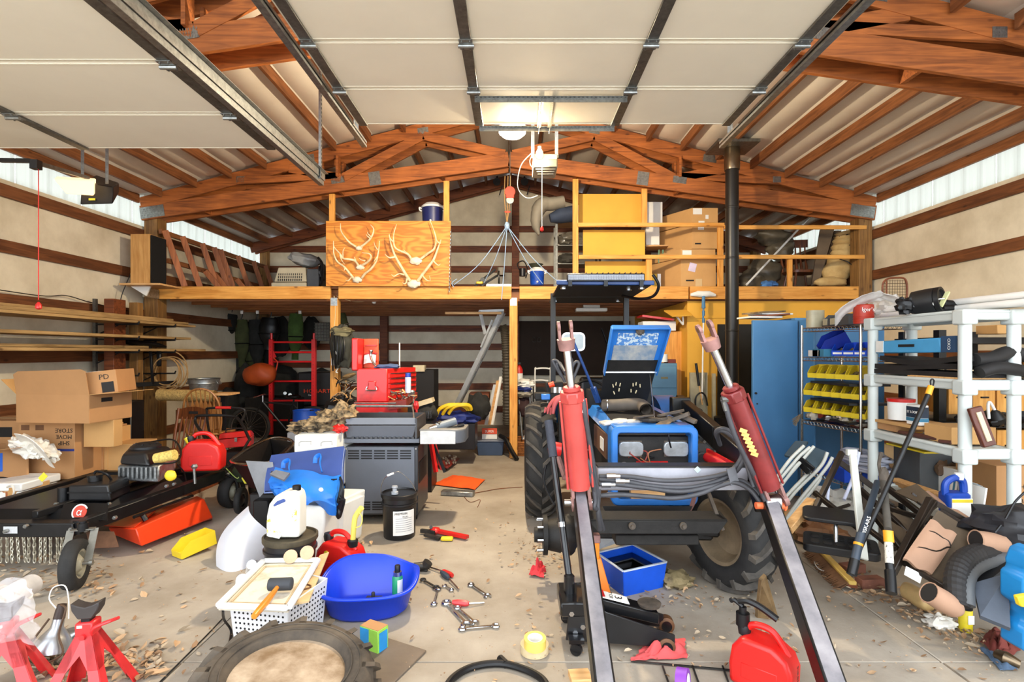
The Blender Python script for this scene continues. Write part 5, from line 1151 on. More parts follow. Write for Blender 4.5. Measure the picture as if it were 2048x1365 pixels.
g=G();g.mm(xl-.01,xl+.01,5.0,5.5,z0,z2);g.mm(xr-.02,xr,5.0,5.5,z0,z2);g.mm(xl,xr,5.48,5.5,z0,z2);g.mm(xl,xr,5.05,5.48,z0,z0+.01);g.build('firebox',GRD,t)
g=G();g.tube([P_(690,838,5.05),P_(694,825,5.2),P_(700,815,5.3)],.008,6);g.tube([P_(828,838,5.05),P_(826,820,5.2),P_(824,815,5.3)],.008,6);g.cyl(P_(698,813,5.3),P_(824,813,5.3),.012,n=8);g.cyl(P_(708,807,5.4),P_(792,807,5.4),.008,n=8);g.build('lid_frame',GALV,t)
G().mm(P_(840,0,4.95).x,P_(911,0,4.95).x,4.95,4.97,P_(0,889,4.95).z,P_(0,863,4.95).z).build('shelf_panel',mat('pale_panel',(206,204,200),.4),t,bevel=.004)
g=G();x0,x1=P_(838,0,4.95).x,P_(911,0,4.95).x;zz=P_(0,862,4.95).z;poly=[(x0,4.97),(x1,4.95),(x1+.05,4.98),(x1+.085,5.05),(x1+.09,5.3),(x0,5.35)]
g.prism([(x,y) for x,y in poly],.02,(0,0,zz));g.build('side_shelf',mat('shelf_grey',(128,126,122),.5,var=.12),t,bevel=.004)
g=G();g.prism(poly[1:5]+[(x1,5.3)],.12,(0,0,zz-.06));g.build('shelf_end',GR,t,bevel=.006)
for (x,y) in ((693,898),(832,898),(695,1024)):p=P_(x,y,5.03);g=G();g.cyl(p,p+V((0,-.008,0)),.008,n=8);g.build('screw',STEEL,t)
for x in (xl+.04,xr-.04):g=G();g.lathe([(.001,-.02),(.04,-.02),(.045,0),(.04,.02),(.001,.02)],(x,5.12,.045),axis=X3,n=16);g.build('caster',MATB,t)
G().mm(xr+.002,xr+.006,5.1,5.5,.35,.55).build('side_vent',INK,t)

t=wthing('power_drill','grey corded power drill lying on the grill side shelf','drill',P_(885,850,5.1));c=P_(888,851,5.1)
g=G();g.cyl(c+V((-.07,-.04,-.01)),c+V((.10,.06,.03)),.035,.04,n=16);g.build('body',mat('drill_grey',(108,116,124),.45),t);g=G();g.cyl(c+V((-.13,-.07,-.02)),c+V((-.06,-.035,-.005)),.014,.03,n=14);g.build('chuck',STEEL,t);g=G();g.cyl(c+V((-.06,-.03,0)),c+V((-.03,0,.01)),.038,n=16);g.tube([c+V((-.03,.05,.0)),c+V((-.15,.06,-.03)),c+V((-.2,0,-.04)),c+V((-.14,-.04,-.04)),c+V((-.2,.03,-.035))],.007,6);g.build('cord',MATB,t)
g=G();g.cyl(P_(893,858,5.05),P_(922,852,5.1),.008,n=8);g.cyl(P_(915,853,5.1),P_(928,850,5.12),.016,n=8);tag(g.build('screwdriver',MATB),'black screwdriver beside the drill on the grill shelf','screwdriver')

t=wthing('tool_chest','red steel tool chest with raised lid and side drawers behind the grill','tool chest',P_(744,805,5.8))
xa,xb=P_(713,0,5.8).x,P_(774,0,5.8).x;zb,zc_=P_(0,804,5.8).z,P_(0,738,5.8).z
dx=.20
G().hexa([V((xa,5.8,zb)),V((xb,5.8,zb)),V((xb+dx,6.4,zb)),V((xa+dx,6.4,zb))],[V((xa,5.8,zc_)),V((xb,5.8,zc_)),V((xb+dx,6.4,zc_)),V((xa+dx,6.4,zc_))]).build('body',RED,t,bevel=.006)
n_=V((xb+dx,6.4,0))-V((xb,5.8,0))
for k in range(5):
    z_=zc_-.075-k*.058;g=G();p=V((xb+.006,5.83,z_));q=V((xb+dx+.0,6.36,z_));g.hexa([p+V((0,0,-.024)),p+V((.012,0,-.024)),q+V((.012,0,-.024)),q+V((0,0,-.024))],[p+V((0,0,.024)),p+V((.012,0,.024)),q+V((.012,0,.024)),q+V((0,0,.024))]);dw=g.build('drawer',RED,t);g=G();g.bar(p+V((.016,.02,.02)),q+V((.016,-.02,.02)),.012,.008);g.build('drawer_pull',STEEL,dw)
c=P_(744,772,5.79);g=G();g.prism([(-.05,-.05),(.05,-.05),(.06,-.03),(.035,.01),(.045,.05),(-.045,.05),(-.035,.01),(-.06,-.03)],.012,c,FRONT);g.build('handle_plate',RED,t,bevel=.006);g=G();g.tube([c+V((-.045,-.02,-.01)),c+V((-.05,-.025,-.045)),c+V((.05,-.025,-.045)),c+V((.045,-.02,-.01))],.008,6);g.build('side_handle',STEEL,t)
g=G();g.mm(xa-.05,xa+.02,5.78,6.38,zc_-.02,P_(0,677,5.8).z);g.build('lid',RED,t,bevel=.012,seg=2)
g=G();g.mm(xa+.02,P_(747,0,5.8).x,6.0,6.03,zc_,P_(0,677,5.8).z);g.build('lid_inner',mat('orange_red_tray',(206,84,48),.5),t,bevel=.006)
for k in range(3):g=G();z_=P_(0,690+k*16,5.8).z;g.mm(xa+.04,P_(745,0,5.8).x,5.97,6.0,z_-.01,z_);g.build('tray_lip',RED,t)
G().mm(xa-.02,P_(800,0,5.8).x,5.76,6.3,zb-.035,zb-.004).build('cart_top',RED,t,bevel=.004);
t2=wthing('tool_cart','red rolling tool cart under the tool chest','tool cart',P_(750,860,5.7));
G().mm(P_(712,0,5.75).x,P_(795,0,5.75).x,5.75,6.3,.1,zb-.037).build('body',RED,t2,bevel=.005)
g=G();g.lathe([(.001,0),(.075,0),(.075,.01),(.001,.01)],P_(762,838,5.74),axis=-Y3,n=24);g.build('round_plate',ALU,t2)
g=G();A2=P_
g.hexa([A2(776,820,5.7),A2(812,815,5.7),A2(835,795,6.2),A2(780,800,6.2)],[A2(776,806,5.7),A2(812,800,5.7),A2(835,785,6.2),A2(780,790,6.2)]);g.build('open_drawer',mat('dark_red2',(126,40,30),.5,var=.15),t2)
g=G()
for k in range(36):p=A2(R.uniform(780,828),R.uniform(783,802),R.uniform(5.75,6.1));d=V((R.uniform(-1,1),R.uniform(-1,1),R.uniform(-.3,.8)))*.04;g.m=k % 3;g.cyl(p-d,p+d,R.uniform(.005,.012),n=6)
o=tag(g.build('loose_sockets',[STEEL,ST,W_tan]),'jumble of sockets and small tools in the open red drawer','tools');o['kind']='stuff'
t=wthing('spray_can','tall white spray can with blue cap beside the red tool chest','spray can',A2(816,786,5.8));c=A2(816,786,5.8)
G().lathe([(.03,0),(.032,.01),(.032,.165),(.02,.18)],c,n=20).build('can',mat('pale_blue_can',(196,206,222),.35),t);G().lathe([(.03,.165),(.03,.21),(.026,.215),(.001,.215)],c,n=20).build('cap',mat('blue_cap',(36,66,160),.4),t)
g=G();c=A2(823,788,5.9);g.lathe([(.03,-.01),(.04,.02),(.03,.04),(.001,.04)],c,n=14);tag(g.build('small_tin',ALU),'small tin behind the white spray can','tin')
g=G();g.cyl(A2(799,738,6.2),A2(799,686,6.2),.008,n=8);tag(g.build('white_rod',STY),'thin white rod standing up from the back of the tool chest','rod')
g=G();g.blob(A2(775,734,6.0),(.26,.2,.06),.2,2.4,3);tag(g.build('blue_rag',mat('denim_blue',(70,90,130),.85),smooth=50),'blue rag on top of the red tool chest','rag')
g=G();c=A2(738,724,5.95);g.sheet(lambda u,v:c+V((-.06+.13*u,.03*v,-.03+.1*v+.02*math.sin(3*u))),6,5,.002);tag(g.build('folded_paper',LABEL),'white folded paper leaning in the lid of the tool chest','paper')
g=G();g.rings(spline([A2(742,700,5.9),A2(741,710,5.9),A2(744,722,5.88),A2(752,733,5.85)]),[.02,.024,.024,.022,.02,.018,.016,.015,.014,.014,.014,.014,.013,.012,.012,.012,.012,.012,.01][:19],8);tag(g.build('air_tool',STEEL),'chrome air tool leaning in the lid of the tool chest','tool')
t=wthing('wicker_stool','brown spiky stool of rods behind the grill shelf','stool',A2(855,840,6.2));g=G();g.blob(A2(852,826,6.3),(.28,.24,.2),.1);g.build('seat',DKC,t);g=G();g.box(A2(846,806,6.3),(.25,.2,.05),(0,-.3,0));g.build('cream_board',mat('cream_card',(206,190,156),.7),t)
g=G();
for k in range(8):g.cyl(A2(842+k*3,838,6.1),A2(840+k*3.4,822,6.1),.004,n=4)
g.build('rods',STEEL,t);G().mm(A2(835,0,6.2).x,A2(866,0,6.2).x,6.1,6.5,0,A2(0,842,6.2).z).build('stand',MATB,t)
g=G();g.tube([A2(826,795,5.8),A2(830,812,5.8),A2(833,825,5.8),A2(827,835,5.8)],.014,6);g.blob(A2(832,812,5.8),(.06,.04,.1),.2);tag(g.build('red_pliers',RED),'red handled pliers hanging off the open drawer','pliers')

t=wthing('bumper_jack','red jack frame leaning against the right side of the grill','jack',fl(865,950))
g=G();g.bar(A2(862,885,5.5),A2(872,945,5.45),.03,.04);g.bar(A2(870,890,5.6),A2(884,940,5.6),.02,.03);g.build('mast',RED,t);g=G();g.bar(A2(866,886,5.6),A2(890,945,5.6),.025,.03);g.build('black_bar',MATB,t)
g=G();g.hexa([fl(872,930),fl(895,938),fl(920,918),fl(900,908)],[fl(872,930,.05),fl(895,938,.05),fl(920,918,.06),fl(900,908,.06)]);tag(g.build('socket_tray',mat('dark_red2',(126,40,30))),'dark red tray of sockets on the floor right of the grill','tray')
g=G()
for k in range(18):p=fl(R.uniform(880,912),R.uniform(915,930),.07);g.cyl(p,p+V((0,0,.03)),.016,n=8)
o=tag(g.build('sockets',STEEL),'sockets standing in the dark red floor tray','sockets');o['kind']='stuff'

t=wthing('foam_cooler','white foam cooler left of the grill with camouflage cloth on it','cooler',A2(640,960,4.9))
STY2=STY;xa,xb=A2(588,0,4.85).x,A2(672,0,4.85).x
G().hexa([V((xa,4.85,.36)),V((xb,4.85,.36)),V((xb+.05,5.25,.36)),V((xa,5.25,.36))],[V((xa,4.85,A2(0,872,4.85).z)),V((xb,4.85,A2(0,870,4.85).z)),V((xb+.05,5.25,A2(0,866,4.85).z)),V((xa,5.25,A2(0,866,4.85).z))]).build('body',STY,t,bevel=.015,seg=2)
for (u0,u1) in ((598,622),(642,664)):g=G();g.tube([A2(u0,893,4.84),A2(u0,886,4.84),A2(u0+4,883,4.84),A2(u1,883,4.84),A2(u1,890,4.84)],.004,4,k=1);g.build('moulded_line',mat('foam_shadow',(190,188,182),.7),t)
G().mm(xa+.02,xb,4.9,5.2,0,.36).build('base_crate',MATB,t)
CAMO=mat('camouflage_cloth',(52,44,34),.85,col2=(150,128,96),sc=14,thr=(.42,.56),bump=.3)
t=wthing('camo_jacket','crumpled brown camouflage jacket left of the grill lid','jacket',A2(650,862,5.1))
for i,(x,y,sx,sz) in enumerate(((660,840,.34,.16),(640,850,.42,.14),(615,856,.3,.12),(688,832,.22,.2))):g=G();g.blob(A2(x,y,5.1),(sx,.3,sz),.3,2.6,i+30,nu=26,nv=16);g.build('cloth_fold',CAMO,t,smooth=50)
g=G();g.blob(A2(680,858,4.95),(.12,.1,.07),.3,3,2);tag(g.build('red_rag',RED,smooth=50),'small red rag at the corner of the foam cooler','rag')
t=wthing('garden_cart','black garden cart tray with steel rim left of the foam cooler','cart',fl(530,990));T1=[(462,922,5.0),(540,925,4.7),(586,885,5.6),(540,878,5.9)]
g=G();p=[A2(*q) for q in T1];g.rings(spline(p,6,True),.014,8,closed=True);g.build('rim',STEEL,t)
g=G();q0=[A2(500,975,5.0),A2(545,985,4.8),A2(590,940,5.5),A2(550,935,5.7)]
for i in range(4):g.poly3([p[i],p[(i+1)%4],q0[(i+1)%4],q0[i]],.01)
g.poly3(q0,.01);g.build('tray',MATB,t)
g=G();g.poly3([A2(492,922,4.66),A2(545,925,4.6),A2(552,960,4.6),A2(520,995,4.6)],.008);tag(g.build('grey_sheet',mat('grey_sheet_metal',(132,134,138),.5,.2)),'grey triangular sheet leaning on the garden cart','sheet')
t=wthing('lower_cooler','large white cooler standing under the blue bags','cooler',A2(640,1100,4.3))
xa,xb=A2(598,0,4.2).x,A2(661,0,4.2).x
G().hexa([V((xa,4.18,0)),V((xb-.04,4.12,0)),V((xb+.12,4.62,0)),V((xa+.1,4.65,0))],[V((xa,4.14,.42)),V((xb,4.08,.42)),V((xb+.16,4.62,.42)),V((xa+.1,4.65,.42))]).build('body',STY,t,bevel=.015,seg=2)
G().hexa([V((xb-.01,4.3,.05)),V((xb+.06,4.3,.05)),V((xb+.14,4.55,.05)),V((xb+.1,4.55,.05))],[V((xb+.03,4.28,.38)),V((xb+.08,4.28,.38)),V((xb+.17,4.55,.38)),V((xb+.13,4.55,.38))]).build('end_rib',STY,t)
BLN=mat('blue_nylon',(36,112,206),.45,var=.12,sc=3,bump=.25,bsc=9);BLD=mat('navy_nylon_panel',(56,76,136),.55,var=.06,sc=3,bump=.15,bsc=6)
t=wthing('insulated_bag','navy flat cooler bag with blue handles lying on the white cooler','bag',A2(600,930,4.6))
def bagf(u,v):
    a0,a1=A2(532,985,4.45),A2(686,975,4.35);b0,b1=A2(545,915,4.75),A2(690,897,4.7);p=(a0*(1-u)+a1*u)*(1-v)+(b0*(1-u)+b1*u)*v;return p+V((0,-.03*math.sin(3.1*v),.02*math.sin(9*u)*v*(1-v)))
G().sheet(bagf,16,8,.05).build('panel',BLD,t,smooth=60)
P=[bagf(u/12,0) for u in range(13)]+[bagf(1,v/6) for v in range(1,7)]+[bagf(1-u/12,1) for u in range(1,13)]+[bagf(0,1-v/6) for v in range(1,6)]
G().rings([p+V((0,-.024,0)) for p in P],.006,6,closed=True).build('piping',mat('pale_piping',(120,140,190),.6),t)
for (x0,y0,x1) in ((566,925,578),(630,915,640)):g=G();P=spline([A2(x0,y0+12,4.5),A2(x0+2,y0,4.52),A2(x1+2,y0-4,4.5),A2(x1,y0+12,4.42),A2(x1+4,y0+30,4.38)],6);g.rings(P,.018,6,sq=.25);g.build('handle',BLN,t,smooth=60)
t=wthing('picnic_bag','bright blue zip bag with black trim resting on the white cooler','bag',A2(610,980,4.3))
def bg2(u,v):
    a0,a1=A2(545,985,4.2),A2(672,1020,4.0);b0,b1=A2(548,945,4.45),A2(684,962,4.3);p=(a0*(1-u)+a1*u)*(1-v)+(b0*(1-u)+b1*u)*v
    return p+V((0,-.08*math.sin(math.pi*v)*math.sin(math.pi*min(1,u+.05))-.012*noise.noise(V((u*6,v*6,1)))*2,.012*math.sin(11*u+3*v)))
g=G();g.sheet(bg2,24,12,.09);g.build('body',BLN,t,smooth=60)
g=G();g.rings([bg2(u/12,1)+V((0,-.05,.01)) for u in range(13)],.009,6);g.build('zip',MATB,t);
g=G();g.poly3([A2(540,950,4.2),A2(552,942,4.25),A2(580,948,4.2),A2(568,962,4.15)],.02);g.build('mesh_pocket',mat('grey_mesh',(104,106,112),.8),t)
G().blob(A2(642,980,3.93),(.035,.01,.03),.05).build('round_badge',LABEL,t)
g=G()
for k in range(6):g.tube([A2(680+k,955+k*3,4.1),A2(686-2*k,975+6*k,4.05),A2(684+k,1000,4.05),A2(672+k*2,1020+2*k,4.05)],.01,5)
g.blob(A2(677,1028,4.05),(.05,.04,.08),.1);g.build('strap_bundle',MATB,t)
pbox('black_toolbox','black plastic toolbox on the floor left of the white cooler','toolbox',498,552,988,1036,4.7,.35,BLACK,.012)
tag(G().mm(A2(520,0,4.75).x,A2(550,0,4.75).x,4.62,4.9,0,.32).build('dark_case',MATB,bevel=.01),'small dark case in front of the black toolbox','case')

t=wthing('plastic_sheet','curved white translucent plastic sheet standing on the floor','panel',fl(485,1125))
def sh_(u,v):
    bt=fl(433+105*u,1133-20*u+10*math.sin(3.1*u));tp=A2(497+40*u,1013+50*u*u,4.25-.1*u)
    p=bt*(1-v)+tp*v;return p+V((-.09*math.sin(math.pi*v)*(1-u),-.10*math.sin(math.pi*u),0))
G().sheet(sh_,14,12,.003).build('sheet',mat('milky_sheet',(206,206,212),.4,var=.02),t,smooth=60)

def bucket(lab,c,r,h,txt=None,dirt=False,bail=True,up=False):
    t=wthing('bucket',lab,'bucket',c);c=V(c)
    BK=mat('black_bucket',(30,30,32),.35,var=.2,sc=7)
    G().lathe([(r*.86,0),(r*.9,.01),(r*.96,h*.72),(r*.99,h*.74),(r*1.03,h*.75),(r*1.03,h*.79),(r*.98,h*.80),(r*.98,h*.93)],c,n=40).build('body',BK,t)
    G().lathe([(r*1.03,h*.90),(r*1.06,h*.92),(r*1.06,h*.99),(r*1.02,h),(r*.98,h),(r*.96,h*.965),(.001,h*.965)],c,n=40).build('lid',mat('dusty_lid',(74,66,50),.8,var=.25,sc=10) if dirt else BK,t)
    return t
t=bucket('black bucket with dusty lid under the white jug',fl(581,1184)+V((0,.0,0)),.165,.385,dirt=True)
B1=fl(581,1184);g=G();g.lathe([(.001,0),(.018,0),(.02,.02),(.001,.022)],B1+V((.13,-.12,.29)),axis=V((.6,-.7,0)),n=12);g.tube([B1+V((.13,-.13,.29)),B1+V((.08,-.2,.2)),B1+V((.02,-.24,.12))],.003,5);g.build('bail_wire',GALV,t)
g=G();g.sheet(lambda u,v:B1+V((.158*math.sin(-.9+1.3*u),-.158*math.cos(-.9+1.3*u),.13+.075*v)),12,1,.002);g.build('label',LABEL,t);text('TRACTOR',t,B1+V((-.045,-.164,.175)),.034,face(-.25,-1),INK)
t=wthing('oil_jug','white plastic jug with torn labels standing on the dusty bucket lid','jug',B1+V((0,0,.385)))
c=B1+V((-.015,-.02,.385));jm=mat('milky_plastic',(222,220,208),.4,var=.04,sc=4)
w2=.108;g=G()
prof=[(-w2,0),(w2,0),(w2,.24),(w2*.9,.29),(w2*.72,.30),(w2*.62,.305),(w2*.0,.298),(-w2*.5,.27),(-w2*.85,.22),(-w2,.14)]
g.prism(prof,.14,c+V((0,0,.002)),FRONT);g.build('body',jm,t,bevel=.022,seg=3)
g=G();g.prism([(-w2*.55,.2),(w2*.2,.235),(w2*.3,.25),(w2*.1,.268),(-w2*.35,.25),(-w2*.62,.22)],.148,c,FRONT);g.build('grip_opening',BLD,t,bevel=.01)
g=G();g.cyl(c+V((w2*.6,0,.30)),c+V((w2*.6,0,.33)),.027,n=18);g.build('cap',MATB,t)
TORN=mat('torn_label',(226,224,210),.7,col2=(206,168,60),sc=26,thr=(.5,.6))
g=G();g.poly3([c+V((-.1,-.072,.02)),c+V((-.02,-.072,.0)),c+V((0,-.072,.03)),c+V((-.05,-.072,.08)),c+V((-.07,-.072,.14)),c+V((-.1,-.072,.12))],.003);g.poly3([c+V((.06,-.072,.1)),c+V((.09,-.072,.1)),c+V((.095,-.072,.19)),c+V((.065,-.072,.2))],.003);g.build('torn_label',TORN,t)
C2=V((px(799,4.66),4.66,0));t=bucket('black bucket with white label and raised bail in front of the grill',C2,.15,.385)
g=G();g.sheet(lambda u,v:C2+V((.149*math.sin(-.15+1.3*u),-.149*math.cos(-.15+1.3*u),.05+.205*v)),12,1,.002);g.build('label',LABEL,t)
text('PREMIUM',t,C2+V((.045,-.150,.235)),.026,face(.33,-1),INK);text('FLUID',t,C2+V((.08,-.139,.208)),.018,face(.5,-1),INK)
for k in range(7):g=G();g.sheet(lambda u,v:C2+V((.1512*math.sin(.0+.95*u),-.1512*math.cos(.0+.95*u),.19-.018*k+.003*v)),6,1,.001);g.build('print_line',mat('grey_ink',(120,120,124),.7),t)
g=G();g.tube([C2+V((-.15,0,.33)),C2+V((-.15,-.05,.42)),C2+V((-.11,-.09,.52)),C2+V((-.04,-.09,.56)),C2+V((.02,-.07,.57)),C2+V((.11,-.03,.47)),C2+V((.145,0,.38))],.003,6);g.build('bail',STEEL,t);G().cyl(C2+V((-.085,-.09,.545)),C2+V((-.03,-.085,.565)),.009,n=10).build('bail_grip',WHITE,t)
G().lathe([(.03,0),(.03,.02),(.02,.025),(.02,.05),(.026,.055),(.024,.07),(.001,.07)],C2+V((-.03,-.05,.378)),n=16).build('spout',mat('clear_grey',(170,172,176),.3),t)

t=wthing('laundry_basket','white perforated basket holding up the dirty white tray','basket',(-1.33,3.05,0))
b0=[V((-1.53,2.92,0)),V((-1.22,2.86,0)),V((-1.14,3.16,0)),V((-1.45,3.30,0))];ctr=sum(b0,V((0,0,0)))/4
tp=[ctr+(p-ctr)*1.12+V((0,0,.26)) for p in b0];WB=mat('basket_white',(226,226,228),.45,var=.02)
for i in range(4):g=G();g.poly3([b0[i],b0[(i+1)%4],tp[(i+1)%4],tp[i]],.006);g.build('side_wall',WB,t)
g=G();g.poly3([p+V((0,0,.006)) for p in b0],.006);g.build('bottom',WB,t)
for i in (0,1):
    u_=(b0[(i+1)%4]-b0[i]);n_=V((u_.y,-u_.x,0)).normalized();g=G()
    for a_ in range(12):
        for c_ in range(7):
            p=b0[i]+u_*((a_+1)/13)+V((0,0,.045+c_*.029));p=p+(tp[i]-b0[i])*(p.z/.26)*V((1,1,0)).length*0;q=(b0[i]*(1-(a_+1)/13)+b0[(i+1)%4]*((a_+1)/13))*(1-(p.z/.26))+(tp[i]*(1-(a_+1)/13)+tp[(i+1)%4]*((a_+1)/13))*(p.z/.26);g.cyl(q+n_*.002,q+n_*.0042,.0065,n=6)
    o=g.build('perforations',INK,t,smooth=False);o['kind']='stuff'
text('FISH / SEAFOOD',t,(b0[0]+b0[1])/2*.62+(tp[0]+tp[1])/2*.38+V((0.02,-.008,.03)),.03,face(-.19,-1),mat('grey_ink',(120,120,124)))
t=wthing('rimmed_tray','dirty white rimmed tray lying on the perforated basket','tray',(-1.36,3.08,.27))
k4=[fl(437,1212,.29),fl(577,1217,.29),fl(636,1120,.29),fl(527,1122,.29)];cc=sum(k4,V((0,0,0)))/4
g=G();g.poly3([p+V((0,0,-.02)) for p in k4],.008);g.build('pan',mat('dirty_white',(216,206,186),.7,col2=(160,132,100),sc=7,thr=(.5,.75)),t)
P=spline([cc+(p-cc)*.97 for p in k4 for p in [p]],1,True);
g=G()
for i in range(4):a_,b_=k4[i],k4[(i+1)%4];g.bar(a_,b_,.035,.022)
g.build('rim',WHITE,t,bevel=.006,seg=2)
g=G()
for i in range(4):a_,b_=cc+(k4[i]-cc)*.8,cc+(k4[(i+1)%4]-cc)*.8;g.bar(a_+V((0,0,-.012)),b_+V((0,0,-.012)),.012,.006)
g.build('inner_ridge',mat('dirty_ridge',(186,166,134),.8),t)
t=wthing('rubber_mallet','black rubber mallet with orange wooden handle lying on the tray','mallet',fl(558,1170,.32))
c=fl(560,1170,.325);g=G();g.cyl(c+V((-.062,0,0)),c+V((.062,.012,0)),.034,n=24);g.build('head',mat('mallet_rubber',(52,54,58),.7),t,bevel=.005)
g=G();P=[c+V((-.005,-.02,-.005)),fl(540,1195,.315),fl(508,1234,.30)];g.rings(spline(P),[.012,.012,.012,.013,.014,.015,.016,.017,.018,.018,.018,.017,.015][:13],12);g.build('handle',wood('varnished_handle',(170,96,30),(214,136,50),'Y',.35,knots=False),t)
for (x,y,lab) in ((581,1110,'round tan disc leaning on the back rim of the tray, left one'),(614,1102,'round tan disc leaning on the back rim of the tray, right one')):g=G();g.lathe([(.001,-.003),(.042,-.003),(.042,.003),(.001,.003)],at(x,y+4,3.36),axis=V((.1,-.8,.4)),n=20);tag(g.build('cork_disc',mat('tan_cork',(200,160,128),.8)),lab,'disc')
t=wthing('foam_board','tan stained board sticking out right of the basket','board',fl(620,1160,.24));g=G();g.poly3([fl(578,1212,.25),fl(618,1204,.25),fl(658,1106,.25),fl(640,1112,.25)],.01);g.build('board',mat('stained_tan',(206,176,130),.8,var=.15,sc=8),t)
g=G();c=fl(604,1175,.258);g.rings([c+V((.05*math.cos(k*.5236),.035*math.sin(k*.5236),0)) for k in range(12)],.005,5,closed=True);g.build('burnt_ring',mat('brown_ink',(110,76,50)),t)
g=G();g.cyl(fl(500,1145,.02),fl(503,1130,.22),.03,n=12);g.cyl(fl(480,1180,.02),fl(484,1160,.2),.035,n=12);tag(g.build('white_bottle',WHITE),'white bottles lying left of the tray','bottle')
g=G();g.tube([fl(446,1222,.25),fl(448,1240,.12),fl(462,1262,.02),fl(458,1290,.01),fl(455,1300,.01)],.007,6);tag(g.build('short_cable',MATB),'short black cord hanging from the left corner of the tray','cord')

PB=mat('blue_pan',(14,58,196),.35,var=.05,sc=3)
t=wthing('litter_pan','bright blue high-backed plastic pan with a spray can inside','pan',fl(745,1215))
cx_,cy_=-.91,3.33;n=56
def rim(a_):return .17+.09*max(0,math.sin(a_-.25))**2+.05*max(0,math.cos(a_-.15))**6
ell=lambda a_,rx,ry:(abs(math.cos(a_))**.75*math.copysign(rx,math.cos(a_)),abs(math.sin(a_))**.75*math.copysign(ry,math.sin(a_)))
rr=Matrix.Rotation(.12,3,'Z')
def ringp(rx,ry,zf):return [V((cx_,cy_,0))+rr@V((*ell(2*math.pi*i/n,rx,ry),zf(2*math.pi*i/n))) for i in range(n)]
R1=[ringp(.20,.155,lambda a:.004),ringp(.235,.18,lambda a:.03),ringp(.28,.22,lambda a:rim(a)),ringp(.30,.235,lambda a:rim(a)+.004),ringp(.30,.235,lambda a:rim(a)-.014),ringp(.275,.215,lambda a:rim(a)-.01)]
def skin(g,rs,cap=True):
    vs=[p for r in rs for p in r];fs=[(i*n+j,i*n+(j+1)%n,(i+1)*n+(j+1)%n,(i+1)*n+j) for i in range(len(rs)-1) for j in range(n)]
    if cap:fs.append(tuple(range(n))[::-1])
    return g.add(vs,fs)
o=skin(G(),R1[:3]+[R1[3]]).build('body',PB,t,smooth=70);md=o.modifiers.new('s','SOLIDIFY');md.thickness=.006;md.offset=1
G().rings([(p+q)/2 for p,q in zip(R1[3],R1[4])],.010,8,closed=True).build('rim',PB,t,smooth=80)
t=wthing('spray_can','green and white spray can standing in the blue pan','spray can',fl(795,1190,.02));c=V((px(795,3.38),3.38,.03))
G().lathe([(.032,0),(.033,.01),(.033,.15),(.024,.165)],c,n=24).build('can',mat('green_can',(40,140,96),.35),t);g=G();g.sheet(lambda u,v:c+V((.0335*math.sin(.2+1.2*u),-.0335*math.cos(.2+1.2*u),.02+.12*v)),8,1,.001);g.build('label',LABEL,t);G().lathe([(.028,.16),(.026,.185),(.001,.187)],c,n=20).build('shoulder',STEEL,t);G().lathe([(.018,.187),(.018,.22),(.015,.225),(.001,.225)],c,n=16).build('cap',MATB,t)
t=wthing('carburettor','small grimy carburettor lying in the blue pan','engine part',fl(742,1210,.03));c=V((px(742,3.25),3.3,.05));g=G();g.box(c,(.09,.07,.05));g.cyl(c,c+V((0,0,.07)),.012,n=8);g.cyl(c+V((-.04,-.04,-.02)),c+V((.02,-.045,-.02)),.018,n=10);g.box(c+V((0,0,.028)),(.1,.08,.008));g.build('casting',DSTEEL,t,bevel=.004)

t=gascan('red fuel can with long yellow spout behind the blue pan',V((-1.24,3.80,0)),-.35,1.05,RP)
p0=V((-.1,0,.26));g=G();g.tube([V((.1,0,.25)),V((.13,-.02,.42)),V((.15,-.02,.47)),V((.19,-.02,.52))],.019,10);g.build('spout',mat('pale_yellow',(222,204,96),.45),t);g=G();g.lathe([(.035,0),(.038,.04),(.03,.05)],(.1,0,.235),n=16);g.build('spout_collar',MATB,t)
g=G();g.tube([V((.16,-.03,.50)),V((.2,-.03,.46)),V((.19,-.03,.40)),V((.15,-.03,.38))],.004,6);g.build('yellow_tether',MC['pale_yellow'],t);g=G();g.cyl((-.05,-.09,.2),(-.05,-.1,.2),.015,n=12);g.build('vent_cap',mat('yellow_plastic',(222,196,50)),t)

t=wthing('steel_bowl','small steel pet bowl among dry leaves by the white cooler','bowl',fl(673,1105));c=fl(673,1106);g=G();g.shell([(.075,0),(.07,.01),(.085,.05),(.09,.055)],.004,c=c,n=28);g.build('bowl',STEEL,t)

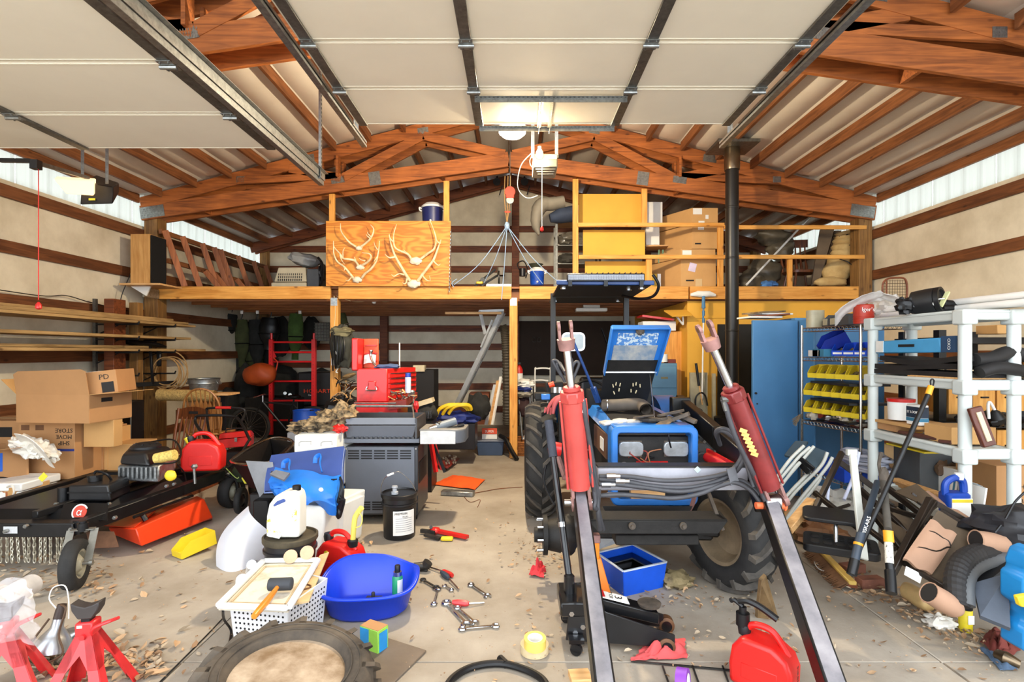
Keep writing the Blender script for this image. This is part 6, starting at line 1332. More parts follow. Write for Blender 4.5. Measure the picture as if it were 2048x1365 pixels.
def tyre(g,c,R0,Rr,w_,ax,nl,lug=.03,side=1):
    ax=V(ax).normalized();prof=[(Rr,-w_*.30),(Rr*1.03,-w_*.42),(Rr*1.15,-w_*.5),(R0*.86,-w_*.5),(R0*.95,-w_*.36),(R0*.97,0),(R0*.95,w_*.36),(R0*.86,w_*.5),(Rr*1.15,w_*.5),(Rr*1.03,w_*.42),(Rr,w_*.30)]
    g.lathe(prof+[(Rr*.98,0),prof[0]],c,axis=ax,n=56)
    return g
def lugs(par,c,R0,w_,ax,nl,m,lug=.035,joined=False):
    ax=V(ax).normalized();B=basis(ax);c=V(c)
    gj=G()
    for i in range(nl):
        for s in (-1,1):
            g=gj if joined else G();vs=[];K=4
            for k in range(K+1):
                f=k/K;a_=2*math.pi*(i+(.5 if s >0 else 0))/nl+f*.62*(2*math.pi/nl)*1.3;x_=s*w_*(.5-.49*f);drop=(.10*R0*(1-f)**2.2)
                for (da,h) in ((-.11,0),(.11,0),(.075,1),(-.075,1)):
                    aa=a_+da*(2*math.pi/nl)*1.25;r_=R0*.945-drop+(lug if h else -.01);vs.append(c+ax*x_+(B.col[1]*math.cos(aa)+B.col[2]*math.sin(aa))*r_)
            fs=[(3,2,1,0),(K*4,K*4+1,K*4+2,K*4+3)]
            for k in range(K):
                for j in range(4):fs.append((k*4+j,k*4+(j+1)%4,(k+1)*4+(j+1)%4,(k+1)*4+j))
            g.add(vs,fs)
            if not joined:g.build('tread_lug',m,par,smooth=30)
    if joined:gj.build('tread_lugs',m,par,smooth=30)
DRT=mat('dusty_rubber',(58,52,46),.85,col2=(96,84,70),sc=5,thr=(.35,.7),bump=.15)
t=wthing('big_wheel','big dusty lugged tyre lying flat on the floor in the foreground','tyre',(-.985,2.3,0))
ax=V((.10,-.10,1));c=V((-.985,2.3,.14));tc_=tyre(G(),c,.375,.235,.23,ax,18).build('carcass',DRT,t,smooth=50);lugs(tc_,c,.375,.23,ax,16,DRT,.045)
g=G();g.lathe([(.245,-.06),(.235,-.09),(.2,-.118),(.16,-.135),(.001,-.135)],c,axis=ax.normalized(),n=48);g.lathe([(.245,.075),(.238,.05),(.232,-.02),(.2,-.1)],c,axis=ax.normalized(),n=48);g.build('rim',mat('rusty_rim',(120,96,70),.7,.2,col2=(190,170,146),sc=5,thr=(.35,.65),bump=.2),t)
for r_ in (.262,.3):B=basis(ax);G().rings([c+ax.normalized()*.117+(B.col[1]*math.cos(k*math.pi/24)+B.col[2]*math.sin(k*math.pi/24))*r_ for k in range(48)],.003,5,closed=True).build('sidewall_ring',DRT,t)

t=wthing('small_carton','small green and blue printed carton against the tyre','box',fl(750,1300));c=fl(748,1300);a_=-.5
G().box(c+V((0,0,.065)),(.13,.08,.13),a_).build('body',mat('lime_card',(150,206,80),.5),t,bevel=.002)
M=rotm(a_)
for q_,s_ in (((-.03,-.041,.065),(.06,.003,.12)),((.066,0,.065),(.003,.06,.1))):G().box(c+M@V(q_),s_,a_).build('blue_print',mat('cyan_card',(40,140,206),.5),t)
g=G();g.box(c+M@V((0,.0,.131)),(.126,.076,.003),a_);g.build('open_top',CARD,t)
g=G();p=[fl(772,1277,.008),fl(853,1303,.008),fl(790,1365,.008),fl(690,1400,.008),fl(700,1330,.008)];g.poly3(p,.012);o=tag(g.build('floor_mat',mat('brown_panel',(112,98,84),.7,var=.1,sc=6),bevel=.003),'flat brown panel on the floor right of the big tyre','panel')
g=G();g.tube([fl(880,1400,.02),fl(905,1358,.02),fl(945,1335,.02),fl(1000,1328,.02),fl(1050,1340,.02),fl(1085,1360,.02),fl(1100,1390,.02)],.018,10);g.cyl(fl(1000,1318,.02),fl(1012,1330,.02),.02,n=10);tag(g.build('black_hose',MATB),'black rubber hose curving along the bottom edge of the floor','hose')

def wrench(lab,p0,p1,r,m=STEEL,ring=True):
    t=wthing('wrench',lab,'wrench',p0);p0,p1=V(p0),V(p1);d=(p1-p0).normalized();s_=V((d.y,-d.x,0));g=G();g.bar(p0+d*r,p1-d*r,r*.8,r*.45);g.build('shank',m,t,bevel=r*.15)
    g=G();g.rings([p0+(d*math.cos(k*.5236)+s_*math.sin(k*.5236))*r*.8 for k in range(12)],r*.36,6,closed=True);g.build('ring_end',m,t)
    g=G();P=[p1+(d*math.cos(a_)+s_*math.sin(a_))*r*.9 for a_ in [math.pi*.22+k*(math.pi*1.56/8) for k in range(9)]];g.rings(P,r*.36,6);g.build('open_end',m,t)
wrench('long combination wrench with bent look, upper left of the tool group',fl(846,1160,.015),fl(872,1175,.015),.02,DSTEEL)
wrench('steel wrench pointing down left of the three wrenches',fl(868,1208,.012),fl(876,1178,.012),.02)
wrench('large ring wrench running diagonally toward the bottom of the tool group',fl(893,1206,.012),fl(933,1250,.012),.03)
wrench('slim wrench above the red handled screwdriver',fl(903,1180,.012),fl(889,1172,.012),.016)
wrench('wrench lying beside the large ring wrench',fl(915,1216,.012),fl(950,1246,.012),.022)
wrench('horizontal wrench at the bottom of the tool group',fl(925,1258,.012),fl(992,1252,.012),.022)
wrench('single wrench lying apart to the right of the tool group',fl(942,1170,.012),fl(975,1192,.012),.022)
def driver(lab,h0,h1,tip,r,m):
    t=wthing('screwdriver',lab,'screwdriver',h0);G().rings([V(h0),V(h0)+(V(h1)-V(h0))*.3,V(h0)+(V(h1)-V(h0))*.8,V(h1)],[r*.7,r,r,r*.6],8).build('handle',m,t);G().cyl(h1,tip,r*.28,n=8).build('shaft',STEEL,t)
driver('red handled file pointing to the upper left',fl(905,1152,.02),fl(885,1143,.02),fl(838,1128,.012),.02,RED)
driver('black and blue screwdriver pointing down to the right',fl(883,1145,.02),fl(897,1157,.02),fl(918,1180,.012),.02,mat('slate_handle',(52,62,74),.5))
driver('red handled screwdriver lying level among the wrenches',fl(905,1205,.02),fl(938,1208,.02),fl(968,1206,.012),.02,mat('pink_red_handle',(200,60,62),.4))
t=wthing('pipe_wrench','red pipe wrench with yellow grip on the floor by the label bucket','wrench',fl(890,1068))
g=G();g.bar(fl(872,1062,.03),fl(935,1075,.03),.045,.025);g.blob(fl(870,1062,.03),(.1,.1,.06),.1);g.build('handle',RED,t,smooth=40);g=G();g.bar(fl(842,1062,.03),fl(870,1066,.03),.03,.03);g.bar(fl(850,1070,.03),fl(880,1078,.02),.04,.02);g.cyl(fl(862,1055,.02),fl(862,1055,.07),.015,n=10);g.build('jaw',DSTEEL,t);g=G();g.bar(fl(882,1078,.02),fl(906,1078,.02),.05,.03);g.build('yellow_grip',mat('yellow_plastic',(222,196,50)),t,bevel=.008)
g=G();g.rings([fl(785+14*k,1140+R.uniform(-3,3),.012) for k in range(6)],.012,6);tag(g.build('iron_link',DSTEEL),'short iron linkage behind the blue pan','link')
g=G();c=fl(842,1135,.04);g.cyl(c+V((-.05,0,0)),c+V((.04,.03,.0)),.03,n=12);g.cyl(c+V((.03,.02,0)),c+V((.05,.02,.03)),.035,n=12);tag(g.build('hose_fitting',DSTEEL),'steel fitting on the floor right of the blue pan','fitting')

t=wthing('parts_bin','yellow parts bin lying on the floor right of the orange chute','bin',fl(368,1100));YB_=mat('yellow_bin',(226,196,44),.5,var=.05)
def bin_(t,M,o,w_,d,h,m):
    o=V(o);f=lambda x,y,z:o+M@V((x,y,z));T=.005
    for (nm,pts) in (('floor',[(0,0,0),(w_,0,0),(w_,d,0),(0,d,0)]),('side',[(0,0,0),(0,d,0),(0,d,h),(0,d*.3,h),(0,0,h*.45)]),('side',[(w_,0,0),(w_,d,0),(w_,d,h),(w_,d*.3,h),(w_,0,h*.45)]),('front',[(0,0,0),(w_,0,0),(w_,0,h*.45),(0,0,h*.45)]),('back',[(0,d,0),(w_,d,0),(w_,d,h),(0,d,h)])):
        t.poly3([f(*p) for p in pts],T)
g=G();bin_(g,rotm((.15,.0,-.55)),fl(345,1112,.01),.14,.27,.11,YB_);g.build('shell',YB_,t)

def tape(lab,c,r,w_,ax,m,core=LABEL):
    t=wthing('tape_roll',lab,'tape',c);ax=V(ax).normalized();G().lathe([(r*.68,-w_/2),(r,-w_/2),(r,w_/2),(r*.68,w_/2),(r*.68,-w_/2)],c,axis=ax,n=36).build('roll',m,t);G().lathe([(r*.62,-w_/2),(r*.68,-w_/2),(r*.68,w_/2),(r*.62,w_/2),(r*.62,-w_/2)],c,axis=ax,n=36).build('core',core,t)
tape('yellow masking tape roll lying on a wider clear roll',fl(1070,1285,.075),.058,.05,(0,-.1,1),mat('masking_yellow',(226,196,96),.6))
tape('wide translucent tape roll under the yellow roll',fl(1069,1296,.026),.075,.045,(0,0,1),mat('clear_tape',(206,186,146),.4))
tape('purple tape roll standing on the floor left of the red fuel can',fl(1366,1366,.06),.062,.05,(.9,-.45,.1),mat('purple_tape',(128,62,176),.5))
def rag(lab,pts,col,h=.03,seed=1):
    t=wthing('shop_rag',lab,'rag',fl(*pts[0]));q=[fl(x,y) for x,y in pts]
    def f(u,v):
        p=(q[0]*(1-u)+q[1]*u)*(1-v)+(q[3]*(1-u)+q[2]*u)*v;e=math.sin(math.pi*u)*math.sin(math.pi*v);p.z=.008+h*(.5+abs(noise.noise(V((u*4+seed,v*4,seed))))*2)*(.25+e);p.x += .015*noise.noise(V((u*3,v*5,seed+4)));return p
    G().sheet(f,22,16,.005).build('cloth',mat(col[0],col[1],.85,var=.08,bump=.2,bsc=30),t,smooth=50)
rag('pink-red shop rag spread on the floor in front of the floor jack',((1262,1328),(1374,1322),(1368,1282),(1288,1300)),('faded_red_cloth',(214,84,84)),.035,2)
rag('small red rag crumpled on the floor left of the tractor',((1058,1155),(1088,1160),(1092,1138),(1066,1145)),('red_cloth',(206,56,62)),.05,5)

g=G();g.tube([fl(448,1235,.01),fl(410,1275,.006),fl(330,1355,.006),fl(300,1385,.006)],.004,5);tag(g.build('long_cable',MATB),'thin dark cord running across the floor slab to the lower left','cord')
g=G();g.tube([fl(925,990,.006),fl(960,985,.006),fl(1000,978,.006),fl(1045,975,.006)],.004,5);g.tube([fl(925,990,.006),fl(940,1005,.006),fl(960,1000,.006),fl(955,1015,.006)],.003,5);tag(g.build('floor_wire',W_dark),'thin wire snaking on the floor left of the tractor rear tyre','wire')

JR=mat('jack_stand_red',(206,44,46),.4,var=.15,sc=6,coat=.2)
def jackstand(lab,loc,rz):
    t=thing('jack_stand',lab,'jack stand',loc,rz)
    ft=[V((sx*.15,sy*.14,0)) for sx,sy in ((-1,-1),(1,-1),(1,1),(-1,1))];tpz=.30;tc=[V((sx*.035,sy*.035,tpz)) for sx,sy in ((-1,-1),(1,-1),(1,1),(-1,1))]
    for i in range(4):
        a0,a1=ft[i],tc[i];u1=(ft[(i+1)%4]-a0).normalized();u0=(ft[i-1]-a0).normalized();g=G()
        for u_ in (u0,u1):g.poly3([a0,a0+u_*.055,a1+u_*.032,a1],.005)
        g.build('leg',JR,t)
        b_=ft[(i+1)%4];g=G();m0=a0*.62+a1*.38;m1=b_*.62+tc[(i+1)%4]*.38
        k0=a0*.25+a1*.75;k1=b_*.25+tc[(i+1)%4]*.75;k2=a0*.45+a1*.55;k3=b_*.45+tc[(i+1)%4]*.55;g.poly3([k0,k1,tc[(i+1)%4],tc[i]],.005);g.poly3([k2,k2*.75+k3*.25,k0*.5+k1*.5,k0],.005);g.poly3([k3,k3*.75+k2*.25,k0*.5+k1*.5,k1],.005);g.build('web_plate',JR,t)
    G().box((0,0,.325),(.075,.075,.07)).build('collar',JR,t,bevel=.006)
    g=G();g.box((0,0,.34),(.036,.045,.12));g.build('ratchet_bar',MATB,t)
    g=G();g.prism([(-.055,.04),(-.06,.075),(-.03,.06),(0,.052),(.03,.06),(.06,.075),(.055,.04),(.03,0),(-.03,0)],.06,(0,0,.375),FRONT);g.build('saddle',mat('saddle_black',(52,46,44),.6),t,bevel=.004)
    g=G();g.lathe([(.001,0),(.012,0),(.012,.01),(.001,.01)],(.0,-.04,.30),axis=-Y3,n=12);g.build('pivot_bolt',JR,t);g=G();g.tube([V((.03,-.03,.31)),V((.05,-.04,.34)),V((.10,-.02,.355)),V((.11,.03,.345)),V((.04,.04,.32))],.008,8);g.build('release_lever',JR,t);G().box((-.015,-.0385,.345),(.022,.002,.012)).build('label',LABEL,t)
    return t
jackstand('red jack stand with black saddle at the lower left',(-1.98,2.48,0),.15)
jackstand('red jack stand at the far left edge with plastic film over it',(-2.36,2.48,0),.5)
t=wthing('plastic_film','roll of clear film and thin plastic draped over the far left jack stand','film roll',at(20,1200,2.6))
FILM=mat('clear_film',(226,220,222),.25,var=.05,sc=5,alpha=.16)
g=G();g.rings([at(-20,1215,2.6),at(62,1170,2.9)],[.05,.055],20);g.build('film_roll',mat('film_white',(196,192,188),.35),t);G().cyl(at(58,1172,2.88),at(63,1169,2.91),.035,n=16).build('cardboard_core',CARDL,t)
def fm(u,v):p=at(-15+80*u,1180+120*v-25*math.sin(3.1*u),2.42-.05*math.sin(3*v));return p+V((.02*noise.noise(V((u*7,v*5,1))),-.04*math.sin(4*u)*v+.03*noise.noise(V((u*5,v*8,3))),0))
G().sheet(fm,16,14,.001).build('drape',FILM,t,smooth=50)
t=wthing('clamp_lamp','aluminium clamp work lamp lying on the floor between the jack stands','lamp',fl(120,1300));c=fl(118,1285,.10)
d=V((.35,.45,-.5)).normalized();AL2=mat('spun_aluminium',(170,172,176),.3,.9,var=.12,sc=8)
d=V((-.05,-.25,-1)).normalized();c=at(118,1238,2.78)
G().lathe([(.025,0),(.028,.04),(.06,.08),(.09,.13),(.095,.15),(.091,.15),(.055,.08)],c,axis=d,n=32).build('reflector',AL2,t);G().lathe([(.001,-.07),(.02,-.07),(.024,-.04),(.026,0)],c,axis=d,n=16).build('socket',mat('brown_socket',(56,42,34),.5),t)
g=G();g.tube([c+V((-.01,0,.05)),c+V((-.05,0,.10)),c+V((-.03,0,.16)),c+V((.03,0,.17)),c+V((.05,0,.10)),c+V((.05,0,.0))],.003,6);g.build('hook_wire',WHITE,t);g=G();g.tube([c+V((.01,0,.07)),c+V((.06,-.03,.06)),c+V((.05,-.06,-.05)),c+V((.1,-.1,-.13)),c+V((.0,-.14,-.16)),c+V((-.09,-.08,-.12)),c+V((-.05,0,0))],.005,6);g.build('cord',mat('brown_cord',(84,62,44),.6),t)
c2=at(160,1262,2.9);G().lathe([(.02,0),(.03,.02),(.075,.07),(.08,.09)],c2+V((0,.02,0)),axis=V((-.6,.1,-.8)),n=28).build('second_reflector',AL2,t)

LF=[mat('leaf_tan',(186,152,116),.85,var=.1),mat('leaf_brown',(146,114,84),.85,var=.1),mat('leaf_grey',(176,158,134),.85,var=.08)]
def litter(lab,n,fn,s=(.02,.05),z=.0):
    g=G()
    for i in range(n):
        x,y=fn();p=fl(x,y);sz=R.uniform(*s)*(.45+.4*R.random());a_=R.uniform(0,6.28);M=Euler((R.uniform(-.5,.5),R.uniform(-.5,.5),a_)).to_matrix();g.m=R.randrange(3)
        o_=p+V((0,0,.006+R.uniform(0,.02)+z));cv=R.uniform(-.3,.5)*sz
        rim_=[(-1,0,.0),(-.5,-.42,cv),(.2,-.5,cv),(1,0,0),(.2,.5,cv),(-.5,.42,cv)]
        vs=[o_+M@V((q[0]*sz,q[1]*sz,q[2])) for q in rim_]+[o_+M@V((0,0,-.12*sz))]
        g.add(vs,[(j,(j+1)%6,6) for j in range(6)])
    o=tag(g.build('leaf_litter',LF,smooth=False),lab,'leaves');o['kind']='stuff'
U=R.uniform
litter('dry leaves scattered over the floor between the mower and the basket',150,lambda:(U(120,620),U(1060,1365)),(.015,.05))
litter('dry leaves and crumbs along the mower wheel and chains',170,lambda:(U(0,230),U(1110,1200)),(.015,.05))
litter('drift of dry leaves around the steel bowl',260,lambda:(660+R.gauss(0,34),1105+R.gauss(0,22)),(.015,.045))
litter('dry leaves and debris strewn around the floor jack and tapes',130,lambda:(U(1030,1560),U(1180,1365)),(.008,.035))
litter('leaves packed under the jack stands at the lower left',230,lambda:(U(40,330),1330+R.gauss(0,26)),(.02,.06))
litter('debris at the left front hub of the tractor',150,lambda:(1085+R.gauss(0,30),1110+R.gauss(0,22)),(.008,.03))
litter('leaves drifted along the foot of the right hand pile',330,lambda:(lambda k:(1640+330*k+R.gauss(0,22),1130+170*k+R.gauss(0,16)))(R.random()),(.01,.045))
litter('small debris across the middle of the floor',200,lambda:(U(700,1100),960+abs(R.gauss(0,140))),(.006,.025))
litter('fine debris on the right of the floor',130,lambda:(U(1500,2048),U(1180,1365)),(.006,.03))
litter('fine grit and crumbs over the whole front of the floor slab',900,lambda:(U(0,2048),1000+365*R.random()**.7),(.004,.010))
litter('leaves under the blue bin and the tractor front wheel',120,lambda:(U(1190,1500),1195+R.gauss(0,16)),(.01,.035))
# ---------------------------------------------------------------- tractor with loader arms
tr=wthing('tractor','blue tractor with raised hood, canopy and red loader cylinders, its left front wheel removed','tractor',(.95,4.4,0))
TB=mat('tractor_blue',(44,112,190),.38,var=.08,sc=4,coat=.3);TBD=mat('tractor_blue_dark',(36,66,120),.45,var=.2,sc=4)
GRM=mat('grimy_metal',(70,64,58),.7,.3,col2=(110,98,86),sc=8,thr=(.35,.65),bump=.2);GM=mat('black_grime',(34,32,30),.65,.2,var=.3,sc=10,bump=.15)
T_=at
RUBL=mat('dusty_lug_rubber',(62,58,54),.8,col2=(92,86,78),sc=9,thr=(.4,.7),bump=.1)
for x in (.24,1.66):
    c=V((x,5.3,.55));rt=tyre(G(),c,.55,.32,.29,X3,20).build('rear_tyre',RUB,tr,smooth=50)
    for s in (1,):
        lugs(rt,c,.55,.29,X3,19,RUBL,.045,joined=x >1)
    g=G();g.lathe([(.001,-.03),(.18,-.03),(.25,-.06),(.33,-.11),(.33,.11),(.25,.02),(.18,.04),(.001,.04)],c,axis=X3,n=32);g.build('rear_rim',mat('cream_hub',(150,146,128)),rt)

ax=V((-.93,-.36,.0)).normalized();c=V((1.46,3.66,.385));ft_=tyre(G(),c,.375,.215,.24,ax,18).build('front_tyre',RUB,tr,smooth=50);lugs(ft_,c,.375,.25,ax,15,RUBL,.05)
g=G();g.lathe([(.001,-.02),(.10,-.02),(.16,.0),(.2,.09),(.222,.10),(.222,-.09),(.2,-.09),(.16,-.04)],c,axis=ax,n=36);g.build('front_rim',mat('tan_rim',(134,116,92),.6,.2,var=.2),ft_)

g=G();g.bar((.38,3.8,.36),(1.36,3.72,.37),.12,.13);g.bar((1.25,3.72,.37),(1.4,3.68,.38),.09,.09);g.build('front_axle',GM,tr,bevel=.015)
g=G();hx=V((.33,3.72,.33));g.blob(hx+V((.02,0,0)),(.2,.24,.26),.08,2,3);g.cyl(hx+V((-.11,0,0)),hx+V((-.02,0,0)),.10,.12,n=20);g.cyl(hx+V((-.14,0,0)),hx+V((-.11,0,0)),.135,n=24);g.cyl(hx+V((-.2,0,0)),hx+V((-.14,0,0)),.05,n=16);g.build('wheel_hub',GM,tr,smooth=40)
for k in range(8):a_=k*math.pi/4;p=hx+V((-.14,.11*math.cos(a_),.11*math.sin(a_)));g=G();g.cyl(p,p+V((-.04,0,0)),.009,n=6);g.build('wheel_stud',STEEL,tr)

g=G();g.hexa([V((.70,3.8,.55)),V((1.27,3.8,.55)),V((1.24,4.95,.55)),V((.73,4.95,.55))],[V((.70,3.8,1.0)),V((1.27,3.8,1.0)),V((1.24,4.95,1.04)),V((.73,4.95,1.04))]);g.build('engine_block',GM,tr)
g=G();g.hexa([V((.67,3.85,1.0)),V((.70,3.85,1.0)),V((.72,4.95,1.04)),V((.66,4.95,1.04))],[V((.69,3.85,1.07)),V((.72,3.85,1.07)),V((.76,4.95,1.12)),V((.70,4.95,1.12))]);g.hexa([V((1.25,3.85,1.0)),V((1.28,3.85,1.0)),V((1.28,4.95,1.04)),V((1.22,4.95,1.04))],[V((1.23,3.85,1.07)),V((1.26,3.85,1.07)),V((1.24,4.95,1.12)),V((1.18,4.95,1.12))]);g.build('side_cowl',TB,tr)
g=G();g.mm(.66,.675,3.9,4.5,.82,1.0);g.mm(.67,.69,3.95,4.15,.62,.72);g.build('side_plate',mat('rust_brown',(96,66,48),.7,var=.2),tr);G().mm(.655,.66,4.0,4.15,.86,.95).build('model_plate',LABEL,tr)
def ring4(g,x0,x1,z0,z1,y,w_,d,r=.05):
    def rr_(x0,x1,z0,z1,r):
        P=[]
        for (cx0,cz0,a0) in ((x1-r,z1-r,0),(x0+r,z1-r,90),(x0+r,z0+r,180),(x1-r,z0+r,270)):
            for k in range(5):a_=math.radians(a0+k*22.5);P.append((cx0+r*math.cos(a_),cz0+r*math.sin(a_)))
        return P
    o_,i_=rr_(x0,x1,z0,z1,r),rr_(x0+w_,x1-w_,z0+w_,z1-w_,max(.012,r-w_*.6));n=len(o_)
    vs=[(x,y,z) for x,z in o_]+[(x,y,z) for x,z in i_]+[(x,y+d,z) for x,z in o_]+[(x,y+d,z) for x,z in i_];fs=[]
    for k in range(n):k2=(k+1)%n;fs +=[(k,k2,n+k2,n+k),(2*n+k2,2*n+k,3*n+k,3*n+k2),(k2,k,2*n+k,2*n+k2),(n+k,n+k2,3*n+k2,3*n+k)]
    g.add(vs,fs);return g
gx0,gx1,gz0,gz1=T_(1223,0,3.72).x,T_(1397,0,3.72).x,T_(0,1013,3.72).z,T_(0,854,3.72).z
ring4(G(),gx0,gx1,gz0,gz1,3.72,.046,.16).build('grille_frame',TB,tr,bevel=.008,smooth=50)
G().mm(gx0+.02,gx1-.02,3.72+.02,3.95,gz1-.03,gz1+.005).build('nose_top',TB,tr,bevel=.01)
G().mm(gx0+.03,gx1-.03,3.95,3.97,gz0+.03,gz1-.03).build('radiator',GM,tr)
G().mm(gx0+.045,gx1-.045,3.86,3.9,T_(0,876,3.8).z-.03,T_(0,870,3.8).z).build('inner_shelf',GRM,tr)
for i,x in enumerate((1261,1351)):
    c=T_(x,898,3.80);g=G();g.rbox(c+V((0,.04,0)),(.18,.1,.115),.03);sl_=g.build('lamp_shell',GRM,tr);g=G();M=FRONT
    P=[]
    for (sx,sz,a0) in ((1,1,0),(-1,1,90),(-1,-1,180),(1,-1,270)):
        for k in range(4):a_=math.radians(a0+k*30);P.append((sx*.055+.032*math.cos(a_),sz*.02+.032*math.sin(a_)))
    g.prism(P,.03,c+V((0,-.01,0)),FRONT);g.build('headlamp',mat('lamp_glass',(190,196,200),.15,.55,var=.15,sc=18),sl_,bevel=.006,seg=2)
G().mm(T_(1236,0,3.8).x,T_(1383,0,3.8).x,3.82,3.84,T_(0,884,3.8).z,T_(0,881,3.8).z).build('lamp_bar',GRM,tr)
g=G();g.tube([T_(1337,868,3.70),T_(1338,880,3.70),T_(1342,896,3.72)],.006,6);g.build('hook_strap',MATB,tr)
WR=[mat('wire_red',(150,60,50),.5),mat('wire_grey',(150,140,130),.5),MATB,mat('wire_copper',(160,104,70),.5)]
for k in range(16):
    g=G();x,y=R.uniform(1248,1330),R.uniform(905,928);P=[T_(x+R.uniform(-30,30),y+R.uniform(-18,12),R.uniform(3.76,3.9)) for _ in range(4)];g.tube(P,R.uniform(.0025,.006),5);g.build('wiring',WR[k % 4],tr)
g=G();g.cyl(T_(1272,931,3.8),T_(1335,931,3.8),.03,n=14);g.build('red_cylinder',RED,tr);g=G();g.rings([T_(1290+14*math.cos(k*.5236),915+10*math.sin(k*.5236),3.82) for k in range(12)],.005,5,closed=True);g.rings([T_(1310+22*math.cos(k*.5236),918+16*math.sin(k*.5236),3.84) for k in range(12)],.004,5,closed=True);g.build('pulley_ring',GRM,tr)
g=G();a,b=T_(1262,1002,3.74),T_(1331,978,3.74);g.mm(a.x,b.x,3.745,3.80,a.z,b.z);g.build('wood_block',W_tan,tr,bevel=.003)

g=G();bx0,bx1=T_(1176,0,3.3).x,T_(1455,0,3.3).x;zt_,zm,zl=T_(0,1031,3.3).z,T_(0,1042,3.3).z,T_(0,1068,3.3).z
g.poly3([V((bx0,3.3,zm)),V((bx1,3.3,zm)),V((bx1-.06,3.3,zl)),V((bx0+.07,3.3,zl))],.02);g.poly3([V((bx0,3.3,zm)),V((bx1,3.3,zm)),V((bx1+.01,3.45,zm+.01)),V((bx0,3.45,zm+.01))],.015);bm_=g.build('bumper',GM,tr,bevel=.004)
for x in (1264,1366):p=T_(x,1052,3.28);g=G();g.cyl(p,p+V((0,-.012,0)),.022,n=16);g.cyl(p+V((0,-.01,0)),p+V((0,-.03,0)),.011,n=6);g.build('bumper_bolt',GRM,bm_)
g=G();a,b=T_(1230,1089,3.38),T_(1396,1069,3.38);g.mm(a.x,b.x,3.36,3.5,a.z,b.z);g.build('weight_bracket',GM,tr,bevel=.005)
g=G();g.hexa([T_(1218,1040,3.6),T_(1372,1040,3.6),T_(1372,1040,3.9),T_(1218,1040,3.9)],[T_(1205,1013,3.6),T_(1385,1013,3.6),T_(1385,1013,3.9),T_(1205,1013,3.9)]);g.build('lower_cover',BLACK,tr)

def hp(x,y,Y):return T_(x,y,Y)
H0,H1,H2,H3=hp(1207,745,4.72),hp(1310,745,4.72),hp(1338,652,4.5),hp(1223,652,4.5)
g=G();g.poly3([H0,H1,H2,H3],.012);g.build('hood_panel',TB,tr,bevel=.004)
g=G();up=(H3-H0).normalized();nr=(H1-H0).cross(H3-H0).normalized()
for a_,b_ in ((H0,H3),(H1,H2),(H3,H2)):g.bar(a_+nr*.03,b_+nr*.03,.012,.07,up=nr)
g.build('hood_lip',TB,tr,bevel=.004)
def hq(u,v):return (H0*(1-u)+H1*u)*(1-v)+(H3*(1-u)+H2*u)*v+nr*.0085
for (u0,u1,v0,v1,m,nm) in ((.14,.86,.60,.86,mat('old_blue_foil',(70,120,180),.6,col2=(186,200,206),sc=38,thr=(.48,.54)),'peeling_foil'),(.1,.9,.28,.6,mat('smudged_blue',(110,128,146),.6,col2=(170,166,158),sc=9,thr=(.4,.65)),'worn_patch'),(.02,.98,.0,.28,GM,'sooty_band')):
    g=G();g.poly3([hq(u0,v0),hq(u1,v0),hq(u1,v1),hq(u0,v1)],.003);g.build(nm,m,tr)
g=G();g.blob(hq(.5,.93)+nr*.02,(.07,.05,.07),.2);g.build('hood_latch',GRM,tr)
G().poly3([hp(1199,806,4.85),hp(1293,806,4.85),H1,H0],.008).build('rear_screen',BLACK,tr)
g=G()
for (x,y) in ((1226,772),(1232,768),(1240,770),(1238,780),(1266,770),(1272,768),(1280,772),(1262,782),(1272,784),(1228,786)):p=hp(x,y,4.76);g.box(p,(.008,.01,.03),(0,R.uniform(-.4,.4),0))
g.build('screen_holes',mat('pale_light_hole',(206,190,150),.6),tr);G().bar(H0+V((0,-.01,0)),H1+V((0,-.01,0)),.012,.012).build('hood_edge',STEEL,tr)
G().cyl(hp(1299,748,4.7),hp(1309,838,4.2),.006,n=6).build('prop_rod',STEEL,tr)

g=G();g.poly3([V((.72,4.0,1.06)),V((1.22,4.0,1.06)),V((1.2,4.9,1.11)),V((.76,4.9,1.11))],.01);g.build('top_screen',GM,tr)
t=wthing('air_hose_elbow','dark rubber elbow pipe lying across the top of the tractor engine','pipe',T_(1255,820,4.5));P=spline([T_(1206,812,4.55),T_(1235,811,4.5),T_(1270,809,4.45),T_(1285,812,4.4),T_(1292,820,4.3)],6);g=G();g.rings(P,.052,20,False);g.rings(P[::-1],.042,20,False);g.build('pipe',mat('grey_rubber',(84,76,68),.7,var=.15),t,smooth=70);g=G();g.rings([P[2]+V((0,.055*math.cos(k*.5236),.055*math.sin(k*.5236))) for k in range(12)],.005,5,closed=True);g.build('hose_clamp',STEEL,t)
t=wthing('work_glove','dirty white work gloves lying on the nose of the tractor','gloves',T_(1240,850,3.9));GL=mat('dirty_white_glove',(200,194,186),.85,col2=(150,140,130),sc=8,thr=(.45,.7))
for j,(x,y,rz) in enumerate(((1242,846,.15),(1268,843,-.1))):
    c=T_(x,y,3.95);M=rotm(rz+math.pi);g=G();g.blob(c,(.13,.10,.03),.12,2,j,rot=M)
    for k in range(4):a_=(-.25+.17*k);g.rings([c+M@V((.05,-.04+.026*k,.0)),c+M@V((.10,-.05+.034*k,.004)),c+M@V((.15,-.06+.04*k,-.004))],[.014,.013,.009],8)
    g.rings([c+M@V((0,.04,0)),c+M@V((.03,.075,0)),c+M@V((.06,.085,0))],[.014,.013,.009],8);g.build('glove',GL,t,smooth=60)
t=wthing('brackets','grimy steel brackets and plates heaped on the right of the tractor nose','bracket',T_(1340,850,3.9))
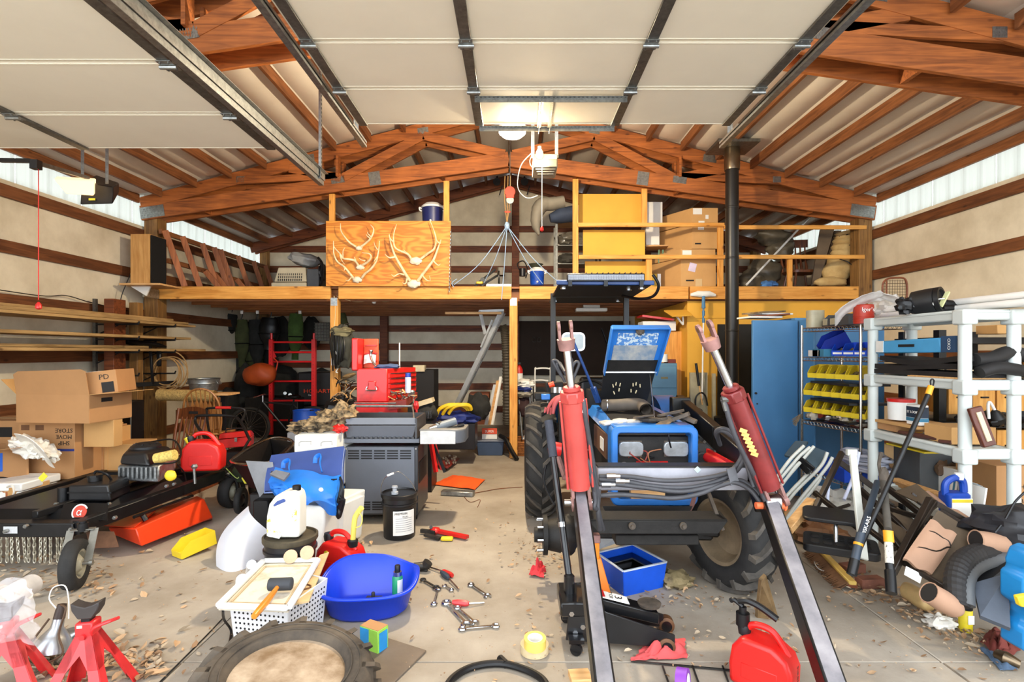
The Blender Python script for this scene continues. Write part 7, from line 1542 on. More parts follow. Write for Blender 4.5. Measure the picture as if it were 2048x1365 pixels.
for (p,q,w_,h_) in (((1300,846),(1330,838),.08,.02),((1322,848),(1378,828),.06,.03),((1318,832),(1365,822),.09,.02),((1290,838),(1312,840),.12,.02),((1350,826),(1392,845),.05,.03),((1275,836),(1300,832),.1,.015)):g=G();g.bar(T_(*p,3.95),T_(*q,3.85),w_,h_);g.build('plate',GRM,t,bevel=.003)
g=G();g.poly3([T_(1310,850,3.8),T_(1330,855,3.78),T_(1352,838,3.9),T_(1338,832,3.9)],.006);g.build('plate',mat('rusty_plate',(130,112,92),.6,.4,var=.2),t)

g=G();g.cyl(T_(1404,908,3.9),T_(1392,898,4.5),.075,n=24);g.cyl(T_(1405,915,3.82),T_(1404,913,3.92),.035,n=18);g.build('muffler',DSTEEL,tr);G().cyl(T_(1405,916,3.81),T_(1405,915.5,3.83),.026,n=18).build('muffler_mouth',INK,tr)
g=G();g.cyl(T_(1415,915,3.8),T_(1462,935,3.5),.035,n=14);g.bar(T_(1415,902,3.85),T_(1465,930,3.45),.02,.03);g.build('red_hydraulic',RED,tr)

for x in (.42,1.24):G().box((x,6.0,1.56),(.055,.055,1.4)).build('rops_post',MATB,tr)

g=G();g.bar((.42,6.0,2.24),(1.24,6.0,2.24),.05,.05);g.build('rops_beam',MATB,tr)
g=G();g.poly3([V((.40,4.98,2.235)),V((1.27,4.98,2.235)),V((1.36,6.7,2.23)),V((.42,6.7,2.23))],.03);g.build('canopy',BLACK,tr,bevel=.01)
g=G();g.bar((.38,4.97,2.25),(1.29,4.97,2.245),.02,.045);g.build('canopy_edge',TBD,tr,bevel=.006)
for (x,y) in ((.46,5.1),(1.2,5.1),(1.22,6.4),(.48,6.4),(1.1,5.2)):g=G();g.cyl((x,y,2.20),(x,y,2.22),.03,n=12);g.build('canopy_bolt',STEEL,tr)
g=G();g.tube([V((1.27,4.95,2.32)),V((1.33,4.97,2.22)),V((1.3,5.05,2.13)),V((1.2,5.2,2.12)),V((1.1,5.5,2.18))],.014,8);g.build('lamp_cable',MATB,tr)
lx0,lx1=T_(1134,0,4.93).x,T_(1290,0,4.93).x;z0_,z1_=T_(0,563,4.93).z,T_(0,547,4.93).z
G().mm(lx0,lx1,4.93,4.99,z0_,z1_).build('light_bar',MATB,tr,bevel=.006);
g=G();n_=30
for r_ in range(2):
    for k in range(n_):x=lx0+.012+(lx1-lx0-.024)*(k+.5)/n_;z=z0_+.018+(z1_-z0_-.036)*(.25+.5*r_);g.lathe([(.001,0),(.006,.0),(.0115,.008)],(x,4.926,z),axis=-Y3,n=8)
o=g.build('reflector_cups',mat('led_silver',(130,132,138),.35,.5),tr);o['kind']='stuff'
G().mm(lx0+.01,lx1-.01,4.926,4.93,z0_+.012,z1_-.012).build('lens',mat('led_lens',(120,122,128),.3,.3,var=.2,sc=60),tr)
g=G()
for k in range(14):x=lx0+(lx1-lx0)*(k+.5)/14;g.mm(x-.003,x+.003,4.935,4.985,z1_,z1_+.01)
g.build('cooling_rib',MATB,tr)
for x in (lx0+.03,(lx0+lx1)/2,lx1-.03):G().box((x,4.95,z0_-.02),(.035,.04,.05)).build('light_foot',MATB,tr)
G().mm(.68,1.24,4.9,5.15,.6,1.25).build('dash',GM,tr);g=G();c=T_(1180,788,5.35);g.rings([c+V((.17*math.cos(k*math.pi/12),.08*math.sin(k*math.pi/12),.13*math.sin(k*math.pi/12))) for k in range(24)],.013,8,closed=True);g.cyl(c,c+V((0,-.15,-.2)),.02,n=8);g.build('steering_wheel',MATB,tr)
g=G();g.box((.95,5.7,.85),(.5,.5,.12));g.box((.95,5.95,1.1),(.48,.12,.45));g.build('seat',MATB,tr,bevel=.04,seg=3);g=G();g.mm(.42,1.5,5.0,5.9,.55,.75);g.build('floor_pan',GM,tr)
for x0,x1 in ((.40,.60),(1.35,1.55)):g=G();g.sheet(lambda u,v:(x0+(x1-x0)*v,5.3-.62*math.cos(math.pi*(.15+.7*u)),.55+.62*math.sin(math.pi*(.15+.7*u))),14,2,.01);g.build('fender',TB,tr,smooth=60)

g=G();g.rbox(T_(1147,684,4.6)+V((0,.02,0)),(.20,.16,.03),.04,Matrix(((1,0,0),(0,0,-1),(0,1,0))));g.build('mirror_shell',STEEL,tr);g=G();g.rbox(T_(1147,684,4.6)+V((0,.0,0)),(.17,.13,.008),.03,FRONT);g.build('mirror_back',mat('mirror_grey',(120,124,124),.3,.9),tr)
g=G();g.bar(T_(1147,684,4.57),T_(1191,790,4.7),.018,.022);g.bar(T_(1186,775,4.68),T_(1197,805,4.75),.05,.03);g.build('mirror_arm',TBD,tr,bevel=.004)

g=G();g.box(T_(1095,792,4.9),(.24,.12,.06));g.box(T_(1108,775,4.95),(.16,.1,.1));g.build('valve_body',GM,tr,bevel=.006)
for k in range(6):g=G();p=T_(1105+k*5,786,4.8);g.cyl(p,p+V((0,0,.05)),.016,n=8);g.build('valve_cap',STEEL if k % 2 else GRM,tr)
G().cyl(T_(1098,772,4.85),T_(1108,768,4.85),.025,n=12).build('orange_knob',mat('orange_paint',(228,66,30)),tr);G().box(T_(1091,794,4.83),(.08,.08,.05)).build('blue_box',TB,tr,bevel=.006)
HO=mat('hose_grey',(66,66,70),.55,var=.15,sc=10)
def hose(pts,r=.014,m=None):g=G();g.tube([T_(*p) for p in pts],r,10);g.build('hydraulic_hose',m or HO,tr,smooth=70)
for pts in (((1128,760,4.6),(1118,745,4.6),(1108,728,4.6),(1106,722,4.6),(1116,724,4.6),(1132,750,4.5)),((1130,765,4.6),(1118,740,4.6),(1114,728,4.6),(1120,727,4.6),(1130,745,4.5)),((1140,770,4.6),(1145,735,4.6),(1143,720,4.6),(1138,718,4.6),(1135,740,4.6)),((1140,775,4.5),(1152,745,4.5),(1158,728,4.5),(1152,724,4.5),(1145,735,4.5),(1142,760,4.5))):hose(pts,.013)

AR=mat('loader_arm_grey',(118,116,122),.45,.3,col2=(160,156,160),sc=6,thr=(.35,.7));AD=mat('loader_black',(30,29,28),.4,.3,var=.3,sc=8);CYR=mat('cylinder_red',(194,74,68),.42,.1,var=.12,sc=5,coat=.3);CYD=mat('cylinder_dark_red',(122,42,42),.45,.1,var=.2,sc=6,coat=.2);PINK=mat('worn_pink_metal',(150,112,106),.6,.4,var=.2,sc=10)
g=G();g.bar((.46,4.75,.5),(.46,4.75,1.22),.16,.1,Y3);g.build('loader_tower',AD,tr,bevel=.006);g=G();g.bar((1.46,4.75,.5),(1.46,4.75,1.2),.16,.1,Y3);g.build('loader_tower',AD,tr,bevel=.006)
def arm(pts,w_,h_,m,nm='loader_arm'):
    g=G()
    for a_,b_ in zip(pts,pts[1:]):g.bar(V(a_),V(b_),w_,h_)
    g.build(nm,m,tr,bevel=.006)
arm([(1.50,4.9,1.13),(1.47,3.9,.98),(1.46,3.3,.88)],.07,.16,AD);arm([(1.46,3.34,.95),T_(1530,1012,3.08)],.08,.15,AD)
arm([(.44,4.9,1.13),(.40,3.9,.98),(.37,3.3,.86)],.07,.14,AD);arm([(.37,3.34,.9),T_(1160,1002,3.1)],.07,.12,AD)
def boom(p0,p1,w_,h_,up):
    B=basis(V(p1)-V(p0),up);g=G();g.bar(p0,p1,w_,h_,up);bo=g.build('boom',AD,tr,bevel=.008)
    n_=B.col[2];g=G();g.bar(V(p0)+n_*(h_/2),V(p1)+n_*(h_/2),w_*.78,.006,up);g.build('boom_face',AR,bo,bevel=.002)
boom(T_(1158,985,3.12),(.325,1.72,.20),.078,.10,V((0,-.7,.7)));boom(T_(1530,985,3.12),(1.26,1.92,.05),.085,.12,V((-.15,-.7,.7)))
def cyl_(b0,b1,r,rod,m,tip):
    b0,b1,rod=V(b0),V(b1),V(rod);d=(b1-b0).normalized();B=basis(d,Y3)
    G().cyl(b0,b1,r,n=28).build('cylinder_barrel',m,tr,smooth=40);g=G();g.cyl(b1-d*.01,b1+d*.05,r*1.16,n=8);g.cyl(b1+d*.05,b1+d*.075,r*.8,n=20);g.build('gland',CYD if m is CYD else m,tr,bevel=.005)
    G().cyl(b1,rod,.0215,n=20).build('chrome_rod',STEEL,tr)
    g=G();c=rod;g.cyl(c-d*.02,c+d*.04,.042,.05,n=14);g.build('rod_end',PINK,tr)
    g=G()
    for s in (-1,1):q=c+B.col[1]*s*.033;g.bar(q+d*.02,q+d*.11,.014,.05,up=B.col[2]);g.cyl(q+d*.11-B.col[1]*.008,q+d*.11+B.col[1]*.008,.03,n=18)
    cv_=g.build('clevis',PINK,tr)
    g=G()
    for s in (-1,1):q=c+B.col[1]*s*.033+d*.11;g.cyl(q-B.col[1]*.0095,q+B.col[1]*.0095,.014,n=14)
    g.build('pin_hole',mat('dark_ochre',(110,80,40)),cv_)
    for s in (-1,1):g=G();g.cyl(b0+B.col[1]*s*(r+.01)-V((0,.02,0)),b1+B.col[1]*s*(r+.01)-V((0,.02,0)),.007,n=8);g.build('tie_rod',m,tr)
    for s in (-1,1):g=G();q=b0+B.col[1]*s*.045;g.bar(q-d*.10,q+d*.01,.016,.07,up=B.col[2]);g.cyl(q-d*.10-B.col[1]*.012,q-d*.10+B.col[1]*.012,.04,n=18);g.build('base_lug',PINK,tr)
cyl_(T_(1160,975,3.02),T_(1145,800,2.92),.06,T_(1133,693,2.9),CYR,0)
cyl_(T_(1541,975,3.0),T_(1470,797,2.92),.055,T_(1424,692,2.9),CYD,0)
g=G();q=T_(1540,1012,3.02);g.cyl(q-V((.08,0,0)),q+V((.075,0,0)),.02,n=12);g.blob(q+V((.085,0,0)),(.03,.03,.06),.05);g.build('pin_cap',mat('orange_cap',(232,110,66),.5),tr);g=G();g.cyl(T_(1538,1005,3.02)-V((.03,0,0)),T_(1538,1005,3.02)+V((.05,0,0)),.05,n=20);g.build('knuckle',STEEL,tr)
q=T_(1160,1006,3.05);g=G();g.cyl(q-V((.09,0,0)),q+V((.09,0,0)),.02,n=12);g.build('knuckle_pin',STEEL,tr);G().cyl(q-V((.028,0,0)),q+V((.028,0,0)),.05,n=20).build('knuckle',STEEL,tr)

g=G();p0,p1=T_(1478,862,2.885),T_(1504,916,2.925);
for k in range(7):p=p0+(p1-p0)*(k/7.0);g.box(p+V((.02,-.008,0)),(.04,.003,.022),(0,.35,0))
g.build('hazard_decal',mat('faded_yellow',(222,178,96),.6,var=.1),tr)

hose(((1160,797,2.9),(1166,800,2.9),(1170,830,2.9),(1178,880,2.95),(1188,940,3.0),(1194,990,3.05),(1196,1030,3.05),(1200,1060,3.1)),.014)
g=G();g.cyl(T_(1158,800,2.9),T_(1167,801,2.9),.018,n=8);g.cyl(T_(1166,800,2.9),T_(1168,826,2.9),.014,n=8);g.build('fitting',STEEL,tr)
hose(((1446,800,2.9),(1452,815,2.9),(1462,850,2.9),(1478,890,2.92),(1500,935,2.95),(1516,970,3.0),(1530,1000,3.0),(1538,1020,3.0)),.014);g=G();g.cyl(T_(1443,800,2.9),T_(1462,799,2.9),.018,n=8);g.cyl(T_(1447,803,2.9),T_(1452,822,2.9),.014,n=8);g.build('fitting',GALVD,tr)

a,b=T_(1196,937,3.22),T_(1497,982,3.22);g=G();g.mm(a.x,b.x,3.22,3.34,b.z,a.z);g.build('cross_tube',mat('pale_worn_steel',(150,150,158),.5,.25,col2=(176,176,184),sc=5),tr,bevel=.006);G().mm(a.x,b.x,3.23,3.34,a.z,a.z+.01).build('tube_edge',MATB,tr)
for i,pts in enumerate((((1198,953,3.17),(1232,953,3.17),(1262,954,3.16),(1330,962,3.15),(1400,958,3.15),(1450,948,3.15),(1470,935,3.14),(1484,912,3.14),(1478,890,3.14),(1462,872,3.14),(1444,862,3.15),(1434,868,3.2),(1440,890,3.3)),
    ((1198,959,3.16),(1250,963,3.16),(1300,972,3.15),(1360,976,3.15),(1410,970,3.15),(1460,952,3.15),(1482,930,3.13),(1488,905,3.13),(1476,880,3.13),(1458,862,3.14),(1442,858,3.15),(1432,866,3.2),(1438,884,3.3)),
    ((1198,969,3.15),(1230,969,3.15),(1290,976,3.14),(1360,984,3.13),(1420,974,3.13),(1470,962,3.13),(1490,965,3.12),(1515,985,3.08),(1530,1010,3.05)),
    ((1200,992,3.12),(1240,990,3.12),(1300,994,3.12),(1350,997,3.12),(1400,988,3.12),(1440,972,3.12),(1470,966,3.1),(1500,980,3.08),(1520,1005,3.05)))):hose(pts,.0135)
for x,y in ((1222,953),(1240,963),(1212,970),(1222,991)):g=G();g.cyl(T_(x-9,y,3.15),T_(x+9,y,3.15),.017,n=8);g.cyl(T_(x+9,y,3.15),T_(x+18,y,3.15),.0155,n=12);g.build('hose_crimp',STEEL,tr)
hose(((1196,985,3.05),(1180,960,3.0),(1168,940,2.98),(1163,925,2.97),(1170,918,2.97),(1178,930,2.98),(1184,955,3.0),(1192,1000,3.05),(1200,1040,3.1),(1206,1060,3.15)),.015);hose(((1177,900,3.0),(1183,950,3.02),(1190,1000,3.03),(1188,1015,3.02),(1195,1016,3.05),(1198,980,3.1)),.013)
G().bar(T_(1461,936,3.10),T_(1470,970,3.10),.05,.01,Y3).build('hose_clamp',mat('clamp_grey',(110,112,118),.4,.5),tr)
hose(((1485,910,3.14),(1492,925,3.1),(1500,950,3.05),(1508,975,3.02)),.013)
g=G();g.box(T_(1395,940,3.215),(.03,.004,.03),(0,.785,0));g.build('diamond_mark',mat('pale_mark',(180,196,200)),tr)
G().bar(T_(1416,984,3.4),T_(1445,1060,3.4),.03,.02).build('guard_bracket',GRM,tr);g=G();g.poly3([T_(1372,1040,3.6),T_(1388,1012,3.6),T_(1395,985,3.6),T_(1388,985,3.62),T_(1375,1030,3.62)],.01);g.build('frame_ear',PINK,tr)

g=G();g.lathe([(.001,0),(.045,0),(.05,.04),(.04,.08),(.001,.09)],T_(1122,900,3.6),axis=V((-1,0,.1)),n=16);g.build('red_cap',RED,tr);g=G();g.tube([T_(1115,910,3.6),T_(1122,930,3.6),T_(1130,955,3.6)],.02,8);g.cyl(T_(1126,954,3.5),T_(1132,956,3.5),.02,n=12);g.build('link_rod',PINK,tr)
t=wthing('rubber_glove','faded red rubber gloves draped left of the left red cylinder','gloves',T_(1105,800,4.2));RG=mat('faded_red_glove',(168,76,76),.7,var=.12)
for pts in (((1128,792,4.2),(1112,798,4.2),(1102,808,4.2),(1096,818,4.2),(1090,824,4.2)),((1126,796,4.15),(1114,802,4.15),(1108,814,4.15),(1106,828,4.15))):g=G();g.rings(spline([T_(*p) for p in pts],4),[.03,.03,.032,.032,.032,.03,.03,.028,.028,.026,.024,.022,.02,.018,.016,.014,.012][:len(spline([T_(*p) for p in pts],4))],10,sq=.6);g.build('glove',RG,t,smooth=60)
for k in range(3):g=G();g.rings([T_(1092+5*k,816,4.18),T_(1089+6*k,826+2*k,4.18)],[.012,.007],6);g.build('finger',RG,t)

t=wthing('floor_jack','black trolley floor jack under the tractor with warning labels and a tall handle','floor jack',(.6,3.0,0));FJ=mat('jack_black',(26,26,28),.3,.2,var=.2,sc=6,coat=.3)
A0,A1=V((.27,2.98,.0)),V((.84,2.92,.0))
for off,(z00,z01,z10,z11) in ((-.10,(.05,.27,.04,.11)),(.12,(.05,.27,.04,.11))):g=G();o_=V((0,off,0));g.poly3([A0+o_+V((0,0,z00)),A1+o_+V((0,0,z10)),A1+o_+V((0,0,z11)),A0+o_+V((.22,0,.20)),A0+o_+V((.12,0,z01)),A0+o_+V((.02,0,.24))],.012);g.build('side_plate',FJ,t,bevel=.003)
g=G();g.hexa([V((.38,2.93,.20)),V((.38,3.05,.20)),V((.78,3.0,.12)),V((.78,2.9,.12))],[V((.38,2.93,.27)),V((.38,3.05,.27)),V((.78,3.0,.18)),V((.78,2.9,.18))]);g.build('lift_arm',FJ,t,bevel=.006)
g=G();g.lathe([(.001,.0),(.06,0),(.065,.015),(.05,.02),(.001,.016)],(.74,2.96,.20),n=24);g.build('saddle',GRM,t)
for (x,y,r,w_) in ((.80,2.84,.045,.06),(.86,3.06,.045,.06)):g=G();g.lathe([(.001,-w_/2),(r*.8,-w_/2),(r,-w_*.4),(r,w_*.4),(r*.8,w_/2),(.001,w_/2)],(x,y,r),axis=V((.1,1,0)),n=24);g.build('front_wheel',mat('rusty_wheel',(96,66,44),.6,.3,var=.25),t);g=G();g.lathe([(.001,-w_/2-.004),(r*.65,-w_/2-.004),(r*.65,-w_/2)],(x,y,r),axis=V((.1,1,0)),n=20);g.build('wheel_hub',FJ,t)
for (x,y) in ((.32,2.82),(.30,3.16)):g=G();g.lathe([(.001,-.015),(.03,-.015),(.035,0),(.03,.015),(.001,.015)],(x,y,.035),axis=V((.3,1,0)),n=20);g.build('rear_caster',FJ,t);G().box((x,y,.085),(.08,.06,.02)).build('caster_plate',FJ,t)
g=G();g.mm(.24,.40,2.86,3.12,.18,.26);g.cyl((.30,2.99,.2),(.30,2.99,.36),.03,n=16);g.build('hydraulic_unit',FJ,t,bevel=.01)
for (x,z) in ((.30,.20),(.32,.10),(.36,.13)):p=V((x,2.868,z));g=G();g.cyl(p,p+V((0,-.012,0)),.014,n=6);g.build('bolt',STEEL,t)
g=G();a_=V((.40,2.925,.265));b_=V((.62,2.905,.218));c_=V((0,.085,0));g.poly3([a_+V((0,0,.012)),b_+V((0,0,.012)),b_+c_+V((0,0,.014)),a_+c_+V((0,0,.014))],.002);g.build('capacity_label',LABEL,t);g=G();g.poly3([V((.47,2.925,.268)),V((.49,2.923,.264)),V((.49,3.0,.266)),V((.47,3.0,.270))],.002);g.build('red_stripe',RED,t)
text('3',t,(.565,2.95,.247),.06,face(.18,-.25,1,X3),INK);text('TON',t,(.525,2.95,.256),.03,face(.18,-.25,1,X3),INK)
G().box((.52,2.872,.11),(.10,.002,.05)).build('warning_label',LABEL,t);G().box((.52,2.871,.137),(.10,.003,.01)).build('warning_band',RED,t)
hb,ht=V((.30,3.0,.34)),T_(1097,842,3.3);d=(ht-hb);G().cyl(hb,hb+d*.75,.02,n=14).build('handle',FJ,t);g=G();g.cyl(hb+d*.75,ht,.026,n=14);g.build('handle_grip',mat('ribbed_grip',(58,62,72),.7,bump=.4,bsc=120),t);G().cyl(hb+d*.30,hb+d*.33,.023,n=14).build('collar',STEEL,t)
hose(((1092,930,3.6),(1088,960,3.6),(1095,985,3.6),(1108,1010,3.6)),.007,MATB)

t=wthing('orange_stand','orange axle stand under the tractor beside the floor jack','stand',(.50,3.4,0));OS=mat('stand_orange',(232,122,32),.45,var=.06)
g=G();g.hexa([V((.40,3.3,0)),V((.62,3.3,0)),V((.62,3.5,0)),V((.40,3.5,0))],[V((.46,3.37,.30)),V((.54,3.37,.30)),V((.54,3.44,.30)),V((.46,3.44,.30))]);g.build('base',OS,t,bevel=.006);G().box((.50,3.4,.345),(.06,.05,.10)).build('post',OS,t,bevel=.003);G().box((.50,3.4,.42),(.07,.06,.05)).build('pad',PINK,t,bevel=.003)
t=wthing('drain_tub','blue tub with a black liner on the floor under the tractor nose','tub',(.78,3.7,0));BT=mat('blue_tub',(22,84,206),.4,var=.06)
bb=[V((.71,3.5,0)),V((1.0,3.64,0)),V((.86,3.94,0)),V((.60,3.79,0))];ctr=sum(bb,V((0,0,0)))/4;tt_=[ctr+(p-ctr)*1.12+V((0,0,.175)) for p in bb]
for i in range(4):g=G();g.poly3([bb[i],bb[(i+1)%4],tt_[(i+1)%4],tt_[i]],.006);g.build('wall',BT,t)
g=G();g.poly3([p+V((0,0,.01)) for p in bb],.01);g.build('base',BT,t);g=G()
for i in range(4):g.bar(tt_[i],tt_[(i+1)%4],.018,.010)
g.build('rim',mat('pale_rim',(196,204,216),.4),t,bevel=.003)
g=G();q_=[ctr+(p-ctr)*1.0+V((0,0,.12)) for p in bb];g.poly3(q_,.01);g.build('dark_oil',mat('dark_oil',(10,10,10),.08),t);g=G();g.poly3([tt_[3]+V((0,0,.02)),tt_[2]+V((0,.02,.04)),tt_[2]+V((.0,.06,.09)),tt_[3]+V((-.03,.05,.08))],.004);g.build('grey_liner',mat('grey_liner',(150,156,166),.5),t)
g=G();g.blob(fl(1350,1160,.04),(.24,.16,.10),.35,2.4,8);tag(g.build('oily_rag',mat('oily_rag',(96,84,56),.85,col2=(150,132,96),sc=12),smooth=40),'oily crumpled rag on the floor between the blue tub and the front tyre','rag')

g=G();g.poly3([fl(1520,1160,.32),fl(1530,1150,.30),fl(1556,1240,.0),fl(1512,1235,.0)],.02);tag(g.build('leaning_board',mat('weathered_ply',(120,96,64),.85,var=.2,sc=12)),'weathered board leaning against the tractor front tyre','board')

t=gascan('red fuel can with black spout at the bottom right beside the loader boom',V((1.19,2.56,0)),-.75,.92,RP)
g=G();g.cyl((-.1,0,.26),(-.1,0,.32),.032,n=16);g.cyl((-.1,0,.32),(-.1,0,.35),.018,n=12);g.tube([V((-.12,0,.37)),V((-.08,0,.385)),V((-.02,0,.375)),V((.06,0,.34))],.016,8);g.tube([V((-.1,0,.35)),V((-.14,0,.37)),V((-.16,0,.36))],.012,8);g.build('spout',MATB,t);text('FIREMAN',t,(.155,-.03,.10),.035,face(1,0,0,V((0,1,0))),mat('dark_red',(110,44,36)))
g=G();g.bar(fl(1262,1323,.01),fl(1500,1345,.01),.008,.008);
for x in (1325,1385,1445):g.bar(fl(x,1333,.01),fl(x+14,1372,.01),.008,.008)
tag(g.build('wire_rack',DSTEEL),'thin dark wire rack lying on the floor beside the purple tape','rack')
G().box(fl(1160,1355,.015),(.10,.09,.03),.1).build('wood_pad',W_tan,tr)
# ---------------------------------------------------------------- right side
Q=at
LB_=mat('locker_blue',(74,124,170),.42,.1,var=.07,sc=1.5)
t=wthing('steel_locker','tall blue steel locker with an open door behind the wire shelving','locker',(2.7,5.9,0))
x0,x1=Q(1504,0,5.9).x,Q(1594,0,5.9).x;zt=Q(0,641,5.9).z
G().mm(x0,x1,5.88,5.92,.02,zt).build('door',LB_,t,bevel=.004)
G().mm(x1+.005,x1+1.0,5.95,6.5,.0,zt+.03).build('body',LB_,t,bevel=.004);G().mm(x1+.02,x1+.04,5.6,5.95,.02,zt).build('open_door',LB_,t,bevel=.004)
g=G();p=Q(1511,787,5.88);g.cyl(p,p+V((0,-.02,0)),.012,n=10);p=Q(1514,808,5.88);g.cyl(p,p+V((0,-.01,0)),.008,n=8);g.build('latch',DSTEEL,t)
t=wthing('paper_pile','heap of papers and magazines on top of the blue locker','papers',(2.9,5.9,zt))
for k,(a,b,c,d,m,rz) in enumerate(((2.62,3.0,5.9,6.2,LABEL,.1),(2.7,3.1,5.9,6.25,W_dark,-.1),(2.75,3.15,5.95,6.2,LABEL,.2),(2.68,3.05,5.92,6.2,mat('magazine_dark',(70,58,46),.4,col2=(150,130,100),sc=10),.3))):
    G().box(((a+b)/2,(c+d)/2+.12,zt+.045+k*.02),(b-a,d-c,.018),(0,-.06*(k%2),rz)).build('magazine',m,t)

CHR=mat('chrome_wire',(176,172,164),.25,.95,var=.05)
t=wthing('wire_shelving','chrome wire shelving unit carrying yellow and blue parts bins','shelving',(3.0,5.0,0))
wy0,wy1=4.72,5.38;wx0=lambda Y:2.88+(5.38-Y)*.25;WD=.40
zs=(1.84,1.55,.92,.42)
for yy in (wy0,wy1):
    for dx in (0,WD):G().cyl((wx0(yy)+dx,yy,0),(wx0(yy)+dx,yy,1.87),.0125,n=10).build('post',CHR,t)
for z in zs:
    g=G()
    for zz in (z,z-.035):
        A_,B_,C_,D_=[V((wx0(wy0),wy0,zz)),V((wx0(wy1),wy1,zz)),V((wx0(wy1)+WD,wy1,zz)),V((wx0(wy0)+WD,wy0,zz))]
        for a_,b_ in ((A_,B_),(B_,C_),(C_,D_),(D_,A_)):g.cyl(a_,b_,.004,n=6)
    n_=16
    for k in range(n_):
        p=A_+(B_-A_)*(k/n_);q=A_+(B_-A_)*((k+.5)/n_);r_=A_+(B_-A_)*((k+1)/n_);g.cyl(p,q+V((0,0,.035)),.0025,n=4);g.cyl(q+V((0,0,.035)),r_,.0025,n=4)
    for k in range(10):
        p=D_+(A_-D_)*(k/10);q=D_+(A_-D_)*((k+.5)/10);r_=D_+(A_-D_)*((k+1)/10);g.cyl(p,q+V((0,0,.035)),.0025,n=4);g.cyl(q+V((0,0,.035)),r_,.0025,n=4)
    for k in range(1,22):p=A_+(B_-A_)*(k/22)+V((0,0,.035));g.cyl(p,p+V((WD,0,0)),.0022,n=4)
    g.build('wire_shelf',CHR,t)
ORD=['leftmost','second','third','fourth','fifth','sixth','seventh','eighth','ninth']
YBN=mat('yellow_bin',(226,196,44));BBN=mat('cobalt_bin',(24,74,196),.4,var=.08)
def bins(Yc,z,n,grp,m,lab,dy=.108,w_=.112,tilt=.12,x_=0):
    src=None
    for k in range(n):
        yy=Yc-k*dy;loc=V((wx0(yy)-.02+x_,yy,z))
        if src is None:
            t_=thing('parts_bin','first '+lab,'bin',loc,(tilt,0,-.95),grp);g=G();bin_(g,Matrix.Identity(3),(0,0,0),w_,.24,.10,m);g.build('shell',m,t_);g=G();g.mm(.012,w_-.012,-.004,0,.012,.03);g.build('label_slot',LABEL if m is BBN else m,t_);g=G();g.blob((w_/2,.12,.03),(w_*.7,.14,.05),.3,4,3);g.build('contents',mat('mixed_hardware',(120,104,70),.5,.3,var=.3,sc=60),t_)
            src=t_
        else:dup(src,loc,(tilt,0,-.95),ORD[k]+' '+lab,grp)

for (z,lab,grp,n,xo) in ((1.33,'yellow parts bin from the left, upper sloping row of wire shelving','upper row of yellow bins',5,.02),(1.16,'yellow parts bin from the left, middle sloping row of wire shelving','middle row of yellow bins',6,-.02),(.99,'yellow parts bin from the left, lower sloping row of wire shelving','lower row of yellow bins',6,-.02)):
    bins(5.33,z+.02,n,grp,YBN,lab,x_=xo+.02)
    G().mm(wx0(5.0)-.02,wx0(5.0)+.35,4.74,5.36,z-.035,z-.015).build('bin_rail',BLACK,t)
bins(5.0,1.57,3,'blue bins on the second wire shelf',BBN,'cobalt blue parts bin from the left on the second wire shelf',.115,.105,.1)
g=G();bin_(g,rotm((.5,.3,-1.9)),(2.98,5.25,1.62),.16,.26,.12,BBN);tag(g.build('tilted_bin',mat('deep_blue_bin',(20,44,140),.4)),'dark blue bin tipped over the cobalt bins','bin')
g=G();g.mm(2.9,3.15,5.1,5.3,1.56,1.62);tag(g.build('grey_box',STY),'small pale box at the left of the second wire shelf','box')
for k,(y,c_) in enumerate(((5.18,'teal_box'),(5.08,'teal_box'))):g=G();g.mm(2.9,3.0,y-.045,y+.045,1.56,1.63);tag(g.build('small_box',mat('teal_box',(60,120,150),.5)),('small teal box beside the pale box on the wire shelf','second small teal box next to the cobalt bins')[k],'box')

g=G();g.rbox((2.98,5.32,1.93),(.16,.12,.17),.05);tag(g.build('plastic_canister',mat('greige_canister',(176,168,140),.4)),'rounded greige canister at the left of the top wire shelf','canister')
for k,y in enumerate((5.2,5.08)):
    t_=thing('grey_bin',('left grey parts bin on the top wire shelf','right grey parts bin on the top wire shelf')[k],'bin',(2.98,y,1.85),(0,0,-math.pi/2));g=G();bin_(g,Matrix.Identity(3),(0,0,0),.11,.2,.11,KD);g.build('shell',KD,t_);G().mm(.02,.09,-.006,0,.01,.07).build('scoop_front',mat('greige_canister',(176,168,140)),t_)
g=G();g.mm(3.0,3.2,4.82,5.0,1.85,1.93);tag(g.build('dark_bin',KD),'long dark grey bin beside the coffee can','bin')
t=wthing('coffee_can','red coffee can with white lettering under a clear plastic bag','can',Q(1725,645,4.6));c=Q(1727,648,4.55)
CR_=mat('coffee_red',(176,52,34),.4,var=.06);G().lathe([(.075,0),(.077,.01),(.075,.05),(.077,.055),(.077,.15),(.075,.155),(.077,.16)],c,n=32).build('can',CR_,t);text("lger's",t,c+V((-.012,-.081,.115)),.048,FRONT,LABEL,sx=1.1)
for k in range(3):g=G();g.rings([c+V((.078*math.cos(j*.262),.078*math.sin(j*.262),.025+k*.018)) for j in range(24)],.0025,5,closed=True);g.build('can_rib',CR_,t)
PBAG=mat('clear_bag',(226,222,216),.2,var=.05,sc=6,alpha=.5)
t=wthing('plastic_bag','crumpled clear plastic bag draped over the coffee can','bag',Q(1730,610,4.5))
g=G();g.blob(Q(1768,618,4.7),(.30,.26,.22),.25,2.6,3,nu=30,nv=20);g.build('bag_body',PBAG,t,smooth=30);
g=G();g.sheet(lambda u,v:Q(1670+130*u,632-48*math.sin(2.2*u+.1)+26*v-14*v*u,4.45+.12*v)+V((0,.03*math.sin(9*u),.02*noise.noise(V((u*8,v*4,1))))),20,6,.002);g.build('bag_fold',mat('white_film',(232,230,226),.4,alpha=.85),t,smooth=40)

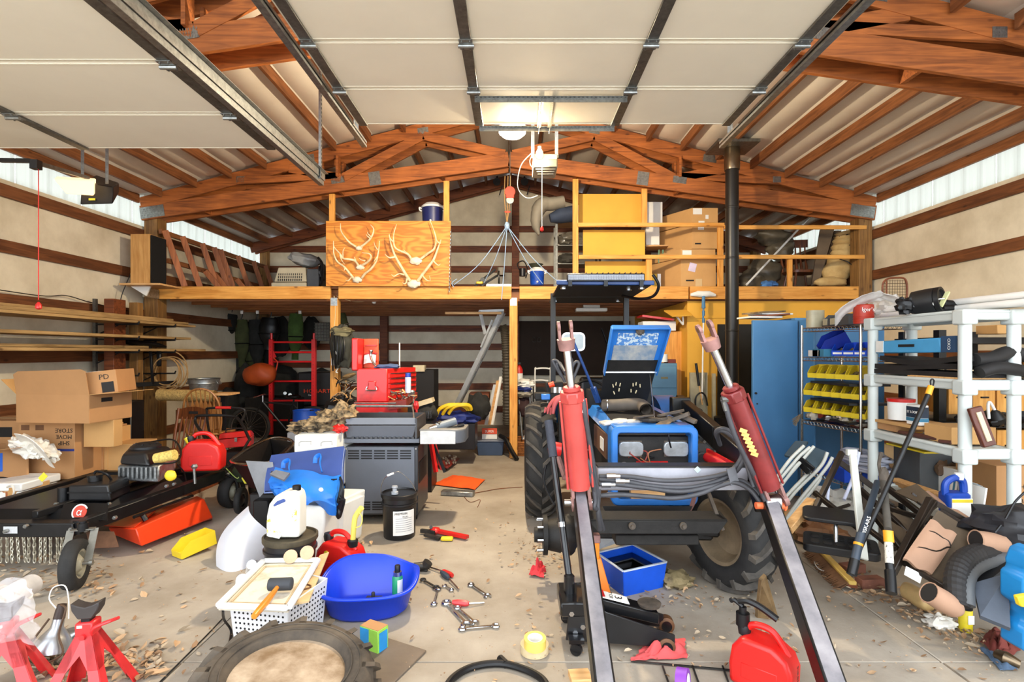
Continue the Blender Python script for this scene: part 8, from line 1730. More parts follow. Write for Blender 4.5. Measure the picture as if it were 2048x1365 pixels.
t=wthing('hardware_pile','pile of clear bags, brushes and cans on the low wire shelf','hardware',(3.05,5.0,.95));t['kind']='stuff'
g=G();MM=[mat('clear_bits',(170,160,144),.3,var=.3,sc=20),W_dark,mat('red_bits',(120,50,40),.5),ALU]
for k in range(34):g.m=k % 4;yy=R.uniform(4.74,5.36);g.blob((wx0(yy)+R.uniform(0,.2),yy,.95+R.uniform(0,.05)),(R.uniform(.05,.12),R.uniform(.05,.1),R.uniform(.03,.09)),.3,3,k,nu=10,nv=6)
g.build('bits',MM,t,smooth=30)
g=G();
for k in range(10):g.tube([V((2.86,5.36,.98)),V((2.80-.01*k,5.3-.02*k,.97-.01*(k%4))),V((2.74-.006*k,5.3-.02*k,.93-.02*(k%3)))],.005,5)
tag(g.build('paint_brush',mat('bristle_tan',(130,116,96),.9)),'worn paint brush bristles overhanging the left end of the low wire shelf','brush')

g=G();g.mm(2.92,3.35,4.75,5.3,.44,.56);tag(g.build('blue_tray',BBN),'cobalt blue tray on the bottom wire shelf','tray')
t=wthing('coiled_hose','coiled pale blue-grey hose piled on the blue tray','hose',(3.1,4.8,.6));g=G()
for k in range(7):c=V((3.1+R.uniform(-.02,.02),4.75+R.uniform(-.03,.03),.57+.022*k));g.rings([c+V((.13*math.cos(j*.393),.24*math.sin(j*.393),R.uniform(-.006,.006))) for j in range(16)],.014,8,closed=True)
g.build('coil',mat('hose_pale',(176,180,196),.5),t,smooth=60)
# ---- grey resin shelving in front
RS=mat('grey_resin',(200,206,202),.5,var=.03,sc=2)
t=wthing('resin_shelving','pale grey resin shelving unit with round posts in front of the wire shelving','shelving',(3.05,3.95,0))
SX0,SX1,SY0,SY1=2.94,3.26,3.5,4.4;ZS=(1.88,1.42,.97,.52)
for (x,y) in ((SX0,SY0),(SX1,SY0),(SX0,SY1),(SX1,SY1)):
    zz=(0,)+tuple(sorted(ZS))
    for a_,b_ in zip(zz,zz[1:]):G().cyl((x,y,a_),(x,y,b_-.07),.037,n=20).build('post',RS,t)
for z in ZS:
    G().mm(SX0-.03,SX1+.03,SY0-.03,SY1+.03,z-.02,z-.012).build('shelf_panel',RS,t)
    g=G()
    for (a_,b_) in (((SX0,SY0),(SX1,SY0)),((SX0,SY1),(SX1,SY1)),((SX0,SY0),(SX0,SY1)),((SX1,SY0),(SX1,SY1))):g.bar((a_[0],a_[1],z-.035),(b_[0],b_[1],z-.035),.05,.07)
    for (x,y) in ((SX0,SY0),(SX1,SY0),(SX0,SY1),(SX1,SY1)):g.box((x,y,z-.05),(.10,.10,.10))
    g.build('shelf_frame',RS,t,bevel=.012,seg=2)

t=wthing('spotlight_motor','black round motor housing with a taped label on top of the resin shelving','motor',(2.98,4.0,1.9));c=V((3.02,3.93,1.975))
g=G();g.lathe([(.05,-.10),(.085,-.08),(.09,0),(.09,.06),(.06,.08)],c,axis=V((.55,-.8,.1)),n=28);g.build('housing',BLACK,t);g=G();g.lathe([(.055,0),(.09,0),(.09,.03),(.075,.03),(.055,.0)],c+V((.035,-.055,.006)),axis=V((.55,-.8,.1)),n=28);g.build('front_ring',MATB,t);g=G();g.lathe([(.001,0),(.06,0)],c+V((.04,-.06,.01)),axis=V((.55,-.8,.1)),n=24);g.build('inner_disc',mat('brown_disc',(70,50,40),.5),t)
g=G();g.bar(c+V((.02,-.10,-.05)),c+V((.10,-.07,.06)),.028,.012);g.build('label_strip',mat('yellowish_label',(206,206,150),.6),t);g=G();g.tube([c+V((.02,-.1,-.06)),c+V((-.03,-.1,-.03)),c+V((-.01,-.1,.0)),c+V((.05,-.1,.01))],.004,5);g.build('wire',WHITE,t)
G().blob(c+V((-.12,.04,-.03)),(.14,.1,.11),.3,3,2).build('dark_knob',MATB,t,smooth=40);g=G();g.rings([c+V((.08,0,-.02)),c+V((.2,-.02,-.03)),c+V((.26,-.02,-.04))],[.04,.03,.02],10);g.rings([c+V((.08,-.04,-.06)),c+V((.24,-.06,-.06))],[.03,.02],10);g.build('dark_parts',MATB,t,smooth=40)
PVC=mat('white_pvc',(232,230,226),.35,var=.02)
for k,(x,z) in enumerate(((3.18,1.915),(3.24,1.915),(3.21,1.965))):g=G();g.cyl((x-.02,4.75,z),(x+.06,2.2,z),.024,n=16);tag(g.build('pvc_pipe',PVC),('white pipe lying along the top of the resin shelving, lower front one','white pipe lying along the top of the resin shelving, lower rear one','white pipe lying along the top of the resin shelving, on top of the others')[k],'pipe')
t=wthing('landing_net','hoop landing net hanging behind the plastic bag','net',Q(1792,590,5.0))
g=G();P=[Q(1768,620,5.0),Q(1765,575,5.0),Q(1772,560,5.0),Q(1792,556,5.0),Q(1811,560,5.0),Q(1814,590,5.0),Q(1808,620,5.0)];g.tube(P,.009,8);g.cyl(Q(1773,600,5.02),Q(1773,562,5.02),.008,n=6);g.build('frame',W_dark,t)
g=G()
for k in range(9):g.cyl(Q(1770+k*5,560,5.05),Q(1768+k*5.3,622,5.05),.0022,n=4)
for k in range(11):g.cyl(Q(1767,562+k*5.6,5.05),Q(1812,562+k*5.6,5.05),.0022,n=4)
g.build('netting',mat('net_brown',(90,74,54),.8),t)

t=wthing('folded_mats','thick black rubber mats folded in layers on the second resin shelf','mats',(3.1,3.95,1.43));BRB=mat('soft_black_rubber',(34,32,32),.7,var=.25,sc=4)
for k,(z,y0,y1,am) in enumerate(((1.43,3.52,4.38,.0),(1.475,3.56,4.36,.012),(1.525,3.5,4.3,.02))):
    G().sheet(lambda u,v:(2.93+.34*v+.01*math.sin(6*u),y0+(y1-y0)*u,z+.018+am*math.sin(5*u+k)*(1-v*.5)),16,6,.036).build('layer',BRB,t,smooth=60)
g=G();g.rings(spline([V((3.0,3.46,1.47)),V((3.1,3.45,1.5)),V((3.22,3.46,1.49)),V((3.34,3.5,1.47))]),[.05]*19,12,sq=.8);g.rings(spline([V((3.0,3.5,1.55)),V((3.12,3.5,1.56)),V((3.25,3.52,1.6)),V((3.36,3.5,1.57))]),[.055]*19,12,sq=.8);g.build('rolled_fold',BRB,t,smooth=60)
G().mm(2.93,3.3,3.52,4.0,1.4205,1.432).build('wood_strip',W_tan,t)
t=wthing('blue_carton','light blue carton with a hand slot lying on the black mats','box',(3.0,3.9,1.56))
CB=mat('light_blue_card',(76,156,206),.5,var=.04);o=G();o.hexa([V((2.93,3.68,1.60)),V((3.06,3.68,1.60)),V((3.06,4.36,1.59)),V((2.93,4.36,1.59))],[V((2.93,3.70,1.70)),V((3.06,3.70,1.70)),V((3.06,4.34,1.69)),V((2.93,4.34,1.69))]);o.build('body',CB,t,bevel=.008)
G().mm(2.924,2.93,3.93,4.09,1.64,1.66).build('hand_slot',INK,t);G().mm(2.926,2.931,4.26,4.345,1.60,1.69).build('white_end',LABEL,t);g=G();g.mm(2.925,2.97,3.555,3.68,1.60,1.71);g.build('dark_end',mat('slate_card',(48,74,104),.5),t);text('OXO',t,(2.923,3.61,1.655),.034,face(-1,0) @ Matrix.Rotation(-math.pi/2,3,'Z'),LABEL)

t=wthing('white_pail','white pail with red lid on the third resin shelf','pail',(3.0,4.22,1.06));c=V((3.04,4.22,1.07))
G().lathe([(.085,0),(.09,.14)],c,n=28).build('pail',WHITE,t);G().lathe([(.094,.14),(.096,.165),(.001,.166)],c,n=28).build('lid',RED,t)
t=wthing('paint_can','square finish can with dark blue label beside the white pail','can',(3.0,4.0,1.06));c=V((2.99,3.98,1.06))
G().box(c+V((0,0,.075)),(.07,.13,.15),.0).build('can',LABEL,t,bevel=.004);g=G();g.mm(c.x-.037,c.x+.034,c.y-.0665,c.y+.064,c.z+.055,c.z+.135);g.build('label_band',mat('label_navy',(38,50,66),.5),t);g=G();g.mm(c.x-.0375,c.x+.034,c.y-.067,c.y+.064,c.z+.028,c.z+.053);g.build('teal_band',mat('teal_box',(60,120,150)),t);text('ST LOOK',t,c+V((-.040,0,.095)),.026,face(-1,0),LABEL)
g=G();g.mm(2.93,3.3,3.9,4.36,1.035,1.055);tag(g.build('card_shelf',CARDL),'sheet of cardboard carrying the pail on the third resin shelf','cardboard')
g=G();g.mm(2.95,3.2,4.15,4.36,.98,1.033);tag(g.build('low_carton',CARD),'low carton under the pail on the third resin shelf','box')
g=G();g.mm(2.95,3.25,3.62,3.86,.975,1.09);tag(g.build('tan_carton',CARDL),'tan carton lying at the front of the third resin shelf','box')
g=G();g.rings([V((2.94,4.1,.99)),V((2.95,3.9,.99)),V((2.96,3.75,.99))],[.012,.02,.012],10);g.rings([V((2.93,3.7,.985)),V((2.95,3.62,.99))],[.012,.012],8);tag(g.build('chisel',mat('dark_handle',(84,52,46),.5)),'brown handled chisel on the front edge of the third resin shelf','chisel')
t=wthing('framed_moulding','dark wood framed panel leaning at the right end of the resin shelving','frame',(3.2,3.45,.98));a,b=Q(1948,815,3.42),Q(1978,893,3.38)
g=G();g.bar(a,b,.085,.03,Y3);g.build('frame',mat('cherry_wood',(92,50,38),.4,var=.15),t,bevel=.006);g=G();d=(b-a);g.bar(a+d*.12+V((0,-.018,0)),a+d*.86+V((0,-.018,0)),.03,.01,Y3);g.build('inset',mat('cream_card',(206,190,156)),t)


t=wthing('blue_jug','blue plastic chemical jug with white label at the front post of the resin shelving','jug',(2.88,3.42,.54));c=V((2.83,3.45,.52))
G().rbox(c+V((0,0,.09)),(.15,.11,.18),.03).build('body',mat('jug_blue',(24,64,150),.4),t,bevel=.012);g=G();g.tube([c+V((-.06,0,.16)),c+V((-.055,0,.235)),c+V((0,0,.27)),c+V((.05,0,.25)),c+V((.06,0,.18))],.022,10);g.build('handle',MC['jug_blue'],t);G().cyl(c+V((.03,0,.26)),c+V((.03,0,.30)),.025,n=16).build('cap',WHITE,t);G().mm(c.x-.06,c.x+.07,c.y-.057,c.y-.053,c.z+.02,c.z+.15).build('label',LABEL,t)
G().mm(c.x-.06,c.x+.07,c.y-.058,c.y-.0565,c.z+.125,c.z+.145).build('label_stripe',mat('yellow_plastic',(222,196,50)),t)
g=G();g.mm(2.98,3.22,3.9,4.3,.86,.872);tag(g.build('yellow_sheet',YBN),'yellow sheet under the third resin shelf','sheet')

t=wthing('dark_shelving','dark steel shelving full of wooden drawers along the right wall','shelving',(4.3,4.6,0))
for x in (3.45,4.05,4.65,5.2):
    for y in (4.35,4.75):G().mm(x-.03,x+.03,y-.03,y+.03,0,1.78).build('post',MATB,t)
for z in (1.70,1.38,1.02,.62,.2):G().mm(3.4,5.25,4.3,4.8,z-.03,z+.02).build('shelf_beam',MATB,t)
DW=wood('drawer_plywood',(190,126,54),(224,164,84),'Z',knots=False)
gl='wooden drawer from the left in the %s row of the dark steel shelving';RW={1.23:'middle',.84:'lowest',1.56:'top'};ORD[0]='first'
src=None
for z in (1.23,.84,1.56):
    for k in range(9):
        x=3.5+k*.195
        if abs(((x-3.45+.3) % .6)-.3) <.0:continue
        if src is None:
            src=thing('wooden_bin',ORD[k]+' '+gl % RW[z],'drawer',(x,4.32,z),0,'wooden drawers in the dark shelving');G().mm(0,.18,0,.4,-.13,.13 if z <1.5 else .1).build('box',DW,src,bevel=.003);G().mm(.06,.12,-.012,0,.0,.012).build('pull',MATB,src)
        elif z != 1.56 or k >4:dup(src,(x,4.32,z-(.08 if z >1.5 else 0)),0,ORD[k]+' '+gl % RW[z])
for (x0,x1,y0,y1,Y,d,m,lab,cat) in ((1995,2040,650,668,4.2,.2,CARDL,'tan carton on top of the dark steel shelving at the right edge','box'),
    (1940,1990,920,945,4.1,.3,MATB,'black drawer organiser low behind the resin shelving','organiser'),(1930,1992,945,1000,4.0,.3,LABEL,'white printed carton low behind the resin shelving','box'),
    (1830,1885,860,900,4.25,.2,OCHRE,'orange marked board behind the third resin shelf','board'),(1840,1905,905,990,4.25,.3,KD,'dark box low behind the resin shelving','box')):
    pbox('stored_box',lab,cat,x0,x1,y0,y1,Y,d,m)
t=wthing('cardboard_box','carton with black lettering behind the right resin post','box',Q(2015,990,3.8));a,b=Q(1993,1020,3.75),Q(2052,932,3.75);G().mm(a.x,b.x,3.75,4.1,a.z,b.z).build('body',CARD,t,bevel=.003)
for i,s_ in enumerate(('E H','WW','BB')):text(s_,t,((a.x+b.x)/2+.06,3.748,b.z-.15-i*.05),.045,FRONT,INK)
g=G();
for k in range(46):
    g.m=k % 4;x=R.uniform(3.3,4.3);z=(1.04,.64,1.40,.23)[k % 4];g.blob((x,4.2+R.uniform(-.1,.1),z+.04),(R.uniform(.06,.16),R.uniform(.06,.14),R.uniform(.05,.14)),.3,3,k,nu=10,nv=7)
o=tag(g.build('shelf_clutter',[MATB,mat('brown_clutter',(92,70,52),.7),mat('cream_card',(206,190,156)),DSTEEL],smooth=30),'jumble of dark parts, hoses and tools on the shelves behind the resin unit','clutter');o['kind']='stuff'
t=wthing('desk_lamp','white gooseneck lamp arm among the clutter right of the leaning frame','lamp',Q(1985,810,4.0));g=G();g.tube([Q(1978,838,4.0),Q(1976,812,4.0),Q(1980,805,4.0),Q(1990,822,4.0)],.01,8);g.build('gooseneck',WHITE,t);g=G();g.lathe([(.05,0),(.03,.05),(.015,.07)],Q(1995,838,4.0),axis=V((-.4,0,1)),n=16);g.build('shade',MATB,t)

for k in range(5):g=G();g.bar(Q(1788+6*k,958+5*k,4.2),Q(1888+3*k,992+6*k,3.7),.07,.015);tag(g.build('wood_strip',W_tan),('topmost tan wooden strip in the bundle behind the blue jug','second tan wooden strip in the bundle behind the blue jug','third tan wooden strip, middle of the bundle behind the blue jug','fourth tan wooden strip in the bundle behind the blue jug','lowest tan wooden strip in the bundle behind the blue jug')[k],'strip')
# ---- pile in front
FC=mat('chair_tube_white',(196,196,186),.45,var=.06);SLV=mat('slate_vinyl',(66,82,92),.6,var=.08,sc=4)
t=wthing('folded_chair','folded metal chair pair with slate seats and pale tube legs, leaning on the blue locker','chair',Q(1600,950,4.6))
def tb(pts,Y,r=.0125,nm='tube_leg',m=None):g=G();g.tube([Q(x,y,Y+(dy if len(q_) >2 else 0)) for q_ in pts for x,y,dy in [tuple(q_)+(0,) if len(q_) == 2 else q_]],r,8);g.build(nm,m or FC,t,smooth=60)
for pts in (((1620,895),(1600,912),(1580,935),(1555,965)),((1628,893),(1605,920),(1575,955),(1545,990)),((1655,905),(1640,935),(1590,985),(1548,1040)),((1665,915),(1650,940),(1600,1000),(1552,1068)),((1622,935),(1618,945),(1580,985),(1540,1030)),((1600,925),(1590,935),(1560,975)),((1640,950),(1636,965),(1600,1010),(1558,1055)),((1608,892),(1580,920),(1552,958))):tb(pts,4.3,.0135)
g=G();g.poly3([Q(1568,912,4.45),Q(1590,884,4.6),Q(1617,885,4.55),Q(1597,920,4.4)],.03);g.build('seat',SLV,t,bevel=.008);g=G();g.poly3([Q(1607,918,4.4),Q(1624,893,4.5),Q(1655,905,4.45),Q(1632,942,4.3)],.02);g.build('seat',SLV,t,bevel=.008);g=G();g.bar(Q(1596,920,4.35),Q(1620,945,4.25),.04,.06);g.bar(Q(1600,918,4.3),Q(1628,940,4.22),.02,.04);g.build('seat_rail',MATB,t,bevel=.006)

g=G();g.blob(fl(1585,1045,.12),(.5,.4,.22),.35,2.2,5);tag(g.build('brown_paper',mat('kraft_paper',(160,124,84),.85,var=.08,bump=.3),smooth=25),'crumpled brown paper sack under the folded chairs','sack')
g=G();g.bar(Q(1623,1003,3.8),Q(1575,1060,3.55),.06,.05);tag(g.build('cut_timber',W_tan,bevel=.003),'cut length of clean timber below the folded chairs','timber')
g=G();g.blob(fl(1640,1070,.1),(.4,.3,.2),.3,2.2,7);tag(g.build('leather_scrap',mat('brown_leather',(112,76,48),.7,var=.15),smooth=30),'crumpled brown leather piece under the black shelf tray','leather')
g=G();g.blob(fl(1665,1010,.15),(.5,.3,.25),.4,3,8);tag(g.build('white_debris',PAPER,smooth=20),'heap of white paper scraps behind the black chair frames','paper')

CFM=mat('bronze_frame',(52,44,38),.4,.5,var=.2);MESH=mat('brown_mesh',(86,72,56),.8,var=.12,sc=6);
t=wthing('lounge_chair','collapsed brown mesh lounge chair with dark frame leaning on the shelves','chair',fl(1850,1130))
for (p,q,w_,h_) in (((1684,905,3.9),(1620,1040,3.7),.03,.04),((1670,918,3.9),(1760,985,3.8),.03,.04),((1700,1010,3.7),(1622,1035,3.7),.02,.02),((1628,985,3.8),(1720,1060,3.5),.03,.035),((1720,980,3.7),(1830,1080,3.3),.03,.04),((1760,965,3.8),(1850,1035,3.5),.03,.04),((1762,1000,3.6),(1845,1060,3.35),.04,.03),((1740,1020,3.5),(1810,1110,3.2),.03,.04),((1860,1000,3.3),(1785,1145,3.0),.035,.05),((1870,1003,3.3),(1795,1120,3.05),.03,.03),((1750,1010,3.6),(1856,1040,3.3),.02,.03),((1712,1040,3.5),(1790,1100,3.2),.03,.03),((1805,1125,3.05),(1905,1185,2.8),.02,.03)):g=G();g.bar(Q(*p),Q(*q),w_,h_);g.build('frame_bar',CFM,t,bevel=.004)
g=G();g.poly3([Q(1835,970,3.5),Q(1880,1008,3.3),Q(1865,1020,3.3),Q(1790,985,3.6)],.02);g.poly3([Q(1795,1015,3.5),Q(1850,1060,3.3),Q(1815,1110,3.2),Q(1770,1050,3.45)],.01);g.build('mesh_back',MESH,t)
g=G();g.poly3([Q(1876,1022,3.25),Q(2010,1095,3.05),Q(1915,1190,2.85),Q(1800,1122,3.05)],.012);g.build('mesh_seat',MESH,t)
g=G();g.bar(Q(1868,1005,3.3),Q(1990,1075,3.15),.02,.03);g.bar(Q(1880,1022,3.25),Q(2000,1092,3.05),.02,.025);g.build('side_tube',CFM,t)
def pk(u,v):a0,a1=Q(1803,1118,3.0),Q(1858,1150,2.95);b0,b1=Q(1858,1040,3.15),Q(1908,1070,3.1);p=(a0*(1-u)+a1*u)*(1-v)+(b0*(1-u)+b1*u)*v;return p+V((0,-.03*math.sin(3.1*u)*math.sin(3.1*v)-.01,.008*math.sin(9*u)))
TAUP=mat('taupe_canvas',(164,128,104),.85,var=.05,sc=5);G().sheet(pk,12,10,.02).build('pocket',TAUP,t,smooth=60)
g=G();P=[pk(u/8,.72+.1*math.sin(3.1*u/8)) for u in range(9)];g.rings([p+V((0,-.014,0)) for p in P],.004,5);g.rings([pk(u/8,.3+.4*(u/8))+V((0,-.014,0)) for u in range(9)],.004,5);g.build('pocket_seam',CFM,t)
for (c,d,lab) in ((Q(1962,1082,3.0),V((.6,0,-.1)),'cup'),(Q(1868,1192,2.72),V((.5,0,-.3)),'cup')):
    d=d.normalized();pts=[c-d*.02,c+d*.06,c+d*.13];B=basis(d);g=G();g.rings([c-d*.03,c+d*.05,c+d*.12,c+d*.15],[.052,.055,.05,.03],20,False);g.build('canvas_cup_holder',TAUP,t,smooth=60);g=G();g.rings([c-d*.031,c-d*.026],.048,20);g.build('cup_mouth',INK,t);g=G();g.rings([c-d*.03+(B.col[1]*math.cos(k*.393)+B.col[2]*math.sin(k*.393))*.052 for k in range(16)],.004,5,closed=True);g.build('cup_seam',TAUP,t)
G().poly3([Q(1812,1133,2.98),Q(1845,1150,2.95),Q(1840,1168,2.93),Q(1808,1150,2.97)],.004).build('care_label',LABEL,t)
for (x,y,Y) in ((1783,1008,3.55),(1838,1008,3.4),(1818,1068,3.3),(1745,1070,3.4),(1828,990,3.45)):g=G();g.box(Q(x,y,Y-.03),(.035,.01,.012),(0,.6,0));g.build('metal_clip',STEEL,t)
g=G();g.poly3([Q(1672,975,3.7),Q(1662,1075,3.55),Q(1668,1078,3.55),Q(1680,975,3.7)],.01);
g=G();g.bar(Q(1850,985,3.55),Q(2040,1108,3.1),.04,.03);g.build('tan_rail',TAUP,t,bevel=.006)

t=wthing('tray_stand','black two-tier plastic stand with a rounded top and a holed lower tray','stand',fl(1680,1110))
def trayp(cx,y,Y,w_,d):
    c=Q(cx,y,Y);return c
c=Q(1663,1032,3.55);g=G();g.rbox(c,(.34,.24,.025),.05,(.1,.0,-.5));g.build('top_tray',BLACK,t,bevel=.006)
c2=Q(1680,1092,3.45);g=G();g.rbox(c2,(.42,.26,.05),.04,(.05,0,-.5));g.build('lower_tray',BLACK,t,bevel=.006);M=rotm((.05,0,-.5))
for i in range(5):
    for j in range(2):g=G();g.rbox(c2+M@V((-.14+.07*i,-.05+.1*j,.027)),(.05,.06,.003),.01,M);g.build('tray_hole',INK,t)
G().cyl(Q(1671,1045,3.5),Q(1672,1090,3.45),.014,n=12).build('post',STEEL,t)

t=wthing('rake_pole','black pole with a yellow-orange hanging cap leaning on the resin shelving','tool',fl(1712,1130));p0,p1=Q(1706,1128,3.15),Q(1856,790,3.35)
G().cyl(p0,p1,.0145,n=14).build('pole',MATB,t);g=G();p2=Q(1862,773,3.36);g.cyl(p1,p2,.018,n=14);g.build('orange_cap',mat('tool_orange',(232,156,40),.45),t);g=G();P=[p2,Q(1861,763,3.36),Q(1864,759,3.36),Q(1868,762,3.36),Q(1866,772,3.36)];g.tube(P,.005,6);g.build('hang_loop',MATB,t);G().cyl(Q(1702,1142,3.1),p0,.02,n=12).build('ferrule',ALU,t);text('FISKARS',t,Q(1716,1102,3.12),.032,face(0,-1) @ Matrix.Rotation(1.15,3,'Z'),LABEL)
t=wthing('pruner','slate blue long-handled pruner with lettering, leaning left of the orange-collared one','tool',fl(1705,1160));g=G();g.cyl(Q(1722,1070,3.15),Q(1755,965,3.5),.02,n=12);g.cyl(Q(1703,1150,3.05),Q(1722,1068,3.15),.024,n=12);g.build('handle',mat('slate_handle',(52,62,74)),t);g=G();g.cyl(Q(1716,1092,3.12),Q(1717,1087,3.125),.026,n=12);g.build('orange_ring',mat('tool_orange',(232,156,40)),t);G().cyl(Q(1703,1150,3.05),Q(1710,1120,3.08),.027,n=12).build('grip',MATB,t);text('FISKARS',t,Q(1733,1052,3.14),.032,face(0,-1) @ Matrix.Rotation(1.25,3,'Z'),LABEL)
t=wthing('pruner','grey long-handled pruner with orange collar and speckled white sleeve','tool',fl(1783,1188));g=G();g.cyl(Q(1776,1060,3.1),Q(1767,965,3.4),.02,n=12);g.build('handle',mat('worn_grey_handle',(76,72,66),.7,var=.2),t);G().cyl(Q(1777,1085,3.0),Q(1779,1128,2.95),.021,n=14).build('white_sleeve',mat('speckled_white',(214,210,196),.6,col2=(60,56,50),sc=60,thr=(.58,.64)),t);G().cyl(Q(1776,1062,3.02),Q(1778,1085,3.0),.026,n=12).build('orange_collar',mat('tool_orange',(232,156,40)),t);G().cyl(Q(1779,1128,2.95),Q(1781,1145,2.93),.022,n=12).build('lower_sleeve',MATB,t);G().cyl(Q(1780,1143,2.93),Q(1783,1188,2.86),.027,n=14).build('grip',MATB,t);g=G();g.blob(Q(1768,955,3.42),(.06,.03,.13),.1);g.tube([Q(1766,962,3.42),Q(1758,930,3.45),Q(1764,905,3.45)],.01,6);g.build('blade',GRM,t)
t=wthing('white_post','white painted flat bar standing among the pruners','post',fl(1728,1130));g=G();g.bar(Q(1705,908,3.6),Q(1728,1120,3.2),.05,.02,Y3);g.build('bar',FC,t,bevel=.004);g=G();g.box(Q(1703,905,3.6),(.065,.025,.04));g.build('cap',FC,t)
g=G();g.tube([Q(1672,925,3.9),Q(1660,950,3.85),Q(1655,1000,3.8),Q(1658,1010,3.8)],.012,8);g.tube([Q(1718,905,3.95),Q(1708,950,3.9),Q(1688,1000,3.8)],.012,8);tag(g.build('bent_tubes',mat('pale_blue_tube',(190,194,214),.4),smooth=60),'two pale bent tubes standing behind the black chair frame','tube')
t=wthing('push_broom','push broom head with yellow bar and brown bristles lying on the floor','broom',fl(1665,1145));p0,p1=fl(1637,1098,.06),fl(1706,1168,.05);G().bar(p0,p1,.05,.03).build('yellow_bar',mat('broom_yellow',(214,178,92),.5),t,bevel=.006)
d=(p1-p0);s_=V((-d.y,d.x,0)).normalized()*-1;src=None
g=G()
for k in range(150):f=(k % 75)/75;b_=p0+d*f-Z3*.005+s_*(.02 if k <75 else .04);g.cyl(b_,b_+s_*.02*(-1)+s_*.09+V((R.uniform(-.012,.012),R.uniform(-.012,.012),-.045)),.006,.0025,n=4)
o=g.build('bristles',mat('bristle_brown',(116,82,56),.9,var=.2),t);o['kind']='stuff'
G().bar(p0+s_*-.0-Z3*.02,p1-Z3*.02,.06,.02).build('block',W_dark,t)
t=wthing('white_remote','small white plastic charger with a looped cable on the floor','charger',fl(1722,1162));G().rbox(fl(1722,1164,.02),(.08,.045,.03),.012,-.1).build('body',WHITE,t,bevel=.004);g=G();g.tube([fl(1705,1162,.02),fl(1690,1155,.02),fl(1640,1140,.02),fl(1628,1122,.02),fl(1636,1130,.02),fl(1650,1142,.02)],.004,6);g.build('cable',WHITE,t)
BRK=mat('red_brick',(120,76,60),.85,var=.2,sc=8)
for (x,y,rz,lab,z) in ((1760,1178,.1,'brown brick on the floor at the foot of the grey pruner',.035),(1722,1148,.25,'darker brown brick behind the white charger',.035)):G_=G();G_.box(fl(x,y,z)+V((0,.1,0)),(.17,.08,.065),rz);tag(G_.build('brick',BRK,bevel=.004),lab,'brick')
g=G();g.rings(spline([fl(1803,1178,.06),fl(1820,1185,.06),fl(1850,1205,.06),fl(1862,1212,.06)]),[.02,.03,.045,.05,.052,.054,.055,.055,.055,.055,.055,.053,.05,.05,.048,.045,.04,.03,.02],14);tag(g.build('tan_bottle',mat('tan_plastic',(206,172,116),.5),smooth=50),'tan plastic bottle lying on the floor under the lounge chair','bottle')

t=wthing('baby_bouncer','black ribbed padded seat ring with grey cloth lying at the right edge','seat',fl(1985,1200));P=spline([Q(1914,1212,2.72),Q(1912,1160,2.78),Q(1925,1125,2.85),Q(1955,1108,2.95),Q(2005,1100,3.05),Q(2050,1092,3.1)],10);
G().rings(P,[.05+.004*(i % 2) for i in range(len(P))],16).build('ribbed_pad',BRB,t,smooth=20)
g=G();P2=spline([Q(1934,1212,2.7),Q(1934,1165,2.76),Q(1950,1138,2.85),Q(1985,1122,2.95),Q(2040,1108,3.0)],8);g.rings(P2,.035,12);g.build('inner_pad',KD,t,smooth=60)
g=G();g.poly3([Q(1945,1170,2.8),Q(2015,1150,2.75),Q(2020,1260,2.6),Q(1960,1235,2.65)],.03);g.build('grey_cloth',mat('slate_cloth',(76,82,92),.8),t);g=G();g.poly3([Q(1950,1140,2.95),Q(2045,1110,2.95),Q(2045,1200,2.8),Q(1955,1180,2.85)],.02);g.build('dark_lining',MATB,t)
g=G();g.blob(Q(2020,1050,3.1),(.5,.3,.2),.25,2,4);tag(g.build('black_bag',mat('black_nylon',(34,34,38),.5,var=.2),smooth=40),'black nylon bag with red edge at the right edge of the pile','bag')
g=G();g.tube([Q(1955,1030,3.2),Q(1990,1055,3.1),Q(2045,1090,3.0)],.008,6);tag(g.build('red_piping',mat('dark_red2',(126,40,30))),'dark red cord along the black nylon bag','cord')
g=G();g.tube([Q(2050,985,3.0),Q(2030,1005,3.0),Q(2010,1040,3.0),Q(1990,1066,3.0)],.006,6);tag(g.build('black_cable',MATB),'black cable arching over the taupe cup holder','cable')
t=wthing('ride_on_toy','bright blue moulded plastic toy part with yellow insert at the right edge','toy',fl(2040,1270));TQ=mat('toy_blue',(34,126,190),.4,var=.04)
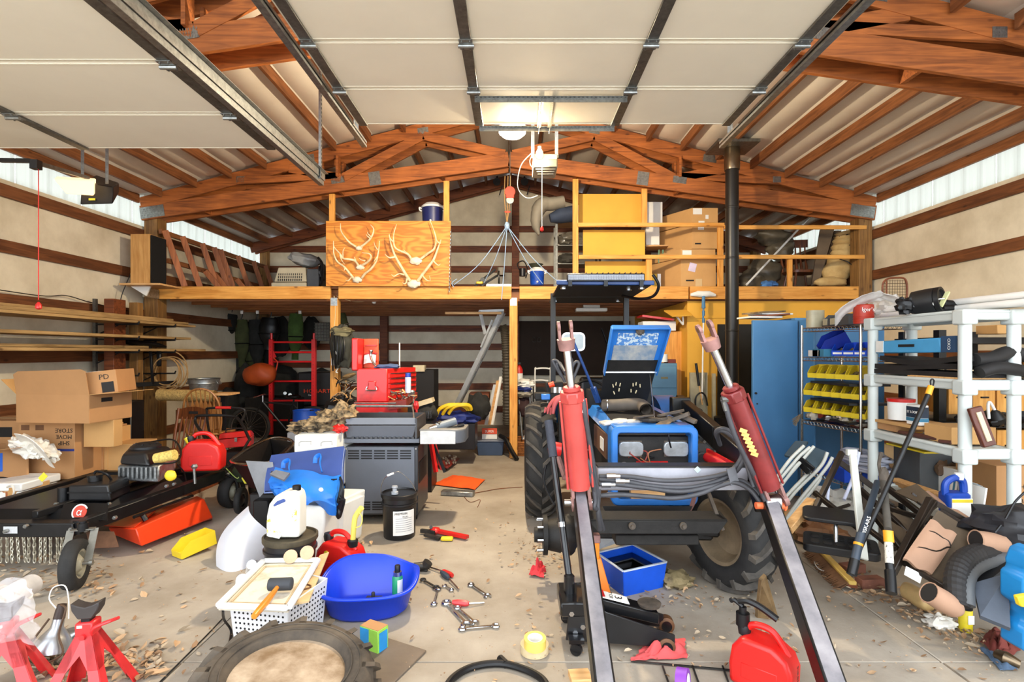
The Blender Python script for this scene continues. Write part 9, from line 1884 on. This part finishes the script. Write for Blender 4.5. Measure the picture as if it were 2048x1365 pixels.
pts=[(2052,1092),(2030,1100),(2020,1125),(2022,1140),(2010,1148),(2010,1200),(2028,1212),(2030,1235),(2012,1250),(2010,1290),(2052,1300)]
g=G();g.poly3([Q(x+12,y,2.62) for x,y in pts],.14);g.build('shell',TQ,t,bevel=.02,seg=3);g=G();g.poly3([Q(2030,1192,2.54),Q(2055,1188,2.54),Q(2055,1215,2.54),Q(2036,1212,2.54)],.03);g.build('yellow_insert',YBN,t,bevel=.005)
t=wthing('yellow_can','small yellow can with black cap standing in the leaves','can',fl(1932,1265));c=fl(1931,1262);G().lathe([(.032,0),(.033,.01),(.033,.125),(.03,.13)],c,n=24).build('can',mat('can_yellow',(228,204,40),.45),t);G().lathe([(.033,.125),(.034,.15),(.001,.15)],c,n=24).build('cap',MATB,t);G().box(c+V((.005,-.033,.075)),(.035,.002,.05)).build('label',LABEL,t)
rag('maroon cloth lying in leaves at the lower right edge',((1960,1290),(2010,1330),(2048,1300),(1990,1262)),('maroon_cloth',(110,50,42)),.05,9)
rag('slate blue cloth scrap at the lower right edge',((1960,1300),(2000,1345),(2035,1345),(2005,1310)),('slate_rag',(76,96,120)),.02,12)
g=G();g.rings([fl(1998,1312,.03),fl(2012,1318,.04),fl(2040,1330,.03)],[.03,.035,.02],12);tag(g.build('steel_muffler_end',mat('bronze_collar',(120,104,84)),smooth=50),'short bronze coloured pipe end at the lower right edge','pipe')
g=G();g.lathe([(.04,-.03),(.045,-.02),(.045,.02),(.04,.03)],fl(1893,1270,.045),axis=X3,n=8);g=G();g.blob(fl(1880,1245,.03),(.16,.12,.07),.3,3,4);tag(g.build('white_debris',PAPER,smooth=20),'crumpled pale paper in the leaves left of the yellow can','paper')

for k in range(5):g=G();g.box(Q(1942+3*k,1005,3.6)+V((0,.03*k,0)),(.012,.2,.24),(0,.15,0));tag(g.build('thin_sheet',(LABEL,KD,LABEL,mat('teal_box',(60,120,150)),LABEL)[k]),('leftmost thin panel standing right of the blue jug','second thin panel standing right of the blue jug','middle thin panel standing right of the blue jug','fourth thin panel standing right of the blue jug','rightmost thin panel standing right of the blue jug')[k],'panel')
